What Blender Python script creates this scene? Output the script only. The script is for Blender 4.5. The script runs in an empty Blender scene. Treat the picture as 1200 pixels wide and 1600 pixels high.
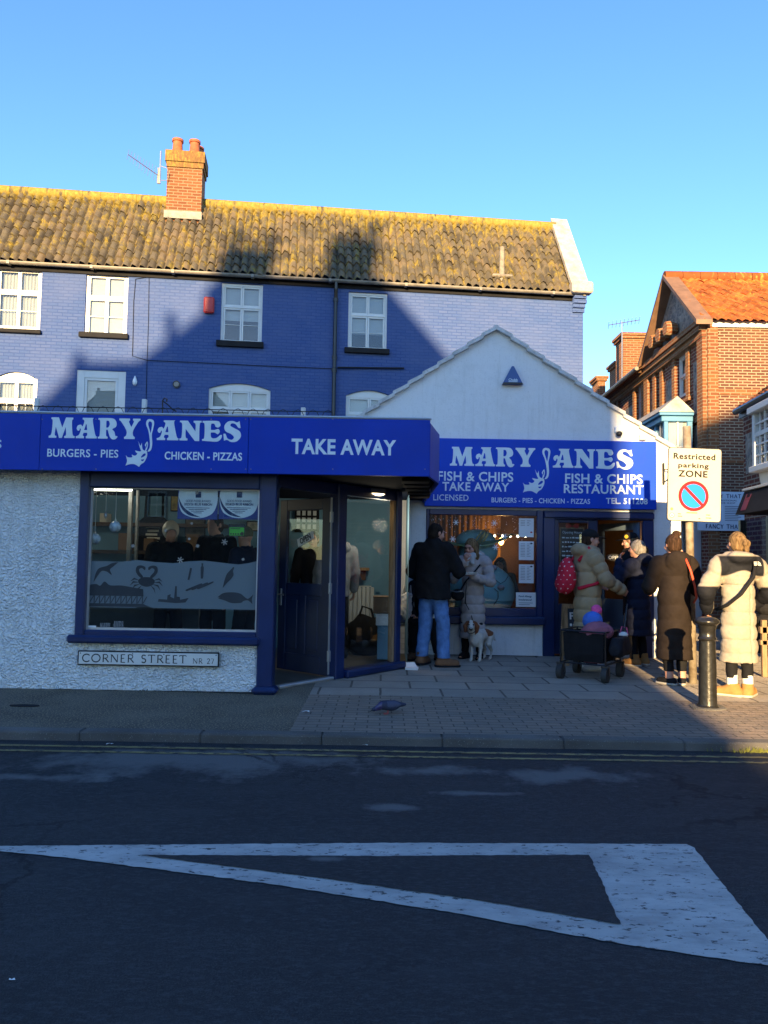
import bpy, bmesh, math, random
import numpy as np
from mathutils import Matrix, Vector

random.seed(7)
rng = np.random.default_rng(7)
SC = bpy.context.scene
COL = SC.collection
R = math.radians

# ------------------------------------------------------------------ camera, sky, sun, exposure
CAM_LOC = Vector((0.0, 0.0, 1.45))
PITCH = math.atan(0.060)
ROLL = 0.0165
FPX = 1200.0
cam_data = bpy.data.cameras.new('camera')
cam_data.sensor_fit = 'VERTICAL'
cam_data.sensor_height = 36.0
cam_data.lens = 36.0 * FPX / 1600.0
cam_data.clip_start = 0.05
cam_data.clip_end = 2000.0
cam = bpy.data.objects.new('camera', cam_data)
CAM_R = Matrix.Rotation(math.pi / 2 + PITCH, 3, 'X') @ Matrix.Rotation(ROLL, 3, 'Z')
cam.matrix_world = Matrix.Translation(CAM_LOC) @ CAM_R.to_4x4()
COL.objects.link(cam)
SC.camera = cam

SUN_EL = R(10.5)
SUN_DX = 0.13                       # the light travels along (+SUN_DX, +1, -tan el)
world = bpy.data.worlds.new('World')
SC.world = world
world.use_nodes = True
wn = world.node_tree
wn.nodes.clear()
w_out = wn.nodes.new('ShaderNodeOutputWorld')
w_bg = wn.nodes.new('ShaderNodeBackground')
w_sky = wn.nodes.new('ShaderNodeTexSky')
w_sky.sky_type = 'NISHITA'
w_sky.sun_disc = False
w_sky.sun_elevation = SUN_EL
w_sky.sun_rotation = math.pi + math.atan(SUN_DX)
w_sky.altitude = 0.0
w_sky.air_density = 1.0
w_sky.dust_density = 0.1
w_sky.ozone_density = 3.0
w_bg.inputs['Strength'].default_value = 0.15
w_hs = wn.nodes.new('ShaderNodeHueSaturation')
w_hs.inputs['Saturation'].default_value = 1.13
w_hs.inputs['Hue'].default_value = .512
wn.links.new(w_sky.outputs['Color'], w_hs.inputs['Color'])
wn.links.new(w_hs.outputs['Color'], w_bg.inputs['Color'])
wn.links.new(w_bg.outputs['Background'], w_out.inputs['Surface'])

sun_d = bpy.data.lights.new('sun', 'SUN')
sun_d.energy = 5.0
sun_d.angle = R(0.5)
sun_d.color = (1.0, 0.70, 0.34)
sun = bpy.data.objects.new('sun', sun_d)
sun.rotation_euler = Vector((SUN_DX, 1.0, -math.tan(SUN_EL) * math.hypot(1, SUN_DX))).to_track_quat('-Z', 'Y').to_euler()
sun.location = (-3, -30, 20)
COL.objects.link(sun)

SC.view_settings.view_transform = 'Standard'
SC.view_settings.look = 'None'
SC.view_settings.exposure = 1.7
SC.view_settings.gamma = 1.0
SC.view_settings.use_curve_mapping = False

# ------------------------------------------------------------------ survey helpers: where a sighted point lies on a known plane
def ray(x, y):
    return CAM_R @ Vector(((x - 600) / FPX, -(y - 800) / FPX, -1.0))

def at(x, y, Y):
    d = ray(x, y)
    return CAM_LOC + d * (Y / d.y)

def ground(x, y, z=0.1):
    d = ray(x, y)
    return CAM_LOC + d * ((z - CAM_LOC.z) / d.z)

class Frame:
    """local axes of a wall: x along it, y into it, z up"""
    def __init__(self, ox=0.0, oy=0.0, rot=0.0, oz=0.0):
        self.o = Vector((ox, oy, oz)); self.rot = rot
        self.m = np.array([[math.cos(rot), -math.sin(rot), 0], [math.sin(rot), math.cos(rot), 0], [0, 0, 1]])
    def world(self, p):
        return Vector(self.m @ np.array(p, float)) + self.o
    def arr(self, V):
        return V @ self.m.T + np.array(self.o)
    def px(self, x, y, n=0.0):
        """local point at depth n behind this wall's face along the sight line"""
        d = ray(x, y)
        nrm = Vector(self.m[:, 1])
        o = self.o + nrm * n
        t = (o - CAM_LOC).dot(nrm) / d.dot(nrm)
        p = CAM_LOC + d * t - self.o
        return Vector(self.m.T @ np.array(p))
ID = Frame()

# ------------------------------------------------------------------ objects
def tag(o, label=None, cat=None, group=None, kind=None):
    if label: o['label'] = label
    if cat: o['category'] = cat
    if group: o['group'] = group
    if kind: o['kind'] = kind
    return o

def thing(name, label, cat, loc=(0, 0, 0), rot=0.0, group=None):
    o = bpy.data.objects.new(name, None)
    o.empty_display_size = 0.2
    o.location = loc; o.rotation_euler = (0, 0, rot)
    COL.objects.link(o)
    o['_rot'] = rot; o['_loc'] = list(loc)
    return tag(o, label, cat, group)

def root_of(p):
    while p.parent: p = p.parent
    return p

def mesh_object(name, V, faces, mats, midx=None, parent=None, smooth=False, loc=None, uv=None):
    """V in world coordinates; stored relative to the thing it belongs to"""
    V = np.asarray(V, float).reshape(-1, 3)
    if parent is not None:
        r = root_of(parent)
        L = np.array(r['_loc']) if '_loc' in r else np.array(r.location)
        a = r['_rot'] if '_rot' in r else 0.0
        m = np.array([[math.cos(a), math.sin(a), 0], [-math.sin(a), math.cos(a), 0], [0, 0, 1]])
        V = (V - L) @ m.T
    elif loc is not None:
        V = V - np.array(loc)
    me = bpy.data.meshes.new(name)
    if isinstance(faces, np.ndarray):
        n, k = faces.shape
        me.vertices.add(len(V)); me.vertices.foreach_set('co', V.astype(np.float32).ravel())
        me.loops.add(n * k); me.loops.foreach_set('vertex_index', faces.astype(np.int32).ravel())
        me.polygons.add(n); me.polygons.foreach_set('loop_start', np.arange(0, n * k, k, dtype=np.int32))
        me.update(calc_edges=True)
    else:
        me.from_pydata(V.tolist(), [], faces)
    for m in (mats if isinstance(mats, (list, tuple)) else [mats]):
        me.materials.append(m)
    if midx is not None:
        me.polygons.foreach_set('material_index', np.asarray(midx, dtype=np.int32))
    if smooth is True:
        me.polygons.foreach_set('use_smooth', np.ones(len(me.polygons), dtype=bool))
    elif smooth:
        me.polygons.foreach_set('use_smooth', np.ones(len(me.polygons), dtype=bool))
        me.set_sharp_from_angle(angle=smooth)
    me.update()
    o = bpy.data.objects.new(name, me)
    COL.objects.link(o)
    if parent is not None:
        o.parent = parent
    elif loc is not None:
        o.location = loc
    return o

class MB:
    """collects shapes given in a frame; build() links them as one mesh object"""
    def __init__(self, frame=ID):
        self.f = frame; self.v = []; self.p = []; self.mi = []; self.cur = 0
    def add(self, V, F):
        b = len(self.v)
        self.v.extend([tuple(map(float, q)) for q in V])
        self.p.extend([tuple(i + b for i in f) for f in F]); self.mi.extend([self.cur] * len(F))
        return self
    def mat(self, i): self.cur = i; return self
    def box(self, x0, x1, y0, y1, z0, z1):
        V = [(x, y, z) for z in (z0, z1) for y in (y0, y1) for x in (x0, x1)]
        return self.add(V, [(0, 2, 3, 1), (4, 5, 7, 6), (0, 1, 5, 4), (2, 6, 7, 3), (0, 4, 6, 2), (1, 3, 7, 5)])
    def bbox(self, x0, x1, y0, y1, z0, z1, b=0.006):
        """box with bevelled edges"""
        bm = bmesh.new()
        bmesh.ops.create_cube(bm, size=1.0)
        for v in bm.verts:
            v.co = ((x0 + x1) / 2 + v.co.x * (x1 - x0), (y0 + y1) / 2 + v.co.y * (y1 - y0), (z0 + z1) / 2 + v.co.z * (z1 - z0))
        b = min(b, abs(x1 - x0) * .45, abs(y1 - y0) * .45, abs(z1 - z0) * .45)
        bmesh.ops.bevel(bm, geom=bm.edges[:], offset=b, segments=1, affect='EDGES')
        return self.bm(bm)
    def bm(self, bm):
        bm.verts.index_update()
        self.add([v.co[:] for v in bm.verts], [tuple(v.index for v in f.verts) for f in bm.faces])
        bm.free(); return self
    def quad(self, a, b, c, d): return self.add([a, b, c, d], [(0, 1, 2, 3)])
    def prism(self, pts, y0, y1):
        """outline of (x, z) points extruded from y0 to y1"""
        n = len(pts)
        V = [(x, y0, z) for x, z in pts] + [(x, y1, z) for x, z in pts]
        F = [tuple(range(n)), tuple(range(2 * n - 1, n - 1, -1))]
        F += [(i, i + n, (i + 1) % n + n, (i + 1) % n) for i in range(n)]
        return self.add(V, F)
    def prism_z(self, pts, z0, z1):
        n = len(pts)
        V = [(x, y, z0) for x, y in pts] + [(x, y, z1) for x, y in pts]
        F = [tuple(range(n - 1, -1, -1)), tuple(range(n, 2 * n))]
        F += [(i, (i + 1) % n, (i + 1) % n + n, i + n) for i in range(n)]
        return self.add(V, F)
    def tube(self, pts, r, n=8, cap=True):
        pts = [Vector(p) for p in pts]; m = len(pts)
        rs = r if isinstance(r, (list, tuple)) else [r] * m
        V = []; up = None
        for i, p in enumerate(pts):
            t = (pts[min(i + 1, m - 1)] - pts[max(i - 1, 0)]).normalized()
            if up is None:
                up = Vector((0, 0, 1)) if abs(t.z) < .9 else Vector((1, 0, 0))
            a = t.cross(up).normalized(); b = a.cross(t).normalized(); up = b
            for k in range(n):
                w = 2 * math.pi * k / n
                V.append(p + (a * math.cos(w) + b * math.sin(w)) * rs[i])
        F = [(i * n + k, i * n + (k + 1) % n, (i + 1) * n + (k + 1) % n, (i + 1) * n + k) for i in range(m - 1) for k in range(n)]
        if cap: F += [tuple(range(n - 1, -1, -1)), tuple(range((m - 1) * n, m * n))]
        return self.add(V, F)
    def lathe(self, c, prof, n=20, axis='z'):
        """profile of (radius, height) turned about an axis through c"""
        V = []
        for r, h in prof:
            for k in range(n):
                w = 2 * math.pi * k / n; x, y = r * math.cos(w), r * math.sin(w)
                V.append((c[0] + x, c[1] + y, c[2] + h) if axis == 'z' else (c[0] + x, c[1] + h, c[2] + y) if axis == 'y' else (c[0] + h, c[1] + x, c[2] + y))
        m = len(prof)
        F = [(i * n + k, i * n + (k + 1) % n, (i + 1) * n + (k + 1) % n, (i + 1) * n + k) for i in range(m - 1) for k in range(n)]
        F += [tuple(range(n - 1, -1, -1)), tuple(range((m - 1) * n, m * n))]
        return self.add(V, F)
    def ball(self, c, rad, n=14, m=9):
        rad = rad if isinstance(rad, (list, tuple)) else (rad,) * 3
        V = [(c[0], c[1], c[2] - rad[2])]
        for i in range(1, m):
            a = -math.pi / 2 + math.pi * i / m
            for k in range(n):
                w = 2 * math.pi * k / n
                V.append((c[0] + rad[0] * math.cos(a) * math.cos(w), c[1] + rad[1] * math.cos(a) * math.sin(w), c[2] + rad[2] * math.sin(a)))
        V.append((c[0], c[1], c[2] + rad[2]))
        F = [(0, 1 + (k + 1) % n, 1 + k) for k in range(n)]
        for i in range(m - 2):
            F += [(1 + i * n + k, 1 + i * n + (k + 1) % n, 1 + (i + 1) * n + (k + 1) % n, 1 + (i + 1) * n + k) for k in range(n)]
        t = len(V) - 1; b = 1 + (m - 2) * n
        F += [(b + k, b + (k + 1) % n, t) for k in range(n)]
        return self.add(V, F)
    def build(self, name, mats, parent=None, smooth=False, loc=None):
        V = self.f.arr(np.array(self.v, float).reshape(-1, 3))
        return mesh_object(name, V, self.p, mats, self.mi, parent, smooth, loc)

# ------------------------------------------------------------------ flat lettering and cut-out shapes
def curve_mesh(fill):
    cu = bpy.data.curves.new('c', 'CURVE') if not isinstance(fill, tuple) else bpy.data.curves.new('c', 'FONT')
    if isinstance(fill, tuple):
        body, bold, space = fill
        cu.body = body; cu.size = 1.0; cu.offset = bold; cu.space_character = space; cu.resolution_u = 4
    else:
        cu.dimensions = '2D'; cu.fill_mode = 'BOTH'
        for lp in fill:
            s = cu.splines.new('POLY'); s.points.add(len(lp) - 1)
            for q, (x, y) in zip(s.points, lp): q.co = (x, y, 0, 1)
            s.use_cyclic_u = True
    ob = bpy.data.objects.new('c', cu)
    me = ob.to_mesh()
    V = np.array([v.co[:] for v in me.vertices]).reshape(-1, 3)
    F = [tuple(p.vertices) for p in me.polygons]
    ob.to_mesh_clear(); bpy.data.objects.remove(ob); bpy.data.curves.remove(cu)
    return V, F

def spline_loop(pts, n=5):
    """closed Catmull-Rom through points; a point (x, y, 1) is a sharp corner"""
    out = []; m = len(pts)
    for i in range(m):
        p1, p2 = pts[i], pts[(i + 1) % m]
        p0 = p1 if len(p1) > 2 else pts[i - 1]
        p3 = p2 if len(p2) > 2 else pts[(i + 2) % m]
        for k in range(n):
            t = k / n
            out.append(tuple(.5 * (2 * p1[j] + (p2[j] - p0[j]) * t + (2 * p0[j] - 5 * p1[j] + 4 * p2[j] - p3[j]) * t * t
                             + (3 * p1[j] - p0[j] - 3 * p2[j] + p3[j]) * t ** 3) for j in (0, 1)))
    return out

def put_flat(mb, V, F, y, thick=0.003):
    """V has (x, z) in its first two columns: a thin plate with its face at depth y, built out of the filled outline"""
    n = len(V)
    W = [(a, y, b) for a, b, *_ in V] + [(a, y + thick, b) for a, b, *_ in V]
    ec = {}
    for f in F:
        for i in range(len(f)):
            e = (f[i], f[(i + 1) % len(f)]); k = (min(e), max(e))
            ec[k] = None if k in ec else e
    FF = [tuple(f) for f in F] + [tuple(i + n for i in reversed(f)) for f in F]
    FF += [(e[1], e[0], e[0] + n, e[1] + n) for e in ec.values() if e]
    mb.add(W, FF)

def text_fit(mb, s, x0, x1, zb, h, y, bold=0.0, space=1.0, thick=0.003):
    """text s between x0 and x1 on baseline zb with cap height h"""
    V, F = curve_mesh((s, bold, space))
    if len(V) == 0: return
    cap = curve_mesh(('H', bold, 1.0))[0][:, 1].max()
    a, b = V[:, 0].min(), V[:, 0].max()
    V = V.copy()
    V[:, 0] = x0 + (V[:, 0] - a) / (b - a) * (x1 - x0)
    V[:, 1] = zb + V[:, 1] / cap * h
    put_flat(mb, V, F, y, thick)

def text_px(mb, frame, s, xl, xr, yb, hp, n, bold=0.0, space=1.0, thick=0.003):
    """as text_fit, its box read off the survey: left, right, baseline at mid, cap height"""
    a = frame.px(xl, yb, n); b = frame.px(xr, yb, n); c = frame.px((xl + xr) / 2, yb, n); d = frame.px((xl + xr) / 2, yb - hp, n)
    text_fit(mb, s, a.x, b.x, c.z, d.z - c.z, n, bold, space, thick)

# fat display capitals with splayed feet; (x, y) on a cap height of 1
S_ = 1
GLYPH = {
 'M': ([[(0,0,1),(.36,0,1),(.37,.09,1),(.28,.16),(.32,.55,1),(.47,.1),(.49,.0,1),(.63,.0,1),(.8,.55,1),(.83,.16),(.74,.09,1),(.75,0,1),(1.24,0,1),(1.25,.09,1),(1.14,.2),(1.09,.82),(1.15,.92,1),(1.14,1,1),(.8,1,1),(.63,.5,1),(.45,1,1),(.1,1,1),(.09,.92,1),(.16,.82),(.12,.2),(-.01,.09,1)]], 1.25),
 'A': ([[(.0,0,1),(.38,0,1),(.39,.09,1),(.32,.15),(.36,.27,1),(.53,.27,1),(.54,.15),(.47,.09,1),(.48,0,1),(1.0,0,1),(1.01,.09,1),(.92,.2),(.78,.86),(.83,1,1),(.3,1,1),(.29,.93,1),(.38,.84),(.3,.58),(.22,.66),(.08,.62),(.02,.48),(.08,.37),(.15,.385),(.175,.48),(.225,.42),(.17,.22),(.1,.13),(-.01,.09,1)],
        [(.38,.4,1),(.53,.4,1),(.5,.66,1),(.46,.7,1)]], 1.0),
 'R': ([[(0,0,1),(.46,0,1),(.47,.09,1),(.39,.15),(.38,.42,1),(.46,.42),(.56,.12),(.68,-.02),(.84,-.02),(.95,.1,1),(.9,.14),(.84,.14),(.78,.34),(.68,.47),(.84,.57),(.88,.74),(.8,.92),(.62,1),(0,1,1),(-.01,.92,1),(.08,.84),(.08,.16),(-.01,.09,1)],
        [(.38,.54,1),(.48,.55),(.55,.7),(.5,.86),(.38,.88,1)]], .95),
 'Y': ([[(.26,0,1),(.76,0,1),(.77,.09,1),(.68,.18),(.68,.42),(.9,.82),(1.01,.92,1),(1.0,1,1),(.66,1,1),(.65,.92,1),(.7,.84),(.58,.58,1),(.46,.84),(.51,.92,1),(.5,1,1),(0,1,1),(-.01,.92,1),(.1,.82),(.35,.42),(.35,.18),(.25,.09,1)]], 1.0),
 'N': ([[(0,0,1),(.36,0,1),(.37,.09,1),(.28,.18),(.27,.58,1),(.72,-.02,1),(.92,-.02,1),(.92,.82),(1.01,.92,1),(1.0,1,1),(.64,1,1),(.63,.92,1),(.73,.82),(.73,.46,1),(.36,1,1),(0,1,1),(-.01,.92,1),(.1,.82),(.09,.18),(-.01,.09,1)]], 1.0),
 'E': ([[(0,0,1),(.3,-.02),(.7,-.03),(.88,.12),(.92,.3,1),(.84,.3),(.68,.16),(.5,.13),(.4,.22),(.39,.42,1),(.58,.42),(.72,.34),(.81,.47),(.74,.6),(.56,.55),(.39,.55,1),(.4,.84),(.52,.87),(.58,.8),(.61,.72),(.72,.68),(.83,.77),(.8,.92),(.66,1.01),(0,1,1),(-.01,.92,1),(.09,.82),(.09,.16),(-.01,.09,1)]], .92),
 'S': ([[(.04,.02,1),(.0,.36,1),(.1,.36),(.2,.14),(.4,.07),(.5,.2),(.36,.36),(.1,.5),(.04,.76),(.2,.98),(.44,1.02),(.62,.95),(.74,1.02,1),(.8,.68,1),(.7,.68),(.56,.86),(.38,.9),(.32,.78),(.5,.66),(.76,.5),(.82,.24),(.64,.0),(.38,-.04),(.18,.06)]], .82),
}
def glyph_word(mb, word, x0, x1, zb, h, y, gap=.06, thick=0.004):
    tot = sum(GLYPH[c][1] for c in word) + gap * (len(word) - 1)
    s = (x1 - x0) / tot; x = 0
    for c in word:
        lp, w = GLYPH[c]
        V, F = curve_mesh([spline_loop(l, 5) for l in lp])
        V = V.copy(); V[:, 0] = x0 + (x + V[:, 0]) * s; V[:, 1] = zb + V[:, 1] * h
        put_flat(mb, V, F, y, thick); x += w + gap

def shape(mb, loops, x0, z0, s, y, thick=0.003, smooth=True, sx=None):
    V, F = curve_mesh([spline_loop(l, 5) if smooth else l for l in loops])
    V = V.copy(); V[:, 0] = x0 + V[:, 0] * (sx or s); V[:, 1] = z0 + V[:, 1] * s
    put_flat(mb, V, F, y, thick)

# engraved-style serif capitals drawn as strokes (thick, thin) with small serifs
def _arc(cx, cy, rx, ry, a0, a1, n=9):
    return [(cx + rx * math.cos(R(a0 + (a1 - a0) * i / n)), cy + ry * math.sin(R(a0 + (a1 - a0) * i / n))) for i in range(n + 1)]
SERIF = {   # width, strokes (points, weight), serif feet (x, y, half width)
 'C': (.82, [(_arc(.46, .5, .42, .49, 42, 318, 16), 1)], [(.8, .8, 0)]),
 'O': (.96, [(_arc(.48, .5, .44, .5, 0, 360, 22), 1)], []),
 'R': (.72, [([(.14, 0), (.14, 1)], 1), ([(.14, 1), (.36, 1)] + _arc(.36, .75, .24, .25, 90, -90) + [(.14, .5)], .75), ([(.34, .5), (.7, 0)], 1)], [(.14, 0, .11), (.14, 1, .11), (.7, 0, .08)]),
 'N': (.86, [([(.12, 0), (.12, 1)], .7), ([(.12, 1), (.76, 0)], 1), ([(.76, 0), (.76, 1)], .7)], [(.12, 0, .1), (.1, 1, .1), (.76, 1, .1)]),
 'E': (.6, [([(.14, 0), (.14, 1)], 1), ([(.14, 1), (.54, 1)], .7), ([(.14, .52), (.46, .52)], .7), ([(.14, 0), (.56, 0)], .7)], [(.14, 0, .1), (.14, 1, .1)]),
 'S': (.56, [(_arc(.28, .75, .2, .24, 30, 250, 9) + _arc(.27, .26, .22, .26, 70, -150, 9), 1)], []),
 'T': (.76, [([(.38, 0), (.38, 1)], 1), ([(.03, 1), (.73, 1)], .7), ([(.03, 1), (.03, .86)], .6), ([(.73, 1), (.73, .86)], .6)], [(.38, 0, .11)]),
 'F': (.56, [([(.14, 0), (.14, 1)], 1), ([(.14, 1), (.54, 1)], .7), ([(.14, .52), (.46, .52)], .7)], [(.14, 0, .11), (.14, 1, .1)]),
 'A': (.82, [([(.08, 0), (.4, 1)], .7), ([(.4, 1), (.74, 0)], 1), ([(.2, .36), (.62, .36)], .6)], [(.08, 0, .1), (.74, 0, .1)]),
 'Y': (.74, [([(.37, 0), (.37, .46)], 1), ([(.06, 1), (.37, .46)], 1), ([(.68, 1), (.37, .46)], .7)], [(.37, 0, .1), (.06, 1, .09), (.68, 1, .09)]),
 'H': (.86, [([(.14, 0), (.14, 1)], 1), ([(.72, 0), (.72, 1)], 1), ([(.14, .52), (.72, .52)], .7)], [(.14, 0, .1), (.14, 1, .1), (.72, 0, .1), (.72, 1, .1)]),
 '2': (.56, [(_arc(.27, .74, .22, .25, 160, -20, 10) + [(.08, .02)], .9), ([(.05, .02), (.52, .02)], .9)], []),
 '7': (.54, [([(.04, .98), (.5, .98), (.2, 0)], .9)], []),
 ' ': (.45, [], []),
}
def serif_word(mb, s, x0, x1, zb, h, y, wt=.075, gap=.16, thick=0.003):
    tot = sum(SERIF[c][0] for c in s) + gap * (len(s) - 1)
    k = (x1 - x0) / tot; x = 0; q = 0
    def stroke(pts, w):
        nonlocal q
        P = [Vector((p[0] * k / h, p[1])) for p in pts]
        for i in range(len(P)):
            t = (P[min(i + 1, len(P) - 1)] - P[max(i - 1, 0)]).normalized()
            n = Vector((-t.y, t.x)) * w
            yield P[i] + n, P[i] - n
    for c in s:
        w, st, ft = SERIF[c]
        for pts, m in st:
            q += 1; yy = y - (q % 5) * 0.0004
            LR = list(stroke(pts, wt * m)); n = len(LR)
            V = [(x0 + x * k + a.x * h, yy, zb + a.y * h) for a, b in LR] + [(x0 + x * k + b.x * h, yy, zb + b.y * h) for a, b in LR]
            mb.add(V, [(i, n + i, n + i + 1, i + 1) for i in range(n - 1)])
        for fx, fy, hw in ft:
            if hw:
                q += 1; yy = y - (q % 5) * 0.0004 - .0021
                cx = x0 + (x + fx) * k; cz = zb + fy * h + (.0 if fy < .5 else -.03 * h)
                mb.quad((cx - hw * k, yy, cz), (cx + hw * k, yy, cz), (cx + hw * k, yy, cz + .035 * h), (cx - hw * k, yy, cz + .035 * h))
        x += w + gap
# ------------------------------------------------------------------ materials
ROUGH_GROUND = 1.0      # chalky, back-scattering masonry and paving
def new_mat(name):
    m = bpy.data.materials.new(name); m.use_nodes = True
    nt = m.node_tree; nt.nodes.clear()
    out = nt.nodes.new('ShaderNodeOutputMaterial'); b = nt.nodes.new('ShaderNodeBsdfPrincipled')
    nt.links.new(b.outputs[0], out.inputs[0])
    return m, nt, b, out

def N(nt, t, **kw):
    n = nt.nodes.new('ShaderNode' + t)
    for k, v in kw.items():
        if k[0] == '_': n.inputs[int(k[1:])].default_value = v
        elif k in ('operation', 'blend_type', 'data_type', 'feature', 'distance', 'noise_dimensions', 'offset', 'offset_frequency', 'squash', 'invert', 'clamp_factor', 'normalize', 'use_clamp', 'musgrave_type'): setattr(n, k, v)
        else: n.inputs[k.replace('_', ' ')].default_value = v
    return n

def coords(nt, mode='obj'):
    tc = nt.nodes.new('ShaderNodeTexCoord')
    if mode == 'obj': return tc.outputs['Object']
    sp = nt.nodes.new('ShaderNodeSeparateXYZ'); nt.links.new(tc.outputs['Object'], sp.inputs[0])
    if mode == 'wall':      # x+y, z : courses on upright walls
        ad = N(nt, 'Math', operation='ADD'); nt.links.new(sp.outputs[0], ad.inputs[0]); nt.links.new(sp.outputs[1], ad.inputs[1])
        cb = nt.nodes.new('ShaderNodeCombineXYZ'); nt.links.new(ad.outputs[0], cb.inputs[0]); nt.links.new(sp.outputs[2], cb.inputs[1])
        return cb.outputs[0]

def ramp(nt, src, stops):
    r = nt.nodes.new('ShaderNodeValToRGB')
    while len(r.color_ramp.elements) < len(stops): r.color_ramp.elements.new(.5)
    for e, (p, c) in zip(r.color_ramp.elements, stops):
        e.position = p; e.color = (*c, 1) if len(c) == 3 else c
    nt.links.new(src, r.inputs[0])
    return r.outputs[0]

def mixc(nt, fac, a, b, bt='MIX'):
    m = nt.nodes.new('ShaderNodeMix'); m.data_type = 'RGBA'; m.blend_type = bt
    for s, i in ((fac, 0), (a, 6), (b, 7)):
        if hasattr(s, 'links') or isinstance(s, bpy.types.NodeSocket): nt.links.new(s, m.inputs[i])
        else: m.inputs[i].default_value = s if i == 0 else (*s, 1)
    return m.outputs[2]

def noise(nt, vec, scale, detail=4, rough=.55, out=0):
    n = nt.nodes.new('ShaderNodeTexNoise'); n.inputs['Scale'].default_value = scale
    n.inputs['Detail'].default_value = detail; n.inputs['Roughness'].default_value = rough
    if vec is not None: nt.links.new(vec, n.inputs['Vector'])
    return n.outputs[out]

def bump(nt, b, h, strength=.3, dist=.01, prev=None):
    n = nt.nodes.new('ShaderNodeBump'); n.inputs['Strength'].default_value = strength; n.inputs['Distance'].default_value = dist
    nt.links.new(h, n.inputs['Height'])
    if prev is not None: nt.links.new(prev, n.inputs['Normal'])
    nt.links.new(n.outputs[0], b.inputs['Normal']); return n.outputs[0]

def paint(name, c, rough=.5, var=.12, scale=3.0, bs=0.0, bscale=60, metal=0.0, spec=.5, c2=None, dirt=0.0, stretch=None):
    """plain surface with gentle uneven colour and optional grain"""
    m, nt, b, out = new_mat(name)
    v = coords(nt)
    if stretch:
        mp = nt.nodes.new('ShaderNodeMapping'); mp.inputs['Scale'].default_value = stretch; nt.links.new(v, mp.inputs[0]); v = mp.outputs[0]
    f = noise(nt, v, scale, 5)
    lo = tuple(x * (1 - var) for x in c); hi = c2 or tuple(min(1, x * (1 + var)) for x in c)
    col = ramp(nt, f, [(.3, lo), (.7, hi)])
    if dirt:
        d = noise(nt, v, scale * 4.3, 6, .7)
        col = mixc(nt, ramp(nt, d, [(.5, (0, 0, 0)), (.75, (dirt,) * 3)]), col, (.06, .055, .05))
    nt.links.new(col, b.inputs['Base Color'])
    b.inputs['Roughness'].default_value = rough; b.inputs['Metallic'].default_value = metal
    b.inputs['Specular IOR Level'].default_value = spec
    if bs: bump(nt, b, noise(nt, v, bscale, 4), bs, .006)
    return m

def glow(name, c, e):
    m, nt, b, out = new_mat(name)
    b.inputs['Base Color'].default_value = (*c, 1); b.inputs['Emission Color'].default_value = (*c, 1); b.inputs['Emission Strength'].default_value = e
    return m

def glass_mat(name, tint=(.9, .95, .95), refl=1.0, rough=.0, haze=0.0):
    m, nt, b, out = new_mat(name)
    nt.nodes.remove(b)
    t = N(nt, 'BsdfTransparent'); t.inputs[0].default_value = (*tint, 1)
    g = N(nt, 'BsdfGlossy', Roughness=rough); g.inputs[0].default_value = (refl, refl, refl, 1)
    fr = N(nt, 'Fresnel', IOR=1.5)
    ge = nt.nodes.new('ShaderNodeNewGeometry'); io = N(nt, 'Math', operation='MULTIPLY_ADD', _1=1 / 1.5 - 1.5, _2=1.5)
    nt.links.new(ge.outputs['Backfacing'], io.inputs[0]); nt.links.new(io.outputs[0], fr.inputs['IOR'])     # a thin sheet: the same reflection from either side
    mx = nt.nodes.new('ShaderNodeMixShader')
    nt.links.new(fr.outputs[0], mx.inputs[0]); nt.links.new(t.outputs[0], mx.inputs[1]); nt.links.new(g.outputs[0], mx.inputs[2])
    last = mx
    if haze:
        d = N(nt, 'BsdfDiffuse'); d.inputs[0].default_value = (.5, .5, .5, 1)
        m2 = nt.nodes.new('ShaderNodeMixShader'); m2.inputs[0].default_value = haze
        nt.links.new(mx.outputs[0], m2.inputs[1]); nt.links.new(d.outputs[0], m2.inputs[2]); last = m2
    nt.links.new(last.outputs[0], out.inputs[0])
    return m

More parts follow.
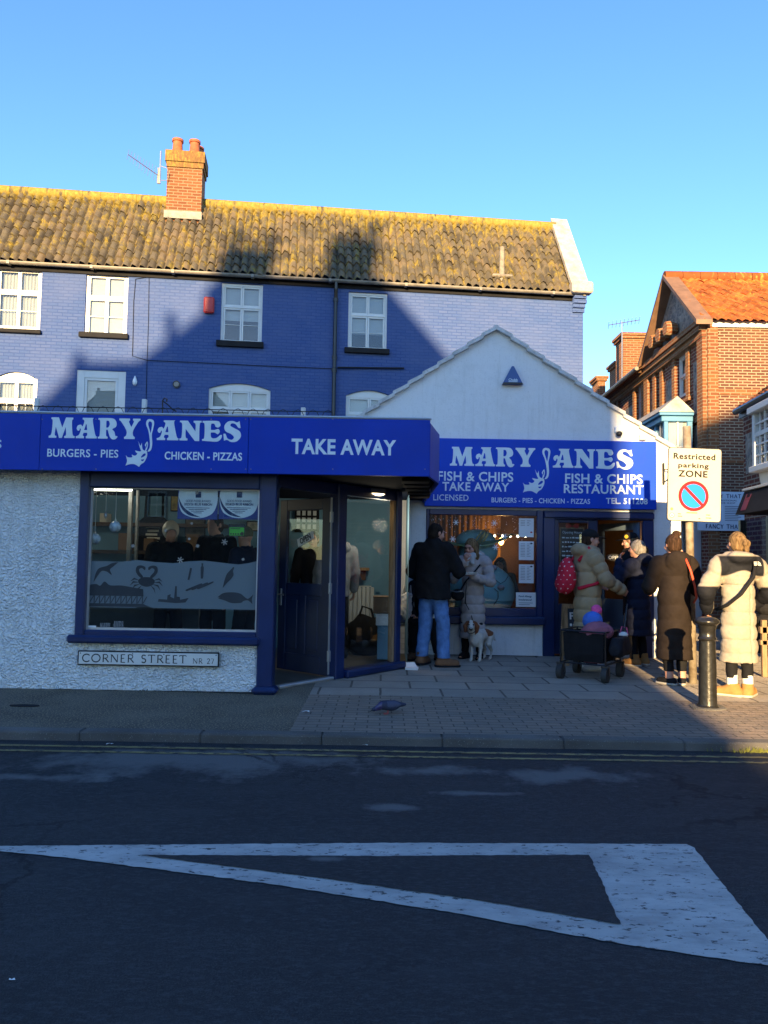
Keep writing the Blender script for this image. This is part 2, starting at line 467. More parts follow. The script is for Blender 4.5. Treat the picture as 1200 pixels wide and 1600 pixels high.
def brick_mat(name, c1, c2, mortar, bw=.225, bh=.075, mort=.010, rough=.85, bs=.5, msmooth=.1, stain=.25, patch=None, squash=1.0, noise_amt=.3):
    m, nt, b, out = new_mat(name)
    v = coords(nt, 'wall')
    wob = noise(nt, v, 9, 3)
    wv = nt.nodes.new('ShaderNodeVectorMath'); wv.operation = 'MULTIPLY_ADD'
    nt.links.new(noise(nt, v, 7, 2, out=1), wv.inputs[0]); wv.inputs[1].default_value = (.006, .006, 0); nt.links.new(v, wv.inputs[2])
    t = nt.nodes.new('ShaderNodeTexBrick')
    t.inputs['Scale'].default_value = 1.0; t.inputs['Brick Width'].default_value = bw; t.inputs['Row Height'].default_value = bh
    t.inputs['Mortar Size'].default_value = mort; t.inputs['Mortar Smooth'].default_value = msmooth; t.inputs['Bias'].default_value = 0.0
    t.offset = .5; t.squash = squash
    t.inputs['Color1'].default_value = (*c1, 1); t.inputs['Color2'].default_value = (*c2, 1); t.inputs['Mortar'].default_value = (*mortar, 1)
    nt.links.new(wv.outputs[0], t.inputs['Vector'])
    col = mixc(nt, ramp(nt, noise(nt, v, 28, 5, .7), [(.35, (0, 0, 0)), (.7, (noise_amt,) * 3)]), t.outputs[0], tuple(x * .45 for x in c1))
    if stain:
        col = mixc(nt, ramp(nt, noise(nt, v, .9, 5), [(.42, (0, 0, 0)), (.75, (stain,) * 3)]), col, patch or tuple(x * .5 for x in c1))
    nt.links.new(col, b.inputs['Base Color']); b.inputs['Roughness'].default_value = rough
    b.inputs['Diffuse Roughness'].default_value = ROUGH_GROUND; b.inputs['Specular IOR Level'].default_value = .2
    inv = N(nt, 'Math', operation='SUBTRACT', _0=1.0); nt.links.new(t.outputs[1], inv.inputs[1])
    n1 = bump(nt, b, inv.outputs[0], bs, .012)
    bump(nt, b, noise(nt, v, 60, 4, .6), .35, .006, n1)
    return m

M = {}
M['blue_brick'] = brick_mat('painted_blue_brick', (.075, .135, .34), (.10, .155, .355), (.06, .11, .31), bs=1.0, stain=.5, patch=(.13, .175, .35), noise_amt=.25)
M['white_brick'] = brick_mat('painted_white_brick', (.62, .65, .66), (.58, .61, .62), (.5, .53, .54), bs=.5, stain=.2, patch=(.45, .46, .44), noise_amt=.1)
M['red_brick'] = brick_mat('red_brick', (.20, .05, .03), (.13, .035, .025), (.38, .30, .22), mort=.012, bs=.5, stain=.3, patch=(.2, .07, .04))
M['end_brick'] = brick_mat('pale_jointed_brick', (.19, .072, .042), (.11, .042, .03), (.40, .32, .22), bw=.19, bh=.062, mort=.010, bs=.5, stain=.25, patch=(.24, .12, .06))  # brick of the end wall: smaller courses, pale mortar, its own colour
M['orange_brick'] = brick_mat('orange_chimney_brick', (.30, .115, .05), (.20, .07, .035), (.33, .25, .16), bs=.6, stain=.4, patch=(.26, .15, .04))
M['flint'] = None

def flint():
    m, nt, b, out = new_mat('flint_cobbles')
    v = coords(nt, 'wall')
    vo = nt.nodes.new('ShaderNodeTexVoronoi'); vo.inputs['Scale'].default_value = 11; nt.links.new(v, vo.inputs['Vector'])
    vd = nt.nodes.new('ShaderNodeTexVoronoi'); vd.feature = 'DISTANCE_TO_EDGE'; vd.inputs['Scale'].default_value = 11; nt.links.new(v, vd.inputs['Vector'])
    sp = nt.nodes.new('ShaderNodeSeparateColor'); nt.links.new(vo.outputs['Color'], sp.inputs[0])
    col = ramp(nt, sp.outputs[0], [(0, (.10, .09, .09)), (.5, (.2, .18, .16)), (1, (.36, .31, .26))])
    e = ramp(nt, vd.outputs['Distance'], [(.03, (1, 1, 1)), (.1, (0, 0, 0))])
    nt.links.new(mixc(nt, e, col, (.3, .26, .2)), b.inputs['Base Color']); b.inputs['Roughness'].default_value = .7
    bump(nt, b, vd.outputs['Distance'], .8, .03)
    return m
M['flint'] = flint()

def render_wall(name, c, big=26, st=1.0, dist=.02, stain=(.35, .37, .36)):
    """roughcast or rendered masonry"""
    m, nt, b, out = new_mat(name)
    v = coords(nt)
    vo = nt.nodes.new('ShaderNodeTexVoronoi'); vo.feature = 'SMOOTH_F1'; vo.inputs['Scale'].default_value = big; vo.inputs['Smoothness'].default_value = .6
    wv = nt.nodes.new('ShaderNodeVectorMath'); wv.operation = 'MULTIPLY_ADD'
    nt.links.new(noise(nt, v, 14, 3, out=1), wv.inputs[0]); wv.inputs[1].default_value = (.09, .09, .05); nt.links.new(v, wv.inputs[2])
    nt.links.new(wv.outputs[0], vo.inputs['Vector'])
    col = mixc(nt, ramp(nt, noise(nt, v, 1.6, 6, .65), [(.5, (0, 0, 0)), (.8, (.6, .6, .6))]), c, stain)
    col = mixc(nt, ramp(nt, noise(nt, v, 40, 4, .6), [(.55, (0, 0, 0)), (.8, (.35, .35, .35))]), col, tuple(x * .5 for x in stain))
    sm = nt.nodes.new('ShaderNodeMapping'); sm.inputs['Scale'].default_value = (7, 7, .55); nt.links.new(v, sm.inputs[0])
    col = mixc(nt, ramp(nt, noise(nt, sm.outputs[0], 1.4, 5, .7), [(.54, (0, 0, 0)), (.78, (.45, .45, .45))]), col, (.40, .40, .36))
    nt.links.new(col, b.inputs['Base Color']); b.inputs['Roughness'].default_value = .85; b.inputs['Specular IOR Level'].default_value = .25
    n1 = bump(nt, b, vo.outputs['Distance'], st, dist)
    bump(nt, b, noise(nt, v, 70, 4, .6), .4 * st, .008, n1)
    return m
M['roughcast'] = render_wall('white_roughcast', (.74, .76, .76), 46, 1.0, .034)
M['white_render'] = render_wall('white_smooth_render', (.70, .71, .70), 9, .25, .02, (.5, .5, .46))

def tile_mat(name, base, base2, lichen, amount, scale=7, dark=.5):
    m, nt, b, out = new_mat(name)
    v = coords(nt)
    col = mixc(nt, ramp(nt, noise(nt, v, 3.0, 5), [(.35, (0, 0, 0)), (.65, (1, 1, 1))]), base, base2)
    col = mixc(nt, ramp(nt, noise(nt, v, 22, 5, .7), [(.5, (0, 0, 0)), (.72, (dark,) * 3)]), col, tuple(x * .35 for x in base))
    tn = nt.nodes.new('ShaderNodeAttribute'); tn.attribute_name = 'tone'
    col = mixc(nt, 1.0, col, ramp(nt, tn.outputs['Fac'], [(0, (.62, .6, .6)), (.5, (1, 1, 1)), (1, (1.35, 1.2, 1.05))]), 'MULTIPLY')
    mpl = nt.nodes.new('ShaderNodeMapping'); mpl.inputs['Scale'].default_value = (1.5, .55, .55); nt.links.new(v, mpl.inputs[0])
    # lichen gathers in patches and along the ridge (colour attribute 'lichen' grows up the slope)
    at_ = nt.nodes.new('ShaderNodeAttribute'); at_.attribute_name = 'lichen'
    a = N(nt, 'Math', operation='MULTIPLY_ADD', _1=.32); nt.links.new(at_.outputs['Fac'], a.inputs[0]); nt.links.new(noise(nt, mpl.outputs[0], scale, 7, .7), a.inputs[2])
    a2 = N(nt, 'Math', operation='MULTIPLY_ADD', _1=.28); nt.links.new(noise(nt, v, .8, 3), a2.inputs[0]); nt.links.new(a.outputs[0], a2.inputs[2])
    f = ramp(nt, a2.outputs[0], [(amount, (0, 0, 0)), (amount + .12, (1, 1, 1))])
    lc = ramp(nt, noise(nt, v, 15, 4), [(.35, lichen), (.65, tuple(x * .62 for x in lichen))])
    nt.links.new(mixc(nt, f, col, lc), b.inputs['Base Color'])
    b.inputs['Roughness'].default_value = .9; b.inputs['Specular IOR Level'].default_value = .2
    bump(nt, b, noise(nt, v, 45, 5, .65), .4, .01)
    return m
M['pantile'] = tile_mat('weathered_pantile', (.115, .10, .076), (.155, .13, .088), (.32, .24, .055), .66, 5)
M['orange_tile'] = tile_mat('orange_clay_tile', (.38, .125, .035), (.30, .09, .028), (.44, .27, .06), .70, 9, .3)
M['white_gloss'] = paint('white_window_paint', (.62, .62, .59), .35, .05)
M['white_plastic'] = paint('white_plastic', (.78, .79, .78), .35, .04)
M['black_gloss'] = paint('black_gloss_paint', (.012, .012, .014), .3, .3)
M['black_matt'] = paint('black_matt', (.015, .015, .017), .85, .3, spec=.15)
M['gutter'] = paint('grey_gutter', (.20, .18, .15), .5, .25, 6, .2)
M['blue_frame'] = paint('dark_blue_gloss', (.006, .020, .085), .35, .2, 3, .15, 25)
M['blue_door'] = paint('navy_door_paint', (.008, .020, .06), .35, .2, 3)
M['sign_blue'] = paint('sign_blue_vinyl', (.0005, .034, .36), .45, .10, 2.2, .05, 5, dirt=.12, spec=.2)
M['sign_blue2'] = paint('sign_blue_board', (.001, .05, .46), .45, .08, 1.8, .05, 5, dirt=.1, spec=.2)
M['letter'] = paint('pale_sign_lettering', (.60, .70, .74), .4, .06, 8)
M['stone'] = paint('pale_coping_stone', (.42, .38, .33), .85, .3, 5, .4, 30, dirt=.4)
M['terracotta'] = paint('terracotta', (.36, .10, .035), .7, .25, 9, .2)
M['soffit'] = paint('matt_navy_soffit', (.006, .010, .022), .95, .2, spec=.05)
M['sill'] = paint('matt_black_sill', (.02, .02, .022), .85, .2, spec=.15)
M['lead'] = paint('lead_flashing', (.27, .25, .22), .8, .25, 8, spec=.2)
M['red_plastic'] = paint('red_plastic', (.45, .03, .025), .45, .08)
M['wood'] = paint('weathered_wood', (.30, .19, .10), .8, .3, 6, .4, 40, stretch=(8, 8, 1))
M['cream'] = paint('cream_paint', (.66, .60, .48), .5, .08)
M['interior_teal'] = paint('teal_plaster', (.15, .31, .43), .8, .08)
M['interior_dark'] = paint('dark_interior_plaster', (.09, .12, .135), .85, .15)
M['interior_brown'] = paint('brown_panel', (.07, .035, .015), .6, .3, 3)
M['floor_tile'] = paint('dark_floor', (.10, .09, .075), .5, .2, 4)
M['glass'] = glass_mat('window_glass', (.90, .94, .95), .9)
M['glass_house'] = glass_mat('house_window_glass', (.9, .93, .93), 1.0)
M['steel'] = paint('galvanised_steel', (.45, .45, .45), .4, .15, 8, metal=.9)
M['aluminium'] = paint('dull_aluminium', (.55, .55, .54), .45, .1, 8, metal=.7)
M['paper'] = paint('white_paper', (.74, .75, .73), .7, .05)
M['blind'] = paint('cream_blind', (.42, .41, .38), .8, .06)
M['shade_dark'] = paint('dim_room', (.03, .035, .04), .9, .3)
M['dark_print'] = paint('dark_print', (.03, .04, .06), .6, .2)
M['ink'] = paint('black_ink', (.015, .015, .015), .5, .1)
M['cardboard'] = paint('brown_cardboard', (.20, .12, .065), .85, .1)

def film():
    m, nt, b, out = new_mat('frosted_window_film')
    b.inputs['Base Color'].default_value = (.13, .17, .19, 1); b.inputs['Roughness'].default_value = .5
    t = N(nt, 'BsdfTransparent'); mx = nt.nodes.new('ShaderNodeMixShader'); mx.inputs[0].default_value = .78
    nt.links.new(t.outputs[0], mx.inputs[1]); nt.links.new(b.outputs[0], mx.inputs[2]); nt.links.new(mx.outputs[0], out.inputs[0])
    return m
M['film'] = film()

def asphalt():
    m, nt, b, out = new_mat('asphalt')
    v = coords(nt)
    wv = nt.nodes.new('ShaderNodeMapping'); wv.inputs['Scale'].default_value = (.45, 1.0, 1.0); nt.links.new(v, wv.inputs[0])
    col = ramp(nt, noise(nt, v, 190, 3, .7), [(.3, (.007, .008, .010)), (.52, (.025, .027, .031)), (.68, (.056, .058, .060)), (.76, (.17, .165, .155))])
    col = mixc(nt, ramp(nt, noise(nt, wv.outputs[0], 1.1, 5, .6), [(.42, (0, 0, 0)), (.62, (.8, .8, .8))]), col, (.017, .019, .023))
    st = nt.nodes.new('ShaderNodeMapping'); st.inputs['Scale'].default_value = (.6, 1.5, 1); nt.links.new(v, st.inputs[0])
    col = mixc(nt, ramp(nt, noise(nt, st.outputs[0], 42, 4, .75), [(.48, (0, 0, 0)), (.7, (.7, .7, .7))]), col, (.06, .066, .075))
    col = mixc(nt, ramp(nt, noise(nt, st.outputs[0], 1.9, 6, .7), [(.55, (0, 0, 0)), (.72, (.5, .5, .5))]), col, (.05, .053, .058))
    # worn pale patches, each with its own ragged outline
    wob = noise(nt, v, 2.6, 7, .7)
    for px, py, rx, ry in ((300, 1189, 1.55, .42), (665, 1204, .50, .16), (880, 1212, .62, .24), (610, 1262, .2, .09), (505, 1345, .12, .045), (760, 1240, .3, .06), (60, 1215, .5, .12)):
        g = ground(px, py, .035)
        mp = nt.nodes.new('ShaderNodeMapping'); mp.vector_type = 'TEXTURE'; mp.inputs['Location'].default_value = (g.x, g.y, .035); mp.inputs['Scale'].default_value = (rx, ry, 1); nt.links.new(v, mp.inputs[0])
        ln = nt.nodes.new('ShaderNodeVectorMath'); ln.operation = 'LENGTH'; nt.links.new(mp.outputs[0], ln.inputs[0])
        ad = N(nt, 'Math', operation='MULTIPLY_ADD', _1=3.0); nt.links.new(wob, ad.inputs[0]); nt.links.new(ln.outputs['Value'], ad.inputs[2])
        col = mixc(nt, ramp(nt, ad.outputs[0], [(.0, (.75, .75, .75)), (.80, (.55, .55, .55)), (.99, (0, 0, 0))]) if False else ramp(nt, N_half(nt, ad.outputs[0]), [(.58, (.8, .8, .8)), (.68, (.5, .5, .5)), (.80, (0, 0, 0))]), col, (.15, .148, .145))
    vo = nt.nodes.new('ShaderNodeTexVoronoi'); vo.feature = 'DISTANCE_TO_EDGE'; vo.inputs['Scale'].default_value = .55
    wq = nt.nodes.new('ShaderNodeVectorMath'); wq.operation = 'MULTIPLY_ADD'; nt.links.new(noise(nt, v, 2.2, 6, .7, out=1), wq.inputs[0]); wq.inputs[1].default_value = (.8, .8, 0); nt.links.new(v, wq.inputs[2]); nt.links.new(wq.outputs[0], vo.inputs['Vector'])
    cr = N(nt, 'Math', operation='MULTIPLY'); nt.links.new(ramp(nt, vo.outputs['Distance'], [(.004, (1, 1, 1)), (.012, (0, 0, 0))]), cr.inputs[0]); nt.links.new(ramp(nt, noise(nt, v, .7, 3), [(.5, (0, 0, 0)), (.6, (.8, .8, .8))]), cr.inputs[1])
    col = mixc(nt, cr.outputs[0], col, (.006, .007, .01))
    nt.links.new(col, b.inputs['Base Color']); b.inputs['Roughness'].default_value = .8; b.inputs['Specular IOR Level'].default_value = .3
    n1 = bump(nt, b, noise(nt, v, 130, 4, .7), .8, .014)
    bump(nt, b, noise(nt, v, 9, 4, .6), .25, .03, n1)
    return m
def N_half(nt, s):
    h = N(nt, 'Math', operation='MULTIPLY', _1=.3333); nt.links.new(s, h.inputs[0]); return h.outputs[0]
M['asphalt'] = asphalt()

def speckled(name, c, sc=120, light=(.3, .27, .2), thr=.66):
    m, nt, b, out = new_mat(name)
    v = coords(nt)
    col = ramp(nt, noise(nt, v, 2.4, 5), [(.3, tuple(x * .75 for x in c)), (.7, tuple(x * 1.25 for x in c))])
    col = mixc(nt, ramp(nt, noise(nt, v, sc, 2, .5), [(thr, (0, 0, 0)), (thr + .05, (.8, .8, .8))]), col, light)
    nt.links.new(col, b.inputs['Base Color']); b.inputs['Roughness'].default_value = .9; b.inputs['Specular IOR Level'].default_value = .2
    bump(nt, b, noise(nt, v, sc, 4, .6), .8, .014); b.inputs['Diffuse Roughness'].default_value = ROUGH_GROUND
    return m
M['chip_tarmac'] = speckled('chipped_tarmac_footway', (.10, .086, .068), 70, (.36, .28, .17), .57)
M['kerb'] = speckled('kerb_stone', (.115, .108, .10), 120, (.3, .3, .28), .66)
M['grit'] = speckled('dark_grit', (.03, .028, .024), 90, (.14, .11, .07), .62)
M['patch'] = speckled('worn_asphalt_patch', (.075, .077, .08), 120, (.14, .14, .14), .6)

def pavers(name, bw, bh, mort, c1, c2, cm, bs=.5, rot=0, msm=.1, off=.5):
    m, nt, b, out = new_mat(name)
    v = coords(nt)
    mp = nt.nodes.new('ShaderNodeMapping'); mp.inputs['Rotation'].default_value = (0, 0, rot); nt.links.new(v, mp.inputs[0]); v = mp.outputs[0]
    wv = nt.nodes.new('ShaderNodeVectorMath'); wv.operation = 'MULTIPLY_ADD'
    nt.links.new(noise(nt, v, 5, 2, out=1), wv.inputs[0]); wv.inputs[1].default_value = (.012, .012, 0); nt.links.new(v, wv.inputs[2])
    t = nt.nodes.new('ShaderNodeTexBrick'); t.offset = off
    for k, x in (('Scale', 1.0), ('Brick Width', bw), ('Row Height', bh), ('Mortar Size', mort), ('Mortar Smooth', msm), ('Bias', 0)): t.inputs[k].default_value = x
    t.inputs['Color1'].default_value = (*c1, 1); t.inputs['Color2'].default_value = (*c2, 1); t.inputs['Mortar'].default_value = (*cm, 1)
    nt.links.new(wv.outputs[0], t.inputs['Vector'])
    col = mixc(nt, ramp(nt, noise(nt, v, 3, 6, .65), [(.4, (0, 0, 0)), (.75, (.5, .5, .5))]), t.outputs[0], tuple(x * .55 for x in c1))
    col = mixc(nt, ramp(nt, noise(nt, v, 60, 3, .6), [(.6, (0, 0, 0)), (.7, (.35, .35, .35))]), col, tuple(x * 1.7 for x in c1))
    nt.links.new(col, b.inputs['Base Color']); b.inputs['Roughness'].default_value = .82; b.inputs['Specular IOR Level'].default_value = .3
    inv = N(nt, 'Math', operation='SUBTRACT', _0=1.0); nt.links.new(t.outputs[1], inv.inputs[1])
    n1 = bump(nt, b, inv.outputs[0], bs, .015)
    n2 = bump(nt, b, noise(nt, v, 24, 4, .65), .9, .03, n1)
    bump(nt, b, noise(nt, v, 80, 4, .6), .8, .012, n2); b.inputs['Diffuse Roughness'].default_value = ROUGH_GROUND
    return m
M['slabs'] = pavers('paving_slabs', .62, .45, .012, (.30, .258, .215), (.245, .217, .185), (.08, .068, .058), .7)
M['blocks'] = pavers('block_paving', .20, .10, .006, (.245, .192, .15), (.185, .158, .133), (.07, .06, .052), .7)

def road_paint(name, c, wear, sc):
    m, nt, b, out = new_mat(name)
    v = coords(nt)
    mp = nt.nodes.new('ShaderNodeMapping'); mp.inputs['Scale'].default_value = (.55, 1.3, 1); nt.links.new(v, mp.inputs[0])
    w = ramp(nt, noise(nt, mp.outputs[0], sc, 6, .72), [(wear, (0, 0, 0)), (wear + .03, (1, 1, 1))])
    w2 = ramp(nt, noise(nt, v, 1.6, 4, .6), [(.3, (.7, .7, .7)), (.7, (1, 1, 1))])
    col = mixc(nt, w, c, (.035, .037, .042))
    col = mixc(nt, 1.0, col, w2, 'MULTIPLY'); col = mixc(nt, 1.0, col, ramp(nt, noise(nt, mp.outputs[0], 7, 6, .7), [(.3, (.62, .62, .64)), (.6, (1, 1, 1))]), 'MULTIPLY')
    nt.links.new(col, b.inputs['Base Color']); b.inputs['Roughness'].default_value = .75
    bump(nt, b, noise(nt, v, 140, 4, .7), .5, .008)
    return m
M['road_white'] = road_paint('worn_white_road_paint', (.52, .50, .46), .585, 34)
M['road_yellow'] = road_paint('worn_yellow_road_paint', (.34, .27, .10), .53, 22)

def cloth(name, c, rough=.85, var=.15, sheen=.0, grain=.3, gs=180):
    m, nt, b, out = new_mat(name)
    v = coords(nt)
    f = noise(nt, v, 9, 5, .6)
    nt.links.new(ramp(nt, f, [(.3, tuple(x * (1 - var) for x in c)), (.7, tuple(min(1, x * (1 + var)) for x in c))]), b.inputs['Base Color'])
    b.inputs['Roughness'].default_value = max(rough, .7); b.inputs['Specular IOR Level'].default_value = .12
    b.inputs['Sheen Weight'].default_value = sheen
    n1 = bump(nt, b, noise(nt, v, 14, 4, .6), grain, .02)
    bump(nt, b, noise(nt, v, gs, 2), .15, .003, n1)
    return m
M['skin'] = paint('skin', (.52, .27, .19), .5, .08, 20)
# ------------------------------------------------------------------ ground, road, pavement
def sheet(name, pts, z, m, kind='structure', label=None):
    mb = MB(); mb.add([(x, y, z) for x, y in pts], [tuple(range(len(pts)))])
    o = mb.build(name, m); return tag(o, label, None, None, kind)

RZ = .035                                   # road surface, a low kerb below the footway
KERB_Y = ground(300, 1146, .1).y            # back edge of the kerb face
sheet('ground', [(-400, -300), (400, -300), (400, 600), (-400, 600)], -.02, M['asphalt'], label='dark asphalt ground reaching the horizon')
def grid_sheet(name, x0, x1, y0, y1, nx, ny, zf, m):
    xs = np.linspace(x0, x1, nx); ys = np.linspace(y0, y1, ny)
    V = np.array([(x, y, zf(x, y)) for y in ys for x in xs])
    F = np.array([(j * nx + i, j * nx + i + 1, (j + 1) * nx + i + 1, (j + 1) * nx + i) for j in range(ny - 1) for i in range(nx - 1)])
    return tag(mesh_object(name, V, F, m, None, None, True), None, None, None, 'structure')
tag(grid_sheet('road', -40, 40, -3.2, KERB_Y, 2, 2, lambda x, y: RZ, M['asphalt']), 'dark blue-black asphalt road in shade')

def blob(cx, cy, rx, ry, seed, n=40, amp=.28):
    r = random.Random(seed); ph = [(r.uniform(0, 6.28), r.uniform(.3, 1)) for _ in range(5)]
    out = []
    for i in range(n):
        w = 2 * math.pi * i / n
        k = 1 + amp * sum(a * math.sin((j + 2) * w + p) for j, (p, a) in enumerate(ph)) / 2.2
        out.append((cx + rx * k * math.cos(w), cy + ry * k * math.sin(w)))
    return out
def tapered(name, pts, z, m, label):        # a painted outline with ragged edges
    out = []; n = len(pts); r = random.Random(3)
    for i in range(n):
        a, b = Vector(pts[i]), Vector(pts[(i + 1) % n]); k = max(1, int((b - a).length / .03))
        t = (b - a).normalized(); nr = Vector((-t.y, t.x))
        for j in range(k):
            out.append(tuple(a + (b - a) * j / k + nr * r.uniform(-.004, .004)))
    return sheet(name, out, z, m, label=label)
def gp(x, y, z=RZ):
    g = ground(x, y, z); return (g.x, g.y)
# white hatched taper: outer outline with the dark triangle left open, as three bars and an end block
tapered('white_road_marking', [gp(-140, 1330), gp(0, 1323), gp(620, 1318), gp(1072, 1320), gp(1085, 1326), gp(1138, 1393), gp(1236, 1515), gp(1150, 1503), gp(980, 1478),
        gp(700, 1426), gp(420, 1382), gp(100, 1341),
        gp(0, 1331)], RZ + .004, M['road_white'], 'worn white painted hatch on the road')
tapered('road_infill', [gp(216, 1338), gp(560, 1340), gp(921, 1338), gp(970, 1447), gp(760, 1411), gp(500, 1374)], RZ + .008, M['asphalt'], 'bare asphalt inside the white marking')
for ya, yb in ((1166, 1183), (1174, 1191)):
    a = ground(0, ya, RZ); b = ground(1200, yb, RZ); y = (a.y + b.y) / 2
    tapered('yellow_line', [(-14, y - .022), (14, y - .022), (14, y + .022), (-14, y + .022)], RZ + .004, M['road_yellow'], 'worn double yellow line beside the kerb')

# footway: kerb stones, a tarmac stretch, block strip, slabs
XDIV = ground(470, 1110, .1).x
YB = ground(800, 1090, .1).y
kb = MB(); x = -16.0; r_ = random.Random(5)
while x < 16:
    kb.bbox(x + .002, x + .913, KERB_Y - .02 + r_.uniform(-.004, .004), KERB_Y + .125, -.05, .104 + r_.uniform(-.003, .002), .012); x += .915
tag(kb.build('kerb', M['kerb']), 'row of grey kerb stones along the footway', kind='structure')
Y0 = KERB_Y + .125
sheet('tarmac_footway', [(-30, Y0), (XDIV, Y0), (XDIV, 9.6), (-1.0, 9.6), (-1.0, 14), (-30, 14)], .1, M['chip_tarmac'], label='chipped tarmac footway in front of the roughcast wall')
sheet('block_paving', [(XDIV, Y0), (30, Y0), (30, YB), (XDIV, YB)], .1, M['blocks'], label='strip of small block paving beside the kerb')
sheet('paving_slabs', [(XDIV, YB), (30, YB), (30, 60), (-1.0, 60), (-1.0, 9.6), (XDIV, 9.6)], .1, M['slabs'], label='grey slab paving outside the restaurant')
sheet('far_footway', [(-40, -3.2), (40, -3.2), (40, -60), (-40, -60)], .1, M['slabs'], label='footway on the near side of the road')
mb = MB(); mb.box(-40, 40, -3.33, -3.2, -.05, .104)
tag(mb.build('kerb', M['kerb']), 'kerb of the near footway', kind='structure')
# manhole lid in the tarmac
g = ground(38, 1103, .1)
mb = MB(); mb.prism_z(blob(g.x, g.y, .13, .05, 3, 20, .05), .101, .106); tag(mb.build('drain_cover', M['black_matt'], None, False, (g.x, g.y, .1)), 'small dark drain cover set in the tarmac footway', 'drain cover')

def dirt_strip(name, x0, x1, y, seed, label):
    r = random.Random(seed); P = []; n = int((x1 - x0) / .05); q = .03
    for k in range(n + 1):
        q = min(.10, max(.008, q + r.uniform(-.016, .016))); P.append((x0 + (x1 - x0) * k / n, q))
    mb = MB(); mb.add([(x, y + .02, .105) for x, q in P] + [(x, y - q, .1035) for x, q in P], [(i, n + 1 + i, n + 2 + i, i + 1) for i in range(n)])
    tag(mb.build(name, M['grit']), label, kind='stuff')
dirt_strip('dirt', -9, -1.25, 7.7, 4, 'dark grit gathered along the foot of the roughcast wall')
dirt_strip('dirt', .3, 2.2, 10.95, 6, 'dark grit gathered along the foot of the white gable wall')
mb = MB(); r_ = random.Random(14)
for _ in range(240):
    x = r_.uniform(-6.5, -1.3); h_ = r_.uniform(.01, .035); a = r_.uniform(-.02, .02); y = 7.69 - r_.uniform(0, .03)
    if math.sin(x * 5.3) + math.sin(x * 2.1) < .5: continue
    mb.add([(x - .004, y, .1), (x + .004, y, .1), (x + a, y - .01, .1 + h_)], [(0, 1, 2)])
tag(mb.build('moss', paint('wall_moss', (.05, .055, .025), .9, .3)), 'scraps of moss and weed at the foot of the roughcast wall', kind='stuff')

# ------------------------------------------------------------------ walls with openings, windows
def wall_openings(mb, u0, u1, z0, z1, ops, depth=.12, y=0.0):
    """front face at y with holes; ops: (x0, x1, z0, z1, arch rise)"""
    us = sorted({u0, u1, *[o[0] for o in ops], *[o[1] for o in ops]}); zs = sorted({z0, z1, *[o[2] for o in ops], *[o[3] for o in ops]})
    us = [u for u in us if u0 <= u <= u1]; zs = [z for z in zs if z0 <= z <= z1]
    for i in range(len(us) - 1):
        for j in range(len(zs) - 1):
            cu, cz = (us[i] + us[i + 1]) / 2, (zs[j] + zs[j + 1]) / 2
            if any(o[0] < cu < o[1] and o[2] < cz < o[3] for o in ops): continue
            mb.quad((us[i], y, zs[j]), (us[i + 1], y, zs[j]), (us[i + 1], y, zs[j + 1]), (us[i], y, zs[j + 1]))
    for o in ops:
        a, b, c, d = max(o[0], u0), min(o[1], u1), o[2], o[3]; rise = o[4] if len(o) > 4 else 0
        mb.quad((a, y, c), (a, y + depth, c), (a, y + depth, d), (a, y, d)); mb.quad((b, y + depth, c), (b, y, c), (b, y, d), (b, y + depth, d))
        mb.quad((a, y, c), (b, y, c), (b, y + depth, c), (a, y + depth, c))
        if not rise:
            mb.quad((a, y + depth, d), (b, y + depth, d), (b, y, d), (a, y, d))
        else:
            n = 12; P = [(a + (b - a) * k / n, d - rise + rise * (1 - (2 * k / n - 1) ** 2)) for k in range(n + 1)]
            for (xa, za), (xb, zb) in zip(P, P[1:]):
                mb.quad((xa, y, za), (xb, y, zb), (xb, y, d), (xa, y, d)) if max(za, zb) < d - 1e-6 else None
                if max(za, zb) >= d - 1e-6 and min(za, zb) < d - 1e-6:
                    lo = (xa, za) if za < zb else (xb, zb); hx = xb if za < zb else xa
                    mb.add([(lo[0], y, lo[1]), (hx, y, d), (lo[0], y, d)], [(0, 1, 2)])
                mb.quad((xa, y + depth, za), (xb, y + depth, zb), (xb, y, zb), (xa, y, za))

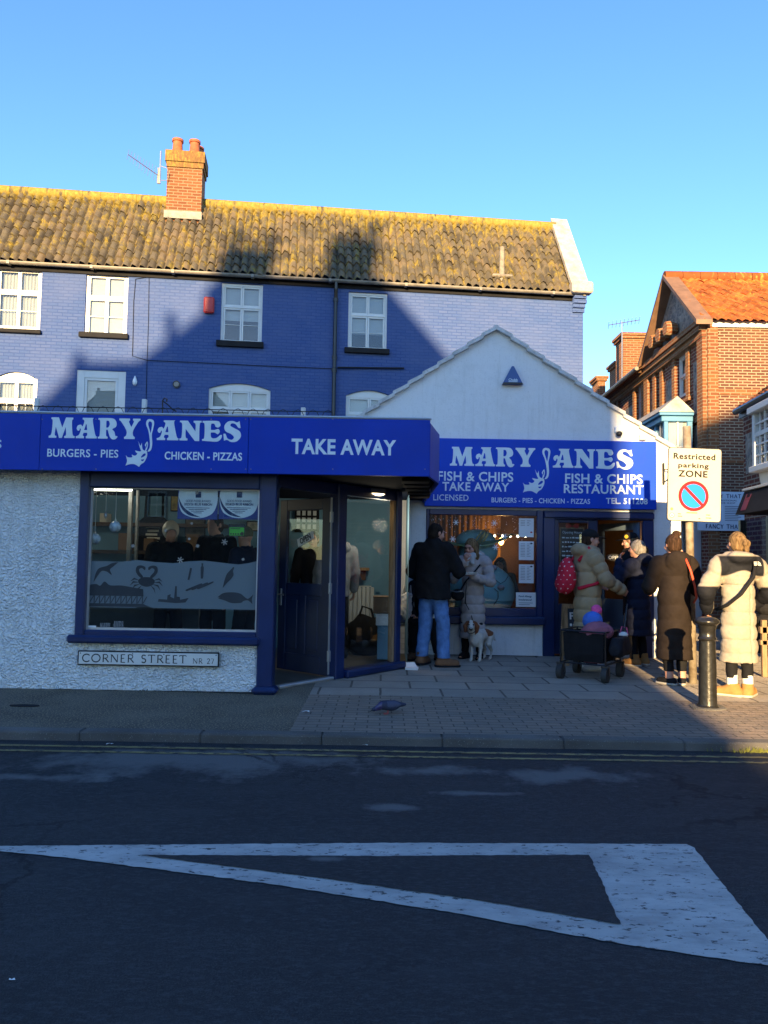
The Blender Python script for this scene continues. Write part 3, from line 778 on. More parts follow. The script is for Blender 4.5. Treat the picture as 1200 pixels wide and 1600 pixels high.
def casement(parent, fr, x0, x1, z0, z1, y, cols=2, bars=(), top=None, arch=0.0, mat='white_gloss', blind=None, fw=.055, lw=.04, glass='glass_house', sash=False, bw=.016):
    """a painted window: outer frame, lights, glazing bars, panes and what hangs behind"""
    mb = MB(fr); d = .06
    def fbox(a, b, c, e, dd=0.0, t=d): mb.bbox(a, b, y + dd, y + dd + t, c, e, .004)
    fbox(x0, x0 + fw, z0, z1); fbox(x1 - fw, x1, z0, z1); fbox(x0 + fw, x1 - fw, z0, z0 + fw)
    if arch:
        n = 12; xa, xb = x0 + fw, x1 - fw
        P = [(xa + (xb - xa) * k / n, z1 - arch + arch * (1 - (2 * k / n - 1) ** 2)) for k in range(n + 1)]
        mb.prism([(xa, z1 - arch - fw)] + [(xb, z1 - arch - fw)] + P[::-1], y + .002, y + d - .002)
        top_z = z1 - arch - fw
    else:
        fbox(x0 + fw, x1 - fw, z1 - fw, z1); top_z = z1 - fw
    cw = (x1 - x0 - 2 * fw) / cols
    rows = [z0 + fw] + ([z0 + fw + (top_z - z0 - fw) * top] if top else []) + [top_z]
    for j in range(len(rows) - 1):
        a, b = rows[j], rows[j + 1]
        if j: fbox(x0 + fw, x1 - fw, a - .02, a + .02, -.004, d + .008)
        for i in range(cols):
            l, r = x0 + fw + cw * i, x0 + fw + cw * (i + 1)
            aa = a + (.02 if j else 0); bb = b - (.02 if j < len(rows) - 2 else 0)
            dd = .012 if not (sash and j == 0) else .03
            fbox(l + .004, l + lw, aa, bb, dd, .035); fbox(r - lw, r - .004, aa, bb, dd, .035)
            fbox(l + lw, r - lw, aa, aa + lw, dd, .035); fbox(l + lw, r - lw, bb - lw, bb, dd, .035)
            for hb in bars[j] if j < len(bars) else ():
                if isinstance(hb, tuple):
                    xx = l + lw + (r - l - 2 * lw) * hb[0]; fbox(xx - bw / 2, xx + bw / 2, aa + lw, bb - lw, dd + .006, .024)
                else:
                    zz = aa + lw + (bb - aa - 2 * lw) * hb; fbox(l + lw, r - lw, zz - bw / 2, zz + bw / 2, dd + .008, .02)
    w = mb.build('window', M[mat], parent)
    g = MB(fr); g.box(x0 + fw, x1 - fw, y + .036, y + .040, z0 + fw, z1 - fw); g.build('pane', M[glass], w)
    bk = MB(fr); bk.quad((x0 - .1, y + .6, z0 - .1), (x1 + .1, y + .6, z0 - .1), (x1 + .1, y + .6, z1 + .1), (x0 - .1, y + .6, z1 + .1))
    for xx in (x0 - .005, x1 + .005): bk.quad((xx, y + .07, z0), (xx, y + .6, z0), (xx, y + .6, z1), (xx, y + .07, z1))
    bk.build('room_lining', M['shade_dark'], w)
    if blind:
        b = MB(fr); kind, f = blind
        zt = z1 - fw; zb = zt - (zt - z0 - fw) * f
        if kind == 'slat':
            z = zt
            while z > zb: b.box(x0 + fw, x1 - fw, y + .09, y + .105, z - .03, z - .002); z -= .032
        elif kind == 'curtain':
            n = 40
            for (a, c) in ((x0 + fw, x0 + fw + (x1 - x0) * .5), (x1 - fw - (x1 - x0) * .5, x1 - fw)):
                V = [(a + (c - a) * i / n, y + .12 + .02 * math.sin(i * 1.1), q) for q in (zb, zt) for i in range(n + 1)]
                b.add(V, [(i, i + 1, n + 2 + i, n + 1 + i) for i in range(n)])
        else: b.box(x0 + fw, x1 - fw, y + .09, y + .10, zb, zt)
        b.build('blind', M['blind'], w)
    return w

def pantile_roof(name, fr, u0, u1, eave, ridge, parent, m, tw=.19, course=.30, wave=.05, step=.045, lichen=1.0, sub=8):
    """a slope of S-shaped tiles: courses that overlap, waves along them; eave, ridge are (y, z)"""
    e = np.array(eave); r = np.array(ridge); L = np.linalg.norm(r - e); t = (r - e) / L; nrm = np.array([-t[1], t[0]])
    nt = int(round((u1 - u0) / tw)); nu = nt * sub + 1; us = np.linspace(u0, u1, nu)
    ph = (us - u0) / tw * 2 * np.pi
    w = wave * (np.sin(ph) + .35 * np.sin(2 * ph + .8))
    nc = int(round(L / course)); rows = []; lich = []; tone = []
    tid = ((us - u0) / tw).astype(int)
    for j in range(nc):
        jit = rng.normal(0, .007, nt + 2)[tid]; tj = rng.uniform(0, 1, nt + 2)[tid]
        jit2 = (rng.normal(0, .012, nt + 2) * (1 + 4 * (rng.uniform(0, 1, nt + 2) > .97)))[tid]
        for s, h in ((j * L / nc - .02, step), ((j + .5) * L / nc, step * .5), ((j + 1) * L / nc - .021, 0.0)):
            pos = e[None] + t[None] * (s + (jit2 if h == step else jit2 * 0))[:, None] + nrm[None] * (w + h + jit)[:, None]
            rows.append(np.column_stack([us, pos[:, 0], pos[:, 1]])); tone.append(tj); lich.append(np.full(nu, max(0, s / L) ** 9 * lichen))
    V = np.concatenate(rows); nr = len(rows)
    a = (np.arange(nr - 1)[:, None] * nu + np.arange(nu - 1)[None]).ravel()
    F = np.column_stack([a, a + 1, a + nu + 1, a + nu])
    o = mesh_object(name, fr.arr(V), F, m, None, parent, R(50))
    at_ = o.data.attributes.new('lichen', 'FLOAT', 'POINT'); at_.data.foreach_set('value', np.concatenate(lich).astype(np.float32))
    at_ = o.data.attributes.new('tone', 'FLOAT', 'POINT'); at_.data.foreach_set('value', np.concatenate(tone).astype(np.float32))
    return o

# ------------------------------------------------------------------ the blue terrace behind
TH = math.atan(.112)
BF = Frame(0, 18.0, TH)
bl = BF.px(-260, 600).x
br = BF.px(911, 520).x
eave_z = BF.px(600, 437).z
blue = thing('blue_terraced_house', 'long blue painted brick terraced house with pantile roof behind the shops', 'house', BF.world((0, 0, 0)), TH)
UP = [(-8, 64, 418, 515), (133, 199, 427, 525), (345, 410, 443, 537), (544, 605, 457, 548)]
LO = [(-10, 57, 581, 668, .16), (118, 195, 579, 690, 0), (325, 422, 599, 690, .14), (540, 614, 610, 690, .14)]
def rect(f, q, n=0.0):
    xl, xr, yt, yb = q[:4]; ym = (yt + yb) / 2
    return (f.px(xl, ym, n).x, f.px(xr, ym, n).x, f.px((xl + xr) / 2, yb, n).z, f.px((xl + xr) / 2, yt, n).z)
ops = [rect(BF, q) + (0,) for q in UP] + [rect(BF, q) + (q[4],) for q in LO]
mb = MB(BF); wall_openings(mb, bl, br, 0, eave_z + .05, ops, .14)
mb.quad((br, 0, 0), (br, 6, 0), (br, 6, eave_z), (br, 0, eave_z))
blue_wall = mb.build('wall', M['blue_brick'], blue)
SL = 1.6                                      # steep old pitch
ridge_d = None
for d in np.arange(.5, 6, .02):
    p = BF.world((0, d, eave_z + d * SL)); q = BF.px(600, 339, d)
    if eave_z + d * SL >= q.z: ridge_d = d; break
ridge_z = eave_z + ridge_d * SL
roof = pantile_roof('roof', BF, bl, br - .30, (-.16, eave_z - .10), (ridge_d, ridge_z), blue, M['pantile'], lichen=.55)
mb = MB(BF); mb.quad((bl, ridge_d, ridge_z), (br, ridge_d, ridge_z), (br, ridge_d * 2 + .2, eave_z - .1), (bl, ridge_d * 2 + .2, eave_z - .1)); mb.build('rear_roof_slope', M['pantile'], roof)
mb = MB(BF); x = bl
while x < br - .35:
    mb.tube([(x, ridge_d, ridge_z + .01), (x + .425, ridge_d, ridge_z + .012)], .125, 12); x += .43
o = mb.build('ridge_tiles', M['pantile'], roof, R(40))
a_ = o.data.attributes.new('lichen', 'FLOAT', 'POINT'); a_.data.foreach_set('value', np.full(len(o.data.vertices), .55, np.float32))
# gable end wall and its stone coping
mb = MB(BF)
mb.add([(br, 0, eave_z), (br, ridge_d, ridge_z + .1), (br, ridge_d * 2, eave_z), (br - .25, 0, eave_z), (br - .25, ridge_d, ridge_z + .1), (br - .25, ridge_d * 2, eave_z)], [(0, 1, 2), (3, 5, 4), (0, 3, 4, 1), (1, 4, 5, 2)])
mb.build('gable_wall', M['blue_brick'], blue)
mb = MB(BF); n = 8
for k in range(n):
    f0, f1 = k / n, (k + 1) / n - .006
    ya, yb = -.16 + (ridge_d + .2) * f0, -.16 + (ridge_d + .2) * f1
    za, zb = eave_z - .02 + (ridge_z + .12 - eave_z) * f0, eave_z - .02 + (ridge_z + .12 - eave_z) * f1
    V = [(xx, y, z + h) for (y, z) in ((ya, za), (yb, zb)) for h in (0, .17) for xx in (br - .36, br + .08)]
    mb.add(V, [(0, 1, 3, 2), (4, 6, 7, 5), (0, 4, 5, 1), (2, 3, 7, 6), (0, 2, 6, 4), (1, 5, 7, 3)])
mb.bbox(br - .40, br + .13, -.36, -.10, eave_z - .16, eave_z + .12, .03)
mb.build('gable_coping', M['stone'], blue)
mb = MB(BF)      # corbelled brick kneeler under the coping
for k in range(4): mb.box(br - .28, br + .02 + .02 * (k == 2), -.05 - .05 * k, .0, eave_z - .55 + .10 * k, eave_z - .46 + .10 * k)
mb.build('kneeler', M['blue_brick'], blue)
# eaves: dark board and half-round gutter in lengths
mb = MB(BF); mb.box(bl, br - .05, -.035, -.002, eave_z - .27, eave_z - .04); mb.build('eaves_board', M['black_matt'], blue)
mb = MB(BF); x = bl
while x < br - .1:
    x2 = min(x + 1.8, br - .05)
    V = []
    for xx in (x, x2):
        for k in range(9):
            w = math.pi + math.pi * k / 8; V.append((xx, -.16 + .068 * math.cos(w), eave_z - .13 + .062 * math.sin(w)))
    mb.add(V, [(k, k + 1, k + 10, k + 9) for k in range(8)])
    mb.box(x2 - .03, x2 + .03, -.235, -.09, eave_z - .20, eave_z - .125)
    x = x2
mb.build('gutter', M['gutter'], blue)
p0 = BF.px(525, 437); p1 = BF.px(519, 650)
mb = MB(BF); mb.tube([(p0.x, -.16, eave_z - .1), (p0.x, -.14, eave_z - .35), (p0.x, -.07, eave_z - .6), (p0.x, -.07, 2.6)], .045, 10)
for z in (eave_z - .62, eave_z - 2.0, eave_z - 2.3): mb.lathe((p0.x, -.07, z), [(.06, 0), (.062, .08), (.05, .1)], 10)
mb.build('downpipe', M['black_gloss'], blue)
q0, q1 = BF.px(527, 575), BF.px(631, 578)
mb = MB(BF); mb.tube([(q0.x, -.05, q0.z), (q1.x, -.05, q1.z + .03)], .022, 8); mb.build('overflow_pipe', M['black_gloss'], blue)
# windows
for i, o in enumerate(ops[:4]):
    casement(blue, BF, o[0], o[1], o[2], o[3], .05, 2, ((.5,), ()), .62, blind=[('curtain', 1), ('panel', 1), ('slat', .6), ('slat', .7)][i])
    xl, xr, yt, yb = [( -10, 65, 515, 521), (124, 201, 521, 529), (338, 412, 534, 543), (538, 608, 545, 553)][i]
    a, b, c, d = rect(BF, (xl, xr, yt, yb)); s = MB(BF); s.bbox(a, b, -.09, .03, c, d, .01); s.build('sill', M['sill'], blue)
casement(blue, BF, *ops[4][:4], .05, 2, (((.5,),),), .55, .14, blind=('curtain', 1))
casement(blue, BF, *ops[5][:4], .02, 1, (), None, 0, fw=.17, lw=.06, blind=('slat', 1))
casement(blue, BF, *ops[6][:4], .05, 3, (), .62, .12, blind=('slat', 1))
casement(blue, BF, *ops[7][:4], .05, 2, (), .6, .12, blind=('slat', .6))
# chimney through the ridge
d_ch = ridge_d * .70
cl, cr = BF.px(260, 300, d_ch).x, BF.px(315, 300, d_ch).x
cz0 = eave_z + d_ch * SL - .45; cz1 = BF.px(287, 237, d_ch).z
dep = .62
capz = BF.px(287, 262, d_ch).z
mb = MB(BF); mb.box(cl, cr, d_ch, d_ch + dep, cz0, capz); ch = mb.build('chimney', M['orange_brick'], roof)
mb = MB(BF); mb.box(cl - .02, cr + .03, d_ch - .03, d_ch + dep + .03, capz, capz + .13); mb.box(cl - .05, cr + .06, d_ch - .06, d_ch + dep + .06, capz + .132, cz1)
mb.build('chimney_cap', tile_mat('lichened_brick_cap', (.26, .14, .06), (.32, .18, .07), (.30, .21, .05), .60, 12), ch)
for xf, yf in ((.25, .22), (.74, .22), (.80, .72)):
    c = (cl + (cr - cl) * xf, d_ch + dep * yf, cz1)
    h = BF.px(287, 215, d_ch).z - cz1
    mb = MB(BF); mb.lathe(c, [(.14, -.04), (.14, 0), (.155, .05), (.125, .09), (.115, h * .8), (.14, h * .84), (.14, h), (.10, h), (.095, h * .5)], 18); mb.build('chimney_pot', M['terracotta'], ch, R(35))
mb = MB(BF); rz_ = eave_z - .1 + (d_ch + .16) * SL; mb.box(cl - .03, cr + .03, d_ch - .09, d_ch - .002, rz_ - .12, rz_ + .07); V = [(cr + .03, d_ch - .03, cz0 + .18), (cr + .03, d_ch + dep * .8, cz0 + .18 + dep * SL * .8), (cr + .03, d_ch + dep * .8, cz0 + .34 + dep * SL * .8), (cr + .03, d_ch - .03, cz0 + .34)]
mb.quad(*V); mb.build('lead_flashing', M['lead'], ch)
# soil vent on the roof
v = BF.px(784, 430, .1)
mb = MB(BF); mb.tube([(v.x, .10, v.z - .25), (v.x, .10, BF.px(784, 386, .10).z)], [.075, .06], 10); mb.bbox(v.x - .26, v.x + .26, -.02, .25, v.z - .08, v.z + .0, .03); mb.build('vent_pipe', paint('weathered_vent', (.22, .19, .15), .85, .3, 12), roof, R(40))
# small things fixed to the wall
def on_wall(x, y, n=0.0): return BF.px(x, y, n)
p = on_wall(327, 478); t = thing('alarm_box', 'red burglar alarm box on the blue wall beside the third upper window', 'alarm box', BF.world((p.x, -.01, p.z - .18)), TH)
mb = MB(BF); mb.bbox(p.x - .12, p.x + .12, -.10, -.003, p.z - .19, p.z + .19, .03); bd = mb.build('case', M['red_plastic'], t)
mb = MB(BF); mb.bbox(p.x - .08, p.x + .08, -.112, -.099, p.z - .13, p.z - .02, .01); mb.build('louvre', M['red_plastic'], t)
p = on_wall(211, 596); t = thing('wall_lamp', 'small white oval lamp fitting on the blue wall', 'lamp', BF.world((p.x, -.01, p.z)), TH)
mb = MB(BF); mb.lathe((p.x, -.02, p.z - .10), [(.02, 0), (.05, .05), (.055, .10), (.03, .17), (.012, .22)], 12); mb.build('globe', M['white_plastic'], t, True)
mb = MB(BF); mb.bbox(p.x - .03, p.x + .03, -.02, -.002, p.z - .05, p.z + .1, .005); mb.build('bracket', M['black_gloss'], t)
p = on_wall(276, 601); t = thing('wall_vent', 'round black vent outlet on the shaded blue wall', 'vent', BF.world((p.x, -.01, p.z)), TH)
mb = MB(BF); mb.lathe((p.x, -.05, p.z), [(.085, 0), (.085, .048)], 16, 'y'); mb.build('collar', M['black_gloss'], t); mb = MB(BF); mb.lathe((p.x, -.058, p.z), [(.05, 0), (.06, .007)], 14, 'y'); mb.build('grille', M['gutter'], t)
p = on_wall(208, 432)
mb = MB(BF); P = [on_wall(*q, -.015) for q in ((256, 432), (236, 432), (212, 436), (209, 470), (207, 556), (230, 563), (300, 566), (400, 571), (518, 576))]
mb.tube(P, .008, 5); tag(mb.build('wall_cable', M['black_matt'], None, False, tuple(BF.world(P[5]))), 'thin black cable looping down and along the blue wall', 'cable')
mb = MB(BF); P = [on_wall(*q, -.012) for q in ((233, 432), (232, 500), (230, 560), (228, 640))]
mb.tube(P, .006, 5); tag(mb.build('wall_cable', M['black_matt'], None, False, tuple(BF.world(P[2]))), 'straight thin cable running down the blue wall right of the second window', 'cable')
# television aerial on the chimney
p = BF.px(250, 285, d_ch); q = BF.px(251, 237, d_ch)
t = thing('television_aerial', 'toothed television aerial on a mast strapped to the chimney', 'aerial', BF.world((p.x, d_ch, p.z)), TH)
mb = MB(BF); mb.tube([(p.x, d_ch - .03, p.z), (p.x, d_ch - .03, q.z)], .02, 8); mb.build('mast', M['steel'], t)
mb = MB(BF); mb.tube([(p.x, d_ch - .03, p.z + .04), (p.x + .18, d_ch - .08, p.z + .02), (cl + .06, d_ch - .04, p.z + .22), (cl, d_ch - .02, p.z + .36), (p.x, d_ch - .03, p.z + .4)], .008, 6); mb.build('bracket', M['gutter'], t)
mb = MB(BF); a = BF.px(207, 258, d_ch); b = BF.px(246, 276, d_ch)
P = [Vector((a.x, d_ch - .5, a.z)), Vector((p.x, d_ch, b.z))]; mb.tube(P, .012, 6)
for k in range(11):
    c = P[0].lerp(P[1], k / 11); hl = .12 + .007 * k; mb.tube([c + Vector((.02, 0, hl)), c - Vector((.02, 0, hl))], .007, 5)
mb.build('boom', M['steel'], t)
mb = MB(BF); c = P[0].lerp(P[1], .95)
for s in (-1, 1):
    mb.bbox(c.x - .03, c.x + .05, c.y - .02, c.y + .02, c.z + .10 * s - .1, c.z + .1 * s + .1, .005)
mb.build('reflector', M['gutter'], t)
# ------------------------------------------------------------------ takeaway shop with the long blue fascia
TY = 7.7                                  # face of the roughcast wall
TF = Frame(0, TY)
def fx(px, py=870, Y=TY): return at(px, py, Y).x
def fz(px, py, Y=TY): return at(px, py, Y).z
FZ0, FZ1 = fz(330, 739, 7.45), fz(330, 650, 7.45)
take = thing('takeaway_shop', 'low takeaway shop with white roughcast wall and blue corner entrance', 'shop', (-3, TY, .1))
wx0, wx1 = fx(122), fx(410)
wz0 = fz(264, 1001)
mb = MB(TF)
def wavy_base(u0, u1):
    n = 60
    return [(u0 + (u1 - u0) * k / n) for k in range(n + 1)]
wall_openings(mb, -9, wx1, .06, FZ1 - .05, [(wx0, wx1 - .001, wz0, FZ0 + .1)], .16)
mb.quad((wx1, 0, .06), (wx1, .3, .06), (wx1, .3, wz0), (wx1, 0, wz0))
mb.build('wall', M['roughcast'], take)
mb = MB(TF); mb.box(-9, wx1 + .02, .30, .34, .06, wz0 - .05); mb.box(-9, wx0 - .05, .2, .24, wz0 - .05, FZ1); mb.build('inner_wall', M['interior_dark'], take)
# window: dark blue frame with moulded sill, single pane with frosted band
gx0, gx1 = fx(136.5, 870, TY), fx(403.5, 870, TY)
gz0, gz1 = fz(270, 986), fz(270, 763)
mb = MB(TF)
mb.bbox(wx0, gx0 + .0, -.03, .12, wz0, FZ0 + .1, .012); mb.bbox(gx1, wx1, -.03, .12, wz0, FZ0 + .1, .012)
mb.bbox(gx0, gx1, -.02, .12, gz1, FZ0 + .1, .01); mb.bbox(gx0, gx1, -.02, .12, wz0 + .02, gz0, .01)
mb.bbox(wx0 - .05, wx1 + .0, -.10, -.02, wz0 - .03, wz0 + .05, .02)
win = mb.build('window', M['blue_frame'], take)
mb = MB(TF)
for a, b, c, d in ((gx0, gx0 + .02, gz0, gz1), (gx1 - .02, gx1, gz0, gz1), (gx0 + .02, gx1 - .02, gz0, gz0 + .02), (gx0 + .02, gx1 - .02, gz1 - .012, gz1)): mb.box(a, b, .035, .055, c, d)
mb.build('glazing_bead', M['aluminium'], win)
mb = MB(TF); mb.box(gx0, gx1, .060, .066, gz0, gz1); mb.build('pane', M['glass'], win)
# frosted band with a wavy top and dark cut-out sea shapes
def wl(px, py, n=.05): p = TF.px(px, py, n); return (p.x, p.z)
top = [wl(x, y) for x, y in ((136, 876), (160, 877), (190, 878), (215, 875), (240, 878), (270, 880), (295, 877), (320, 876), (345, 879), (372, 882), (388, 880), (404, 876))]
bot = [wl(x, y) for x, y in ((404, 953), (300, 951), (240, 950), (222, 944), (212, 950), (133, 948))]
mb = MB(TF); mb.prism([(x, z) for x, z in bot + top[::1]], .048, .050); mb.build('frosted_band', M['film'], win)
PXM = TY / FPX
def sea(loops, px, py, spx, smooth=True, y=.044, m='shade_dark'):
    c = wl(px, py); mbs.append((loops, c[0], c[1], spx * PXM, smooth, y))
mbs = []
# crab
sea([[(-.5,.1),(-.3,.28),(0,.32),(.3,.28),(.5,.08),(.36,-.16),(0,-.26),(-.36,-.14)]], 229, 910, 26)
for s in (-1, 1):
    for k, (a, b, c) in enumerate((((.42, .12), (.75, .22), (.98, .05)), ((.42, 0), (.8, .02), (1.0, -.22)), ((.36, -.1), (.72, -.2), (.86, -.48)), ((.26, -.18), (.5, -.4), (.55, -.66)))):
        P = [a, b, c]
        sea([[(s*x, z) for x, z in [P[0], (P[1][0], P[1][1] + .05), P[2], (P[1][0] - .03, P[1][1] - .05)]]], 229, 910, 26, False, .0435 - .0005 * k)
    sea([[(s*x, z) for x, z in [(.3, .25), (.52, .42), (.66, .68), (.6, .95), (.36, 1.02), (.1, .92), (.12, .74), (.3, .86), (.46, .78), (.42, .6), (.22, .36)]]], 229, 910, 26, True, .0425)
# fish, shell, boat, gull, bottles and chips
sea([[(-1,.05,1),(-.7,.28),(-.2,.34),(.25,.28),(.55,.06),(.72,.0),(1.0,.24,1),(.92,-.02),(.96,-.3,1),(.7,-.1),(.45,-.14),(.3,-.24),(-.2,-.26),(-.6,-.12),(-.98,-.02,1),(-.88,.02)]], 368, 935, 28)
sea([[(-.5,-1,1),(-.42,-.6),(-.3,-.1),(-.15,.3),(.1,.6),(.42,.95,1),(.52,.9),(.42,.6),(.46,.2),(.2,-.2),(-.1,-.5)]], 357, 902, 17)
sea([[(-1,-.22,1),(-.95,-.05,1),(-.4,-.08,1),(-.38,.2,1),(-.18,.28,1),(-.2,.1,1),(.05,.0,1),(.1,.8,1),(.2,.8,1),(.22,.12,1),(.42,.1,1),(.45,-.08,1),(1,.05,1),(.8,-.25,1),(.2,-.3,1)]], 271, 935, 24)
sea([[(-.9,-.9,1),(-.75,-.2),(-.5,.2),(.1,.4),(.5,.62),(1,.7,1),(.6,.35),(.35,.1),(.5,-.3),(.1,-.05),(-.3,-.02),(-.6,-.4)]], 165, 892, 20)
sea([[(-.15,-1,1),(.12,-1,1),(.2,.4),(.1,.6),(.12,1,1),(-.12,1,1),(-.1,.6),(-.2,.4)]], 316, 892, 12)
sea([[(-.35,-1,1),(-.05,-1,1),(.3,.8,1),(0,.9,1)]], 297, 896, 10)
for k in range(3): sea([[(-1,-.35,1),(-.7,-.4),(.8,.3),(1,.5,1),(.7,.45),(-.8,-.2)]], 303 + k * 9, 918 - k * 1.5, 13, True, .0435 - .0004 * k)
# pier: deck with trestle legs
sea([[(-1,.3,1),(-.98,.62,1),(-.7,.66),(-.55,.6),(-.4,.75),(-.2,.62),(.2,.62),(.6,.56),(.98,.5,1),(1,.25,1),(-.95,.25,1)]], 180, 942, 44)
sea([[(-1,-.13),(-1,-.02),(1,-.02),(1.25,-.13)]], 180, 942, 44, False)
for k in range(11):
    x = -.95 + k * .19
    sea([[(x, -.02), (x + .03, -.02), (x + .03, .26), (x, .26)]], 180, 942, 44, False)
    sea([[(x + .03, .0), (x + .06, .0), (x + .19, .24), (x + .16, .24)]], 180, 942, 44, False, .0435)
mb = MB(TF)
for loops, cx, cz, s, sm, y in mbs: shape(mb, loops, cx, cz, s, y, .0015, sm)
mb.build('window_transfer', M['shade_dark'], win)
# faint name on the glass
mb = MB(TF); a = wl(156, 988); b = wl(191, 976)
glyph_word(mb, 'MARY', a[0], a[0] + .105, a[1] + .02, .075, .042, thick=.001); glyph_word(mb, 'ANES', a[0] + .135, a[0] + .235, a[1] + .04, .075, .042, thick=.001)
mb.build('window_lettering', paint('dull_grey_lettering', (.16, .17, .18), .6), win)
mb = MB(TF); p = wl(141, 982)
mb.box(p[0] - .06, p[0] + .06, .040, .043, p[1] - .022, p[1] + .03); mb.build('window_sticker', M['paper'], win)
for px, py, s in ((282, 875, 6), (351, 847, 6), (309, 853, 3.4), (308, 770, 3.4), (380, 874, 2.6), (259, 829, 2.6), (208, 853, 3.6), (300, 818, 2.4), (296, 842, 2.4)):
    c = wl(px, py); mb = MB(TF)
    for k in range(3):
        w = R(60 * k + 15); dx, dz = math.cos(w), math.sin(w); l = s * PXM * .85; t = .005
        mb.quad((c[0] - dx * l - dz * t, .0415 - k * .0003, c[1] - dz * l + dx * t), (c[0] - dx * l + dz * t, .0415 - k * .0003, c[1] - dz * l - dx * t), (c[0] + dx * l + dz * t, .0415 - k * .0003, c[1] + dz * l - dx * t), (c[0] + dx * l - dz * t, .0415 - k * .0003, c[1] + dz * l + dx * t))
    mb.build('snowflake_sticker', M['lead'], win)
# award notices stuck inside the glass
for k, (xa, xb, lab) in enumerate(((277, 341, '2025/26'), (341.5, 405, '2024/25'))):
    a, b = wl(xa, 811, .075), wl(xb, 765, .075)
    t = thing('award_notice', f'white and blue good food award notice dated {lab} in the takeaway window', 'notice', TF.world((a[0], .075, a[1])), 0, 'award notices in the takeaway window')
    mb = MB(TF); mb.box(a[0], b[0], .075, .078, a[1], b[1]); mb.build('sheet', paint('award_blue', (.015, .035, .20), .5), t)
    w, h = b[0] - a[0], b[1] - a[1]
    mb = MB(TF); shape(mb, [[(-.48,1,1),(-.5,.6),(-.38,.2),(0,.04),(.36,.18),(.5,.55),(.5,1,1)]], a[0] + w / 2, a[1], h, .0735, .001, True, w * .97); mb.build('panel', M['paper'], t)
    mb = MB(TF); shape(mb, [[(-.49,.75,1),(-.42,.4),(-.22,.14),(.1,.06,1),(-.14,.2),(-.36,.42)]], a[0] + w / 2, a[1], h, .072, .001, True, w)
    mb.box(a[0] + w * .44, a[0] + w * .58, .0712, .0725, b[1] - h * .28, b[1] - h * .08)
    text_fit(mb, 'GOOD FOOD AWARD', a[0] + w * .2, a[0] + w * .82, b[1] - h * .43, h * .075, .0712, .01, thick=.001)
    text_fit(mb, lab + ' BLUE RIBBON', a[0] + w * .16, a[0] + w * .86, b[1] - h * .54, h * .08, .0712, .03, thick=.001)
    for q in range(4):
        l = (.3, .22, .16, .1)[q]; mb.box(a[0] + w * (.5 - l), a[0] + w * (.5 + l), .0714, .0722, b[1] - h * (.63 + q * .055), b[1] - h * (.61 + q * .055))
    mb.build('print', paint('award_print', (.02, .04, .12), .6), t)
# food hygiene sticker
a, b = wl(357, 838, .072), wl(383, 819, .072)
t = thing('hygiene_sticker', 'black and bright green food hygiene rating sticker in the takeaway window', 'sticker', TF.world((a[0], .072, a[1])))
mb = MB(TF); mb.box(a[0], b[0], .072, .075, a[1], b[1]); mb.build('backing', M['ink'], t)
mb = MB(TF); mb.box(a[0] + .008, b[0] - .008, .0705, .0715, a[1] + .01, b[1] - .035); mb.build('green_panel', paint('hygiene_green', (.08, .48, .03), .5), t)
mb = MB(TF); z = a[1] + .025
for k in range(5): mb.lathe((a[0] + .025 + k * .024, .0695, z), [(.0085, 0), (.0085, .0008)], 10, 'y')
mb.lathe((b[0] - .028, .0695, z + .004), [(.018, 0), (.018, .0008)], 12, 'y'); mb.box(a[0] + .02, b[0] - .05, .0695, .0702, b[1] - .052, b[1] - .044); mb.build('print', M['ink'], t)

# fascia: long boxed sign, its seams, lettering and chamfered end
fasc = thing('fascia_sign', 'long bright blue fascia sign over the takeaway with pale lettering', 'sign', (-3, 7.45, FZ0))
FF = Frame(0, 7.45)
fe = at(672, 700, 7.45).x; fe2 = at(686.5, 700, 8.15).x
joints = [-9] + [at(x, 700, 7.45).x for x in (62, 388)] + [fe]
for a, b in zip(joints, joints[1:]):
    mb = MB(); mb.bbox(a + .0015, b - .0015, 7.45, 7.48, FZ0, FZ1, .004); mb.build('panel', M['sign_blue'], fasc)
mb = MB(); c = .02
mb.prism_z([(fe + .002, 7.452), (fe2, 8.15), (fe2, 10.95), (fe2 - .03, 10.95), (fe2 - .03, 8.15), (fe - .02, 7.47)], FZ0 - .0, FZ1 - .035)
mb.build('end_panel', M['sign_blue'], fasc)
for px in (66, 150, 330, 384, 392, 520, 664):
    for py in (655, 733):
        p = FF.px(px, py); mb = MB(FF); mb.lathe((p.x, -.003, p.z), [(.006, 0), (.006, .0029)], 8, 'y'); mb.build('screw', M['gutter'], fasc)
mb = MB(); mb.tube([(-9, 7.455, FZ1 + .008), (fe + .01, 7.455, FZ1 + .008)], .014, 6); mb.build('top_trim', M['aluminium'], fasc)
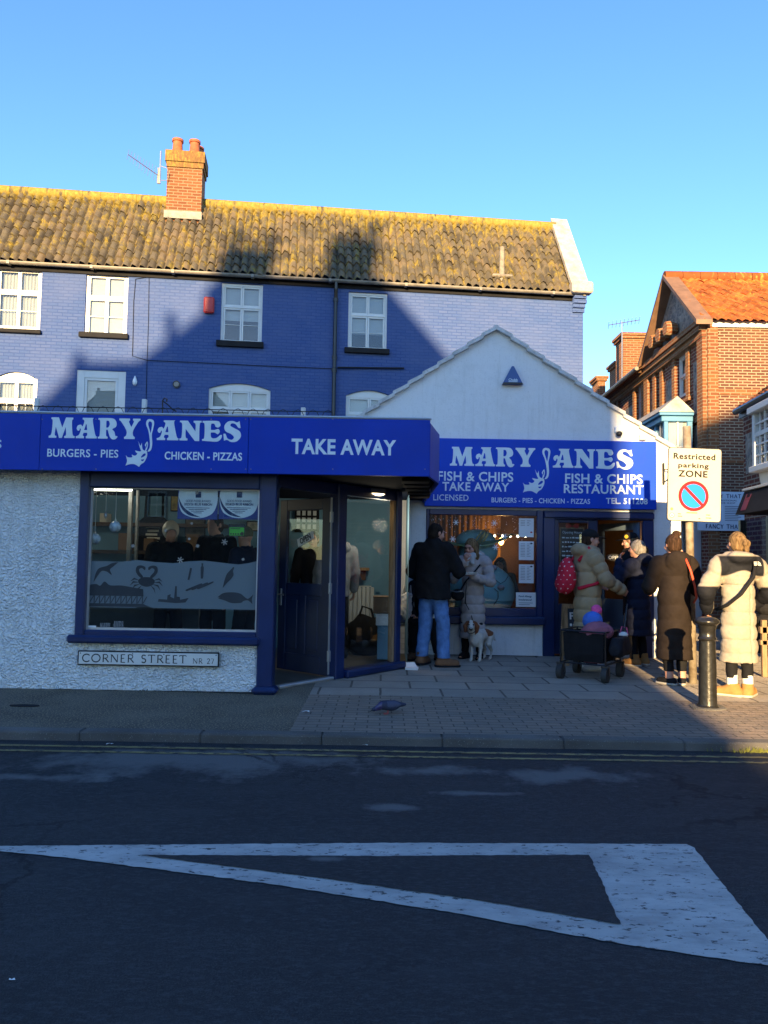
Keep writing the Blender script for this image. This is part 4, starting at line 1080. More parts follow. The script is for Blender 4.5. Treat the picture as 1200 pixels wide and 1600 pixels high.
def sign_words(frame, parent, words, mary, anes, hook, n=-.003):
    mb = MB(frame)
    for s, xl, xr, yb, hp, bold in words: mb = MB(frame); text_px(mb, frame, s, xl, xr, yb, hp, n, bold, 1.05); mb.build('lettering', M['letter'], parent)
    for wd, (xl, xr, yt, yb) in (('MARY', mary), ('ANES', anes)):
        xm = (xl + xr) / 2; mb = MB(frame)
        glyph_word(mb, wd, frame.px(xl, yb, n).x, frame.px(xr, yb, n).x, frame.px(xm, yb, n).z, frame.px(xm, yt, n).z - frame.px(xm, yb, n).z, n)
        mb.build('name_lettering', M['letter'], parent)
    # line and hooked fish that stand for the J
    x0, x1, y0, y1 = hook
    o = frame.px(x0, y1, n); e = frame.px(x1, y0, n); s = e.z - o.z; sx = e.x - o.x
    mb = MB(frame)
    L1 = [(.80,1.0),(.95,.985),(1.0,.92),(.97,.8),(.93,.68),(.955,.5),(.93,.38),(.86,.325),(.79,.325,1),(.83,.36),(.87,.42),(.865,.55),(.80,.75),(.71,.88),(.72,.96)]
    L1h = [(.83,.955),(.78,.9),(.84,.78),(.885,.7,1),(.915,.82),(.92,.92)]
    shape(mb, [L1, L1h], o.x, o.z, s, n, .004, True, sx)
    shape(mb, [[(.44,.53,1),(.52,.44),(.57,.5,1),(.6,.38),(.68,.34),(.78,.325),(.62,.3),(.52,.38)]], o.x, o.z, s, n - .0006, .004, True, sx)
    shape(mb, [[(.69,.46),(.77,.53),(.8,.46),(.76,.36),(.7,.33),(.73,.41)], [(.735,.46),(.765,.49),(.77,.44),(.745,.4)]], o.x, o.z, s, n - .0012, .004, True, sx)
    fish = [(0,.235,1),(.06,.2),(.15,.19),(.24,.2),(.22,.25),(.3,.23),(.38,.24),(.42,.28),(.37,.3),(.34,.34,1),(.5,.32),(.62,.335),(.76,.325),(.78,.22),(.68,.1),(.58,.06),(.5,.0,1),(.34,.05),(.2,.055),(.08,.04),(0,.02,1),(.05,.1),(.04,.16)]
    eye = [(.55,.2),(.64,.27),(.72,.28),(.72,.24),(.62,.2)]
    mouth = [(.56,.15),(.66,.16),(.7,.2,1),(.66,.13),(.6,.12)]
    shape(mb, [fish, eye, mouth], o.x, o.z, s, n - .0018, .004, True, sx)
    mb.build('fish_emblem', M['letter'], parent)
sign_words(FF, fasc, [('BURGERS - PIES', 73.5, 184.5, 714, 12, .012), ('CHICKEN - PIZZAS', 257, 378, 718.5, 12, .02), ('TAKE AWAY', 455, 618.6, 709.5, 23, .03), ('S', -9, 2, 700, 13, .02)],
           (76, 218, 653, 685), (245, 376, 657.5, 688.5), (196, 241, 655, 729))
# soffit, flat roof behind the fascia, and the little balustrade
mb = MB(); mb.prism_z([(-9, 7.49), (fe - .03, 7.49), (fe2 - .04, 8.15), (fe2 - .04, 10.95), (-9, 10.95)], FZ0 + .03, FZ0 + .05); mb.build('soffit', M['soffit'], take)
mb = MB(); mb.prism_z([(-9, 7.49), (fe - .03, 7.49), (fe2 - .04, 8.2), (fe2 - .04, 10.94), (-.5, 10.96), (-.5, 16.8), (-9, 15.9)], FZ1 - .12, FZ1 - .06); mb.build('flat_roof', M['lead'], take)
# ragged broken tiles under the corner of the canopy
mb = MB()
for k in range(5):
    y = 7.75 + k * .32; mb.box(fe - .26 + k * .03, fe + .02 + k * .02, y, y + .27, FZ0 - .02 - .012 * k, FZ0 + .012 - .012 * k)
mb.build('soffit_slats', M['black_matt'], take)
rail = thing('roof_railing', 'thin black hooped railing with short white posts along the shop roof', 'railing', (-3, 7.55, FZ1))
mb = MB(); zt = fz(200, 634, 7.6); zb_ = FZ1 - .06
mb.tube([(-9, 7.6, zt), (at(520, 640, 7.6).x, 7.6, zt - .03)], .005, 5)
x = -8.9
while x < at(510, 640, 7.6).x:
    P = [(x + .075 * (1 - math.cos(math.pi * k / 6)), 7.6, zb_ + .02 + (zt - zb_ - .03) * math.sin(math.pi * k / 6)) for k in range(7)]; mb.tube(P, .0035, 4); x += .15
mb.build('hoops', M['black_gloss'], rail)
for px, y0, h in ((58, 622, .14), (226, 624, .15), (474, 637, .1)):
    p = at(px, y0, 7.62); mb = MB(); mb.bbox(p.x - .022, p.x + .022, 7.6, 7.645, FZ1 - .06, p.z, .005); mb.build('post', M['white_gloss'], rail)
p = at(255, 640, 7.9)
t = thing('scroll_bracket', 'curled black iron bracket lying on the shop roof', 'bracket', (p.x, 7.9, FZ1 - .06))
mb = MB(); P = [at(*q, 7.9) for q in ((254, 652), (254, 634), (254, 626), (257, 622), (261, 624), (260, 628))]; mb.tube(P, .008, 5)
P = [at(*q, 7.9) for q in ((255, 627), (262, 632), (270, 640), (276, 643))]; mb.tube(P, .007, 5); mb.build('scroll', M['black_gloss'], t)

# corner entrance on the splay
A = Vector((fx(420, 1075), TY + .15)); B = Vector((at(621, 1042, 9.55).x, 9.55))
dv = (B - A); EL = dv.length; EROT = math.atan2(dv.y, dv.x)
EF = Frame(A.x, A.y, EROT)
ez1 = FZ0 + .03
ent = thing('shop_entrance', 'dark blue painted entrance frame across the takeaway corner', 'entrance', (A.x, A.y, .1), EROT)
pc = .47 * EL                                # middle pier
mb = MB(EF)
mb.bbox(EL - .09, EL + .02, -.03, .09, .1, ez1, .01)
mb.bbox(pc - .065, pc + .085, -.04, .10, .1, ez1, .01)
mb.bbox(.0, EL, .0, .08, ez1 - .12, ez1, .006)
mb.bbox(pc + .08, EL + .06, -.10, .10, .1, .19, .02)
mb.build('frame', M['blue_frame'], ent)
mb = MB(); xl, xr = fx(406, 870), fx(431, 870)
mb.bbox(xl - .0, xr, TY - .04, TY + .16, .1, ez1, .012); mb.bbox(xl - .03, xr + .06, TY - .16, TY + .04, .1, .175, .03); mb.build('corner_post', M['blue_frame'], ent)
mb = MB(EF); mb.bbox(.10, pc - .07, -.03, .05, .1, .135, .01); mb.build('threshold', M['aluminium'], ent)
mb = MB(EF); mb.box(pc + .085, EL - .09, .03, .036, .19, ez1 - .12); mb.build('side_pane', M['glass'], ent)
mb = MB(EF); mb.bbox(EL - .13, EL - .09, -.01, .06, .19, ez1 - .12, .004); mb.build('inner_trim', M['wood'], ent)
# the open door, hinged at the pier and swung inwards
H = EF.world((pc - .07, .06, 0)); Fp = at(434, 1045, 9.2)
dd = Vector((Fp.x - H.x, Fp.y - H.y)); DL = dd.length; DROT = math.atan2(dd.y, dd.x)
# frame x from free edge to hinge so the outside faces the street
DF = Frame(H.x + math.cos(DROT) * DL, H.y + math.sin(DROT) * DL, DROT + math.pi)
door_top = min(ez1 - .14, 2.12)
mb = MB(DF); t_ = .022
def dbox(a, b, c, d): mb.bbox(a, b, -t_, t_, c, d, .006)
st = .13; zlock = fz(480, 918, 9.2)
dbox(0, st, .13, door_top); dbox(DL - st, DL, .13, door_top); dbox(st, DL - st, door_top - .13, door_top); dbox(st, DL - st, zlock - .08, zlock + .06); dbox(st, DL - st, .13, .33); dbox(DL / 2 - .05, DL / 2 + .05, .33, zlock - .08)
for a, b in ((st, DL / 2 - .05), (DL / 2 + .05, DL - st)): mb.box(a, b, -.010, .010, .33, zlock - .08); mb.bbox(a + .05, b - .05, -.017, .017, .38, zlock - .13, .008)
door = mb.build('door', M['blue_door'], ent)
mb = MB(DF); mb.box(st, DL - st, -.004, .004, zlock + .06, door_top - .13); mb.build('door_glass', M['glass'], door)
mb = MB(DF); z = fz(436, 930, 9.5); mb.bbox(.04, .075, -.035, -t_, z - .10, z + .10, .006); mb.tube([(.057, -.035, z + .03), (.057, -.07, z + .03), (.15, -.07, z + .03)], .010, 8); mb.build('door_handle', M['steel'], door)
mb = MB(DF)
for z in (.35, 1.1, 1.9): mb.bbox(DL - .004, DL + .02, -.03, .03, z - .06, z + .06, .003)
mb.box(DL + .001, DL + .006, -.02, .02, .15, door_top); mb.build('hinge', M['aluminium'], door)
mb = MB(DF); c = DL * .52; z = fz(480, 842, 9.2)
op = thing('open_sign', 'small tilted OPEN card hung inside the takeaway door glass', 'sign', DF.world((c, -.03, z)), DF.rot)
bm_ = Frame(DF.o.x, DF.o.y, DF.rot); mb = MB(DF); mb.prism([(c - .12, z - .10), (c + .14, z - .0), (c + .115, z + .085), (c - .145, z - .015)], -.014, -.008); mb.build('card', M['paper'], op)
mb = MB(DF); V, F = curve_mesh(('OPEN', .03, 1.0)); V = V.copy(); k = .19 / (V[:, 0].max()); a = math.atan2(.10, .26)
X = V[:, 0] * k - .095; Z = V[:, 1] * k * 1.25 - .03; V[:, 0] = c - .002 + X * math.cos(a) - Z * math.sin(a); V[:, 1] = z - .007 + X * math.sin(a) + Z * math.cos(a)
put_flat(mb, V, F, -.0165, .002); mb.build('lettering', M['ink'], op)

# interior
mb = MB(); BKY = 11.4
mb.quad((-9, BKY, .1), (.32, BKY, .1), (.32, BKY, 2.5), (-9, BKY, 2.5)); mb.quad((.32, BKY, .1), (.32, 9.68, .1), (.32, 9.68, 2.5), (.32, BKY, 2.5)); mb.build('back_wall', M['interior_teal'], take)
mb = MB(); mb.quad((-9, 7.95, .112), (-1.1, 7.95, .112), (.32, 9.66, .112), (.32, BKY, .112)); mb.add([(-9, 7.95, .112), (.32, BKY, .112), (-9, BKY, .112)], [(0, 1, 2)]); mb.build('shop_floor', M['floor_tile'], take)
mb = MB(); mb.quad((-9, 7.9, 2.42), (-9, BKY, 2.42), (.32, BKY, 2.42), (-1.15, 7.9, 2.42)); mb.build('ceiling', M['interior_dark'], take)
p = at(591, 850, 10.6); mb = MB(); mb.box(p.x - .03, p.x + .03, BKY - .05, BKY, .95, 2.35); mb.build('wall_batten', M['interior_teal'], take)
# partition between kitchen side and lobby, and kitchen fittings seen through the window
mb = MB(); mb.box(-4.5, -2.35, 9.9, 10.0, .112, 1.05); mb.box(-4.5, -2.35, 9.75, 10.05, 1.05, 1.10); cnt = thing('shop_counter', 'dark serving counter behind the takeaway window', 'counter', (-3.4, 9.9, .112)); mb.build('body', M['interior_dark'], cnt)
mb = MB(); mb.box(-4.4, -2.5, 9.85, 9.87, 1.10, 1.5); mb.build('glass_screen', M['glass'], cnt)
mb = MB(); mb.box(-4.5, -2.3, 11.05, 11.39, 1.45, 1.5); mb.box(-4.5, -2.3, 11.05, 11.39, 1.85, 1.9); sh = thing('wall_shelf', 'shelf of boxes on the back wall of the takeaway', 'shelf', (-3.4, 11.2, 1.45)); mb.build('boards', M['interior_brown'], sh)
r_ = random.Random(4); x = -4.4
while x < -2.5:
    w = r_.uniform(.08, .2); h = r_.uniform(.12, .28); zb_ = r_.choice((1.502, 1.902)); mb = MB(); mb.bbox(x, x + w, 11.1, 11.3, zb_, zb_ + h, .006)
    tag(mb.build('food_box', [M['cardboard'], M['red_plastic'], M['cream'], M['interior_dark']][r_.randrange(4)] if False else r_.choice([M['cardboard'], M['red_plastic'], M['cream']]), None, False, (x, 11.2, zb_)), 'small box standing on the takeaway back shelf', 'box', 'boxes on the back shelf'); x += w + .18
a, b = at(197, 900, 10), at(211, 760, 10)
mb = MB(); mb.bbox(a.x, a.x + .05, 9.98, 10.04, 1.1, 2.41, .004); mb.bbox(a.x + .1, a.x + .13, 9.98, 10.04, 1.1, 2.41, .004); tag(mb.build('steel_post', M['aluminium'], None, False, (a.x, 10, 1.1)), 'pale upright post behind the takeaway window', 'post')
# apron hung on the back wall
p = at(237, 830, 11.2)
t = thing('apron', 'dark printed apron hanging on the back wall inside the window', 'apron', (p.x, 11.3, p.z))
mb = MB(); w = .24
mb.prism([(p.x - w, p.z - .45), (p.x + w, p.z - .45), (p.x + w * 1.05, p.z + .12), (p.x + w * .55, p.z + .22), (p.x - w * .55, p.z + .22), (p.x - w * 1.05, p.z + .12)], 11.28, 11.31); mb.build('cloth', M['black_matt'], t)
mb = MB(); mb.tube([(p.x - .13, 11.29, p.z + .2), (p.x - .12, 11.3, p.z + .55), (p.x + .12, 11.3, p.z + .55), (p.x + .13, 11.29, p.z + .2)], .02, 6); mb.build('neck_strap', M['black_matt'], t)
mb = MB()
for k in range(7): mb.box(p.x - .11 + .02 * (k % 2), p.x + .10 - .02 * (k % 3), 11.274, 11.279, p.z + .05 - k * .055, p.z + .08 - k * .055)
mb.build('print', M['cream'], t)
# posters on the back wall
for px, py, w, h, cc, lab in ((272, 785, .12, .26, (.30, .24, .05), 'yellow notice on the takeaway back wall'), (304, 822, .30, .34, (.10, .09, .07), 'framed brown picture on the takeaway back wall'), (395, 822, .2, .15, (.4, .4, .3), 'cream notice on the takeaway back wall'), (388, 800, .16, .2, (.35, .37, .36), 'white notice behind the green sticker')):
    p = at(px, py, 11.3); mb = MB(); mb.bbox(p.x - w / 2, p.x + w / 2, 11.33, 11.36, p.z - h / 2, p.z + h / 2, .006); t = thing('wall_poster', lab, 'poster', (p.x, 11.35, p.z - h / 2)); mb.build('frame', M['black_matt'], t)
    mb = MB(); mb.box(p.x - w / 2 + .015, p.x + w / 2 - .015, 11.322, 11.329, p.z - h / 2 + .015, p.z + h / 2 - .015); mb.build('picture', paint('poster_print', cc, .7, .5, 14), t)
p = at(478, 810, 11.2)
t = thing('wall_poster', 'black and white picture seen through the takeaway door glass', 'poster', (p.x, 11.35, p.z - .2)); mb = MB(); mb.bbox(p.x - .18, p.x + .18, 11.34, 11.37, p.z - .2, p.z + .2, .006); mb.build('frame', M['black_matt'], t)
mb = MB()
for k in range(12): mb.box(p.x - .15 + (k % 4) * .08, p.x - .10 + (k % 4) * .08, 11.33, 11.338, p.z + .05 - (k // 4) * .1, p.z + .12 - (k // 4) * .1)
mb.build('picture', M['paper'], t)
# radiator, shelf, boxes and bag behind the side pane
a, b = at(543, 975, 11.2), at(580, 918, 11.2)
t = thing('radiator', 'white ribbed radiator on the takeaway lobby wall', 'radiator', (a.x, 11.3, a.z)); mb = MB(); x = a.x - .3
while x < b.x: mb.bbox(x, x + .055, 11.24, 11.33, a.z - .05, b.z, .012); x += .062
mb.build('fins', M['white_gloss'], t); mb = MB(); mb.bbox(a.x - .3, b.x, 11.26, 11.32, b.z + .002, b.z + .02, .004); mb.build('top_grille', M['white_gloss'], t)
a, b = at(549, 889, 11.2), at(577, 886, 11.2)
t = thing('wall_shelf', 'small brown ledge shelf above the lobby radiator', 'shelf', (a.x, 11.3, a.z)); mb = MB(); mb.bbox(a.x, b.x, 11.1, 11.39, a.z - .02, a.z + .02, .004); mb.build('board', M['wood'], t); mb = MB(); mb.prism([(a.x + .1, a.z - .02), (b.x - .05, a.z - .02), (b.x - .05, a.z - .16), (b.x - .1, a.z - .16)], 11.2, 11.23); mb.build('bracket', M['interior_brown'], t)
for px0, px1, y0, y1, mm, lab in ((583, 609, 934, 958, 'cardboard', 'brown cardboard box on top of the white box in the entrance'), (587, 609, 961, 977, 'paper', 'white box between the brown box and the blue bin'), (589, 610, 979, 1030, 'interior_teal', 'tall blue bin at the bottom of the stack by the entrance')):
    a, b = at(px0, y1, 10.0), at(px1, y0, 10.0); t = thing('stacked_box', lab, 'box', (a.x, 10.1, a.z)); mb = MB(); mb.bbox(a.x, b.x, 9.95, 10.25, a.z + .003, b.z, .006); mb.build('body', M[mm], t)
    mb = MB(); mb.bbox(a.x - .006, b.x + .006, 9.944, 10.256, b.z + .001, b.z + .016, .003); mb.build('lid', M[mm], t)
a = at(570, 1010, 10.7)
t = thing('black_sack', 'large black bag slumped on the takeaway floor', 'bag', (a.x, 10.7, .112))
mb = MB(); mb.ball((a.x, 10.75, .36), (.30, .25, .30), 18, 10); o = mb.build('body', M['black_matt'], t, True)
for v in o.data.vertices: v.co *= 1 + .06 * math.sin(v.co.x * 23) * math.cos(v.co.z * 19)
mb = MB(); mb.tube([(a.x - .1, 10.7, .6), (a.x - .04, 10.68, .78), (a.x + .08, 10.7, .74), (a.x + .12, 10.74, .58)], .018, 6); mb.build('strap', M['black_matt'], t)
# lamps that are lit: strip light in the window, round lamp in the porch
a, b = at(143, 764, 8.6), at(206, 764, 8.6)
t = thing('strip_light', 'lit fluorescent strip light at the top of the takeaway window', 'light', (a.x, 8.6, a.z)); mb = MB(); mb.tube([(a.x - .2, 8.6, a.z + .0), (b.x, 8.6, a.z - .0)], .018, 8); mb.build('tube', glow('lit_tube', (1, .93, .72), 2.6), t)
mb = MB(); mb.bbox(a.x - .25, b.x + .05, 8.57, 8.63, a.z + .022, 2.419, .004); mb.build('batten', M['white_plastic'], t)
p = at(582, 772, 9.25)
t = thing('porch_lamp', 'round lit lamp under the soffit of the takeaway entrance', 'lamp', (p.x, 9.25, p.z)); mb = MB(); mb.lathe((p.x, 9.25, p.z), [(.155, .0), (.165, .03), (.16, .055), (.1, FZ0 + .029 - p.z)], 24); mb.build('rim', M['gutter'], t, R(40))
mb = MB(); mb.lathe((p.x, 9.25, p.z), [(.0, -.034), (.06, -.03), (.11, -.018), (.15, -.001)], 24); mb.build('diffuser', glow('lit_diffuser', (1, .78, .42), 3.0), t, True)
ld = bpy.data.lights.new('porch_lamp_light', 'POINT'); ld.energy = 6; ld.color = (1, .82, .6); ld.shadow_soft_size = .1
lo = bpy.data.objects.new('porch_lamp_light', ld); lo.location = (.10, .80, -.34); lo.parent = t; COL.objects.link(lo)
ld = bpy.data.lights.new('strip_light_light', 'POINT'); ld.energy = 9; ld.color = (1, .9, .7); ld.shadow_soft_size = .15
lo = bpy.data.objects.new('strip_light_light', ld); lo.location = (0, 0, -.1); lo.parent = sh; lo.location = (-.2, -1.4, .85); COL.objects.link(lo)
# baubles on threads
for px, py, r, lab in ((148, 842, 9, 'larger glass bauble with a wintry scene hanging lowest in the takeaway window'), (180, 823, 9, 'glass bauble with a little house hanging right of the other ornaments')):
    p = at(px, py, 7.95); k = r * 7.95 / FPX
    t = thing('bauble', lab, 'bauble', (p.x, 7.95, p.z), 0, 'ornaments hung in the takeaway window')
    mb = MB(); mb.ball((p.x, 7.95, p.z), k, 18, 12); mb.build('globe', paint('frosted_bauble', (.50, .56, .6), .25, .5, 22), t, True)
    mb = MB(); mb.lathe((p.x, 7.95, p.z + k * .95), [(.012, 0), (.012, .02)], 10); mb.build('cap', M['steel'], t); mb = MB(); mb.tube([(p.x, 7.95, p.z + k), (p.x, 7.95, 2.41)], .003, 5); mb.build('thread', M['paper'], t)
p = at(165, 805, 7.95); t = thing('bauble', 'small spindle shaped ornament hanging between the two glass baubles', 'ornament', (p.x, 7.95, p.z), 0, 'ornaments hung in the takeaway window')
mb = MB(); mb.lathe((p.x, 7.95, p.z - .045), [(.002, 0), (.018, .03), (.02, .05), (.002, .09)], 10); mb.build('drop', M['aluminium'], t, True); mb = MB(); mb.tube([(p.x, 7.95, p.z + .04), (p.x, 7.95, 2.41)], .003, 5); mb.build('thread', M['paper'], t)

# street name plate on the wall
a, b = TF.px(122, 1039, -.02), TF.px(343.5, 1018, -.02); zc = (fz(232, 1017), fz(232, 1040))
t = thing('street_name_plate', 'white CORNER STREET name plate with black border on the roughcast wall', 'sign', TF.world((a.x, -.02, zc[1])))
NF = Frame(0, TY - .045); z0, z1 = zc[1], zc[0]
mb = MB(NF); mb.bbox(a.x, b.x, 0, .02, z0, z1, .006); mb.build('border', M['ink'], t)
mb = MB(NF); mb.bbox(a.x + .013, b.x - .013, -.003, .01, z0 + .013, z1 - .013, .003); mb.build('plate', M['white_gloss'], t)
L = b.x - a.x; h = z1 - z0
mb = MB(NF); serif_word(mb, 'CORNER STREET', a.x + L * .035, a.x + L * .77, z0 + h * .24, h * .52, -.0035); mb.build('lettering', M['ink'], t); mb = MB(NF); serif_word(mb, 'NR 27', a.x + L * .815, a.x + L * .965, z0 + h * .24, h * .34, -.0035, .07)
mb.build('lettering', M['ink'], t)
mb = MB(NF)
for xx in (a.x + .03, b.x - .03, a.x + L * .39, a.x + L * .61): mb.lathe((xx, -.006, z1 - .026), [(.006, 0), (.006, .004)], 8, 'y')
mb.build('fixing', M['ink'], t)

# ------------------------------------------------------------------ restaurant with the white gable
GY = 11.0
GF = Frame(0, GY)
def gl(px, py, n=0.0): p = GF.px(px, py, n); return (p.x, p.z)
rest = thing('restaurant', 'white rendered gable fronted fish restaurant with blue shopfront', 'restaurant', (2, GY, .1))
ap = gl(775, 514); le = gl(540, 667); re_ = (4.26, ap[1] - (4.26 - ap[0]) * (ap[1] - gl(1038, 694)[1]) / (gl(1038, 694)[0] - ap[0]))
gx = .24
zl = le[1] + (gx - le[0]) * (ap[1] - le[1]) / (ap[0] - le[0])
w0, w1 = gl(665, 880)[0], gl(848, 880)[0]; d1 = gl(1021, 900)[0]
sill_z = gl(750, 968)[1]; top_zz = gl(800, 797)[1]
wall_ops = [(w0, w1, sill_z, top_zz), (w1 + .001, d1, .1, top_zz)]
mb = MB(GF)
wall_openings(mb, gx, re_[0], .05, top_zz + .4, wall_ops, .2)
mb.add([(le[0] - .6, 0, top_zz + .4), (re_[0], 0, top_zz + .4), (re_[0], 0, re_[1]), (ap[0], 0, ap[1]), (le[0] - .6, 0, le[1] - .6 * (ap[1] - le[1]) / (ap[0] - le[0]))], [(0, 1, 2, 3, 4)])
mb.quad((re_[0], 0, .05), (re_[0], 6.5, .05), (re_[0], 6.5, re_[1]), (re_[0], 0, re_[1]))
mb.build('wall', M['white_render'], rest)
mb = MB(GF)
bx1 = gl(692, 1000)[0]; mb.box(gx - .05, bx1, -.07, -.003, .1, sill_z - .02); mb.build('brick_plinth', M['white_brick'], rest)
# roof slopes with verge tiles in lengths
mb = MB(GF); lez = le[1] - .6 * (ap[1] - le[1]) / (ap[0] - le[0])
for (xa, za), (xb, zb) in (((le[0] - .6, lez), ap), (ap, (re_[0] + .12, re_[1] - .08))):
    mb.add([(xa, -.03, za + .035), (xb, -.03, zb + .035), (xb, 7, zb + .035), (xa, 7, za + .035), (xa, -.03, za + .005), (xb, -.03, zb + .005), (xb, 7, zb + .005), (xa, 7, za + .005)], [(0, 1, 2, 3), (7, 6, 5, 4), (0, 4, 5, 1), (1, 5, 6, 2), (3, 2, 6, 7), (0, 3, 7, 4)])
rr = mb.build('roof', M['pantile'], rest)
mb = MB(GF); r_ = random.Random(2)
for (xa, za), (xb, zb), n in (((le[0] - .6, lez), ap, 13), ((re_[0] + .12, re_[1] - .08), ap, 12)):
    for k in range(n):
        f0, f1 = k / n, (k + 1.12) / n; j = r_.uniform(-.012, .012)
        x0, z0, x1, z1 = xa + (xb - xa) * f0, za + (zb - za) * f0, xa + (xb - xa) * f1, za + (zb - za) * f1
        V = [(x, y, z + h) for (x, z, hh) in ((x0, z0, .0), (x1, z1, -.035)) for y in (-.075 + j, .12) for h in (.005 + hh, .062 + hh)]
        mb.add(V, [(0, 1, 3, 2), (4, 6, 7, 5), (0, 4, 5, 1), (2, 3, 7, 6), (0, 2, 6, 4), (1, 5, 7, 3)])
mb.build('verge_tiles', paint('pale_painted_verge_tile', (.52, .52, .5), .8, .25, 6, .3, 30, dirt=.5), rr)
# sign board
SF = Frame(0, GY - .09)
rs = thing('restaurant_sign', 'big blue restaurant sign board with pale lettering on the white gable', 'sign', (2, GY - .09, gl(800, 795)[1]))
a, b = SF.px(664, 742), SF.px(1026, 742); z0, z1 = SF.px(845, 793.5).z, SF.px(845, 687).z
mb = MB(SF); mb.bbox(a.x, b.x, 0, .085, z0, z1, .006); mb.build('board', M['sign_blue2'], rs)
sign_words(SF, rs, [('FISH & CHIPS', 684, 802, 751.5, 14.3, .02), ('TAKE AWAY', 691, 795.5, 767, 13.2, .02), ('LICENSED', 677, 732, 782, 9.2, .005), ('BURGERS - PIES - CHICKEN - PIZZAS', 768, 922, 786, 7.5, .012), ('FISH & CHIPS', 883, 1004, 755, 14.3, .02), ('RESTAURANT', 881, 1005.5, 771, 13.6, .02), ('TEL. 511208', 947, 1012, 787.3, 8.8, .02)],
           (703, 836, 699, 728.5), (864, 989, 702, 731.5), (817, 860, 700, 771))
# shopfront: window
win = None
mb = MB(GF); q0, q1 = gl(670, 880)[0], gl(838, 880)[0]; qz0, qz1 = gl(755, 950)[1], gl(755, 805)[1]
mb.bbox(w0, q0, -.02, .10, sill_z, top_zz, .008); mb.bbox(q1, w1, -.02, .10, sill_z, top_zz, .008); mb.bbox(q0, q1, -.015, .10, qz1, top_zz, .006); mb.bbox(q0, q1, -.015, .10, sill_z + .05, qz0, .006); mb.bbox(w0 - .42, w1 + .02, -.11, .10, sill_z - .06, sill_z + .05, .014)
win = mb.build('window', M['blue_frame'], rest)
mb = MB(GF); mb.box(q0, q1, .05, .056, qz0, qz1); mb.build('pane', M['glass'], win)
mb = MB(GF); r_ = random.Random(9); k = 0
for _ in range(150):
    x = r_.uniform(q0 + .02, q1 - .15); z = qz1 - abs(r_.gauss(0, .16)) - .01; s = r_.uniform(.003, .008)
    mb.add([(x - s, .046, z), (x, .046, z - s), (x + s, .046, z), (x, .046, z + s)], [(0, 1, 2, 3)])
for px, py in ((713, 816), (773, 817), (708, 842), (789, 838), (775, 855)):
    c = gl(px, py)
    for k in range(3):
        w = R(60 * k); dx, dz = math.cos(w), math.sin(w); l = .045; t = .006; yy = .044 - k * .0005
        mb.quad((c[0] - dx * l - dz * t, yy, c[1] - dz * l + dx * t), (c[0] - dx * l + dz * t, yy, c[1] - dz * l - dx * t), (c[0] + dx * l + dz * t, yy, c[1] + dz * l - dx * t), (c[0] + dx * l - dz * t, yy, c[1] + dz * l + dx * t))
mb.build('snow_stickers', M['paper'], win)
# notices in the window
for k, (y0, y1, lab) in enumerate(((810, 839, 'topmost white notice with pictures in the restaurant window'), (846, 875, 'white menu sheet second from the top in the restaurant window'), (882, 911, 'white menu sheet third from the top in the restaurant window'))):
    a, b = gl(810.5, y1, .035), gl(834, y0, .035); t = thing('window_notice', lab, 'notice', GF.world((a[0], .035, a[1])), 0, 'notices in the restaurant window')
    mb = MB(GF); mb.box(a[0], b[0], .032, .035, a[1], b[1]); mb.build('sheet', M['paper'], t)
    mb = MB(GF)
    for q in range(9):
        z = b[1] - .04 - q * .022
        if k == 0 and q > 3: continue
        mb.box(a[0] + .025, a[0] + .09, .0305, .0315, z, z + .006); mb.box(a[0] + .115, a[0] + .17 - .02 * (q % 2), .0305, .0315, z, z + .006)
    mb.build('print', M['gutter'], t)
    mb = MB(GF); mb.ball((b[0] - .035, .031, (b[1] - .03) if k else a[1] + .07), (.018, .0008, .012), 8, 5); mb.build('picture', M['red_plastic'] if k == 0 else M['dark_print'], t)
a, b = gl(806, 948, .035), gl(837, 926, .035)
t = thing('allergy_notice', 'white food allergy notice at the bottom of the restaurant window', 'notice', GF.world((a[0], .035, a[1])), 0, 'notices in the restaurant window')
mb = MB(GF); mb.box(a[0], b[0], .030, .034, a[1], b[1]); mb.build('sheet', M['paper'], t)
mb = MB(GF); w, h = b[0] - a[0], b[1] - a[1]; text_fit(mb, 'Food Allergy', a[0] + w * .14, a[0] + w * .8, a[1] + h * .68, h * .12, .0288, .03, thick=.001); text_fit(mb, 'Intolerance?', a[0] + w * .14, a[0] + w * .8, a[1] + h * .44, h * .12, .0288, .03, thick=.001); mb.box(a[0] + w * .14, a[0] + w * .85, .0288, .0296, a[1] + h * .26, a[1] + h * .29); mb.box(a[0] + w * .14, a[0] + w * .7, .0288, .0296, a[1] + h * .14, a[1] + h * .17); mb.build('print', paint('teal_print', (.02, .1, .14), .6), t)
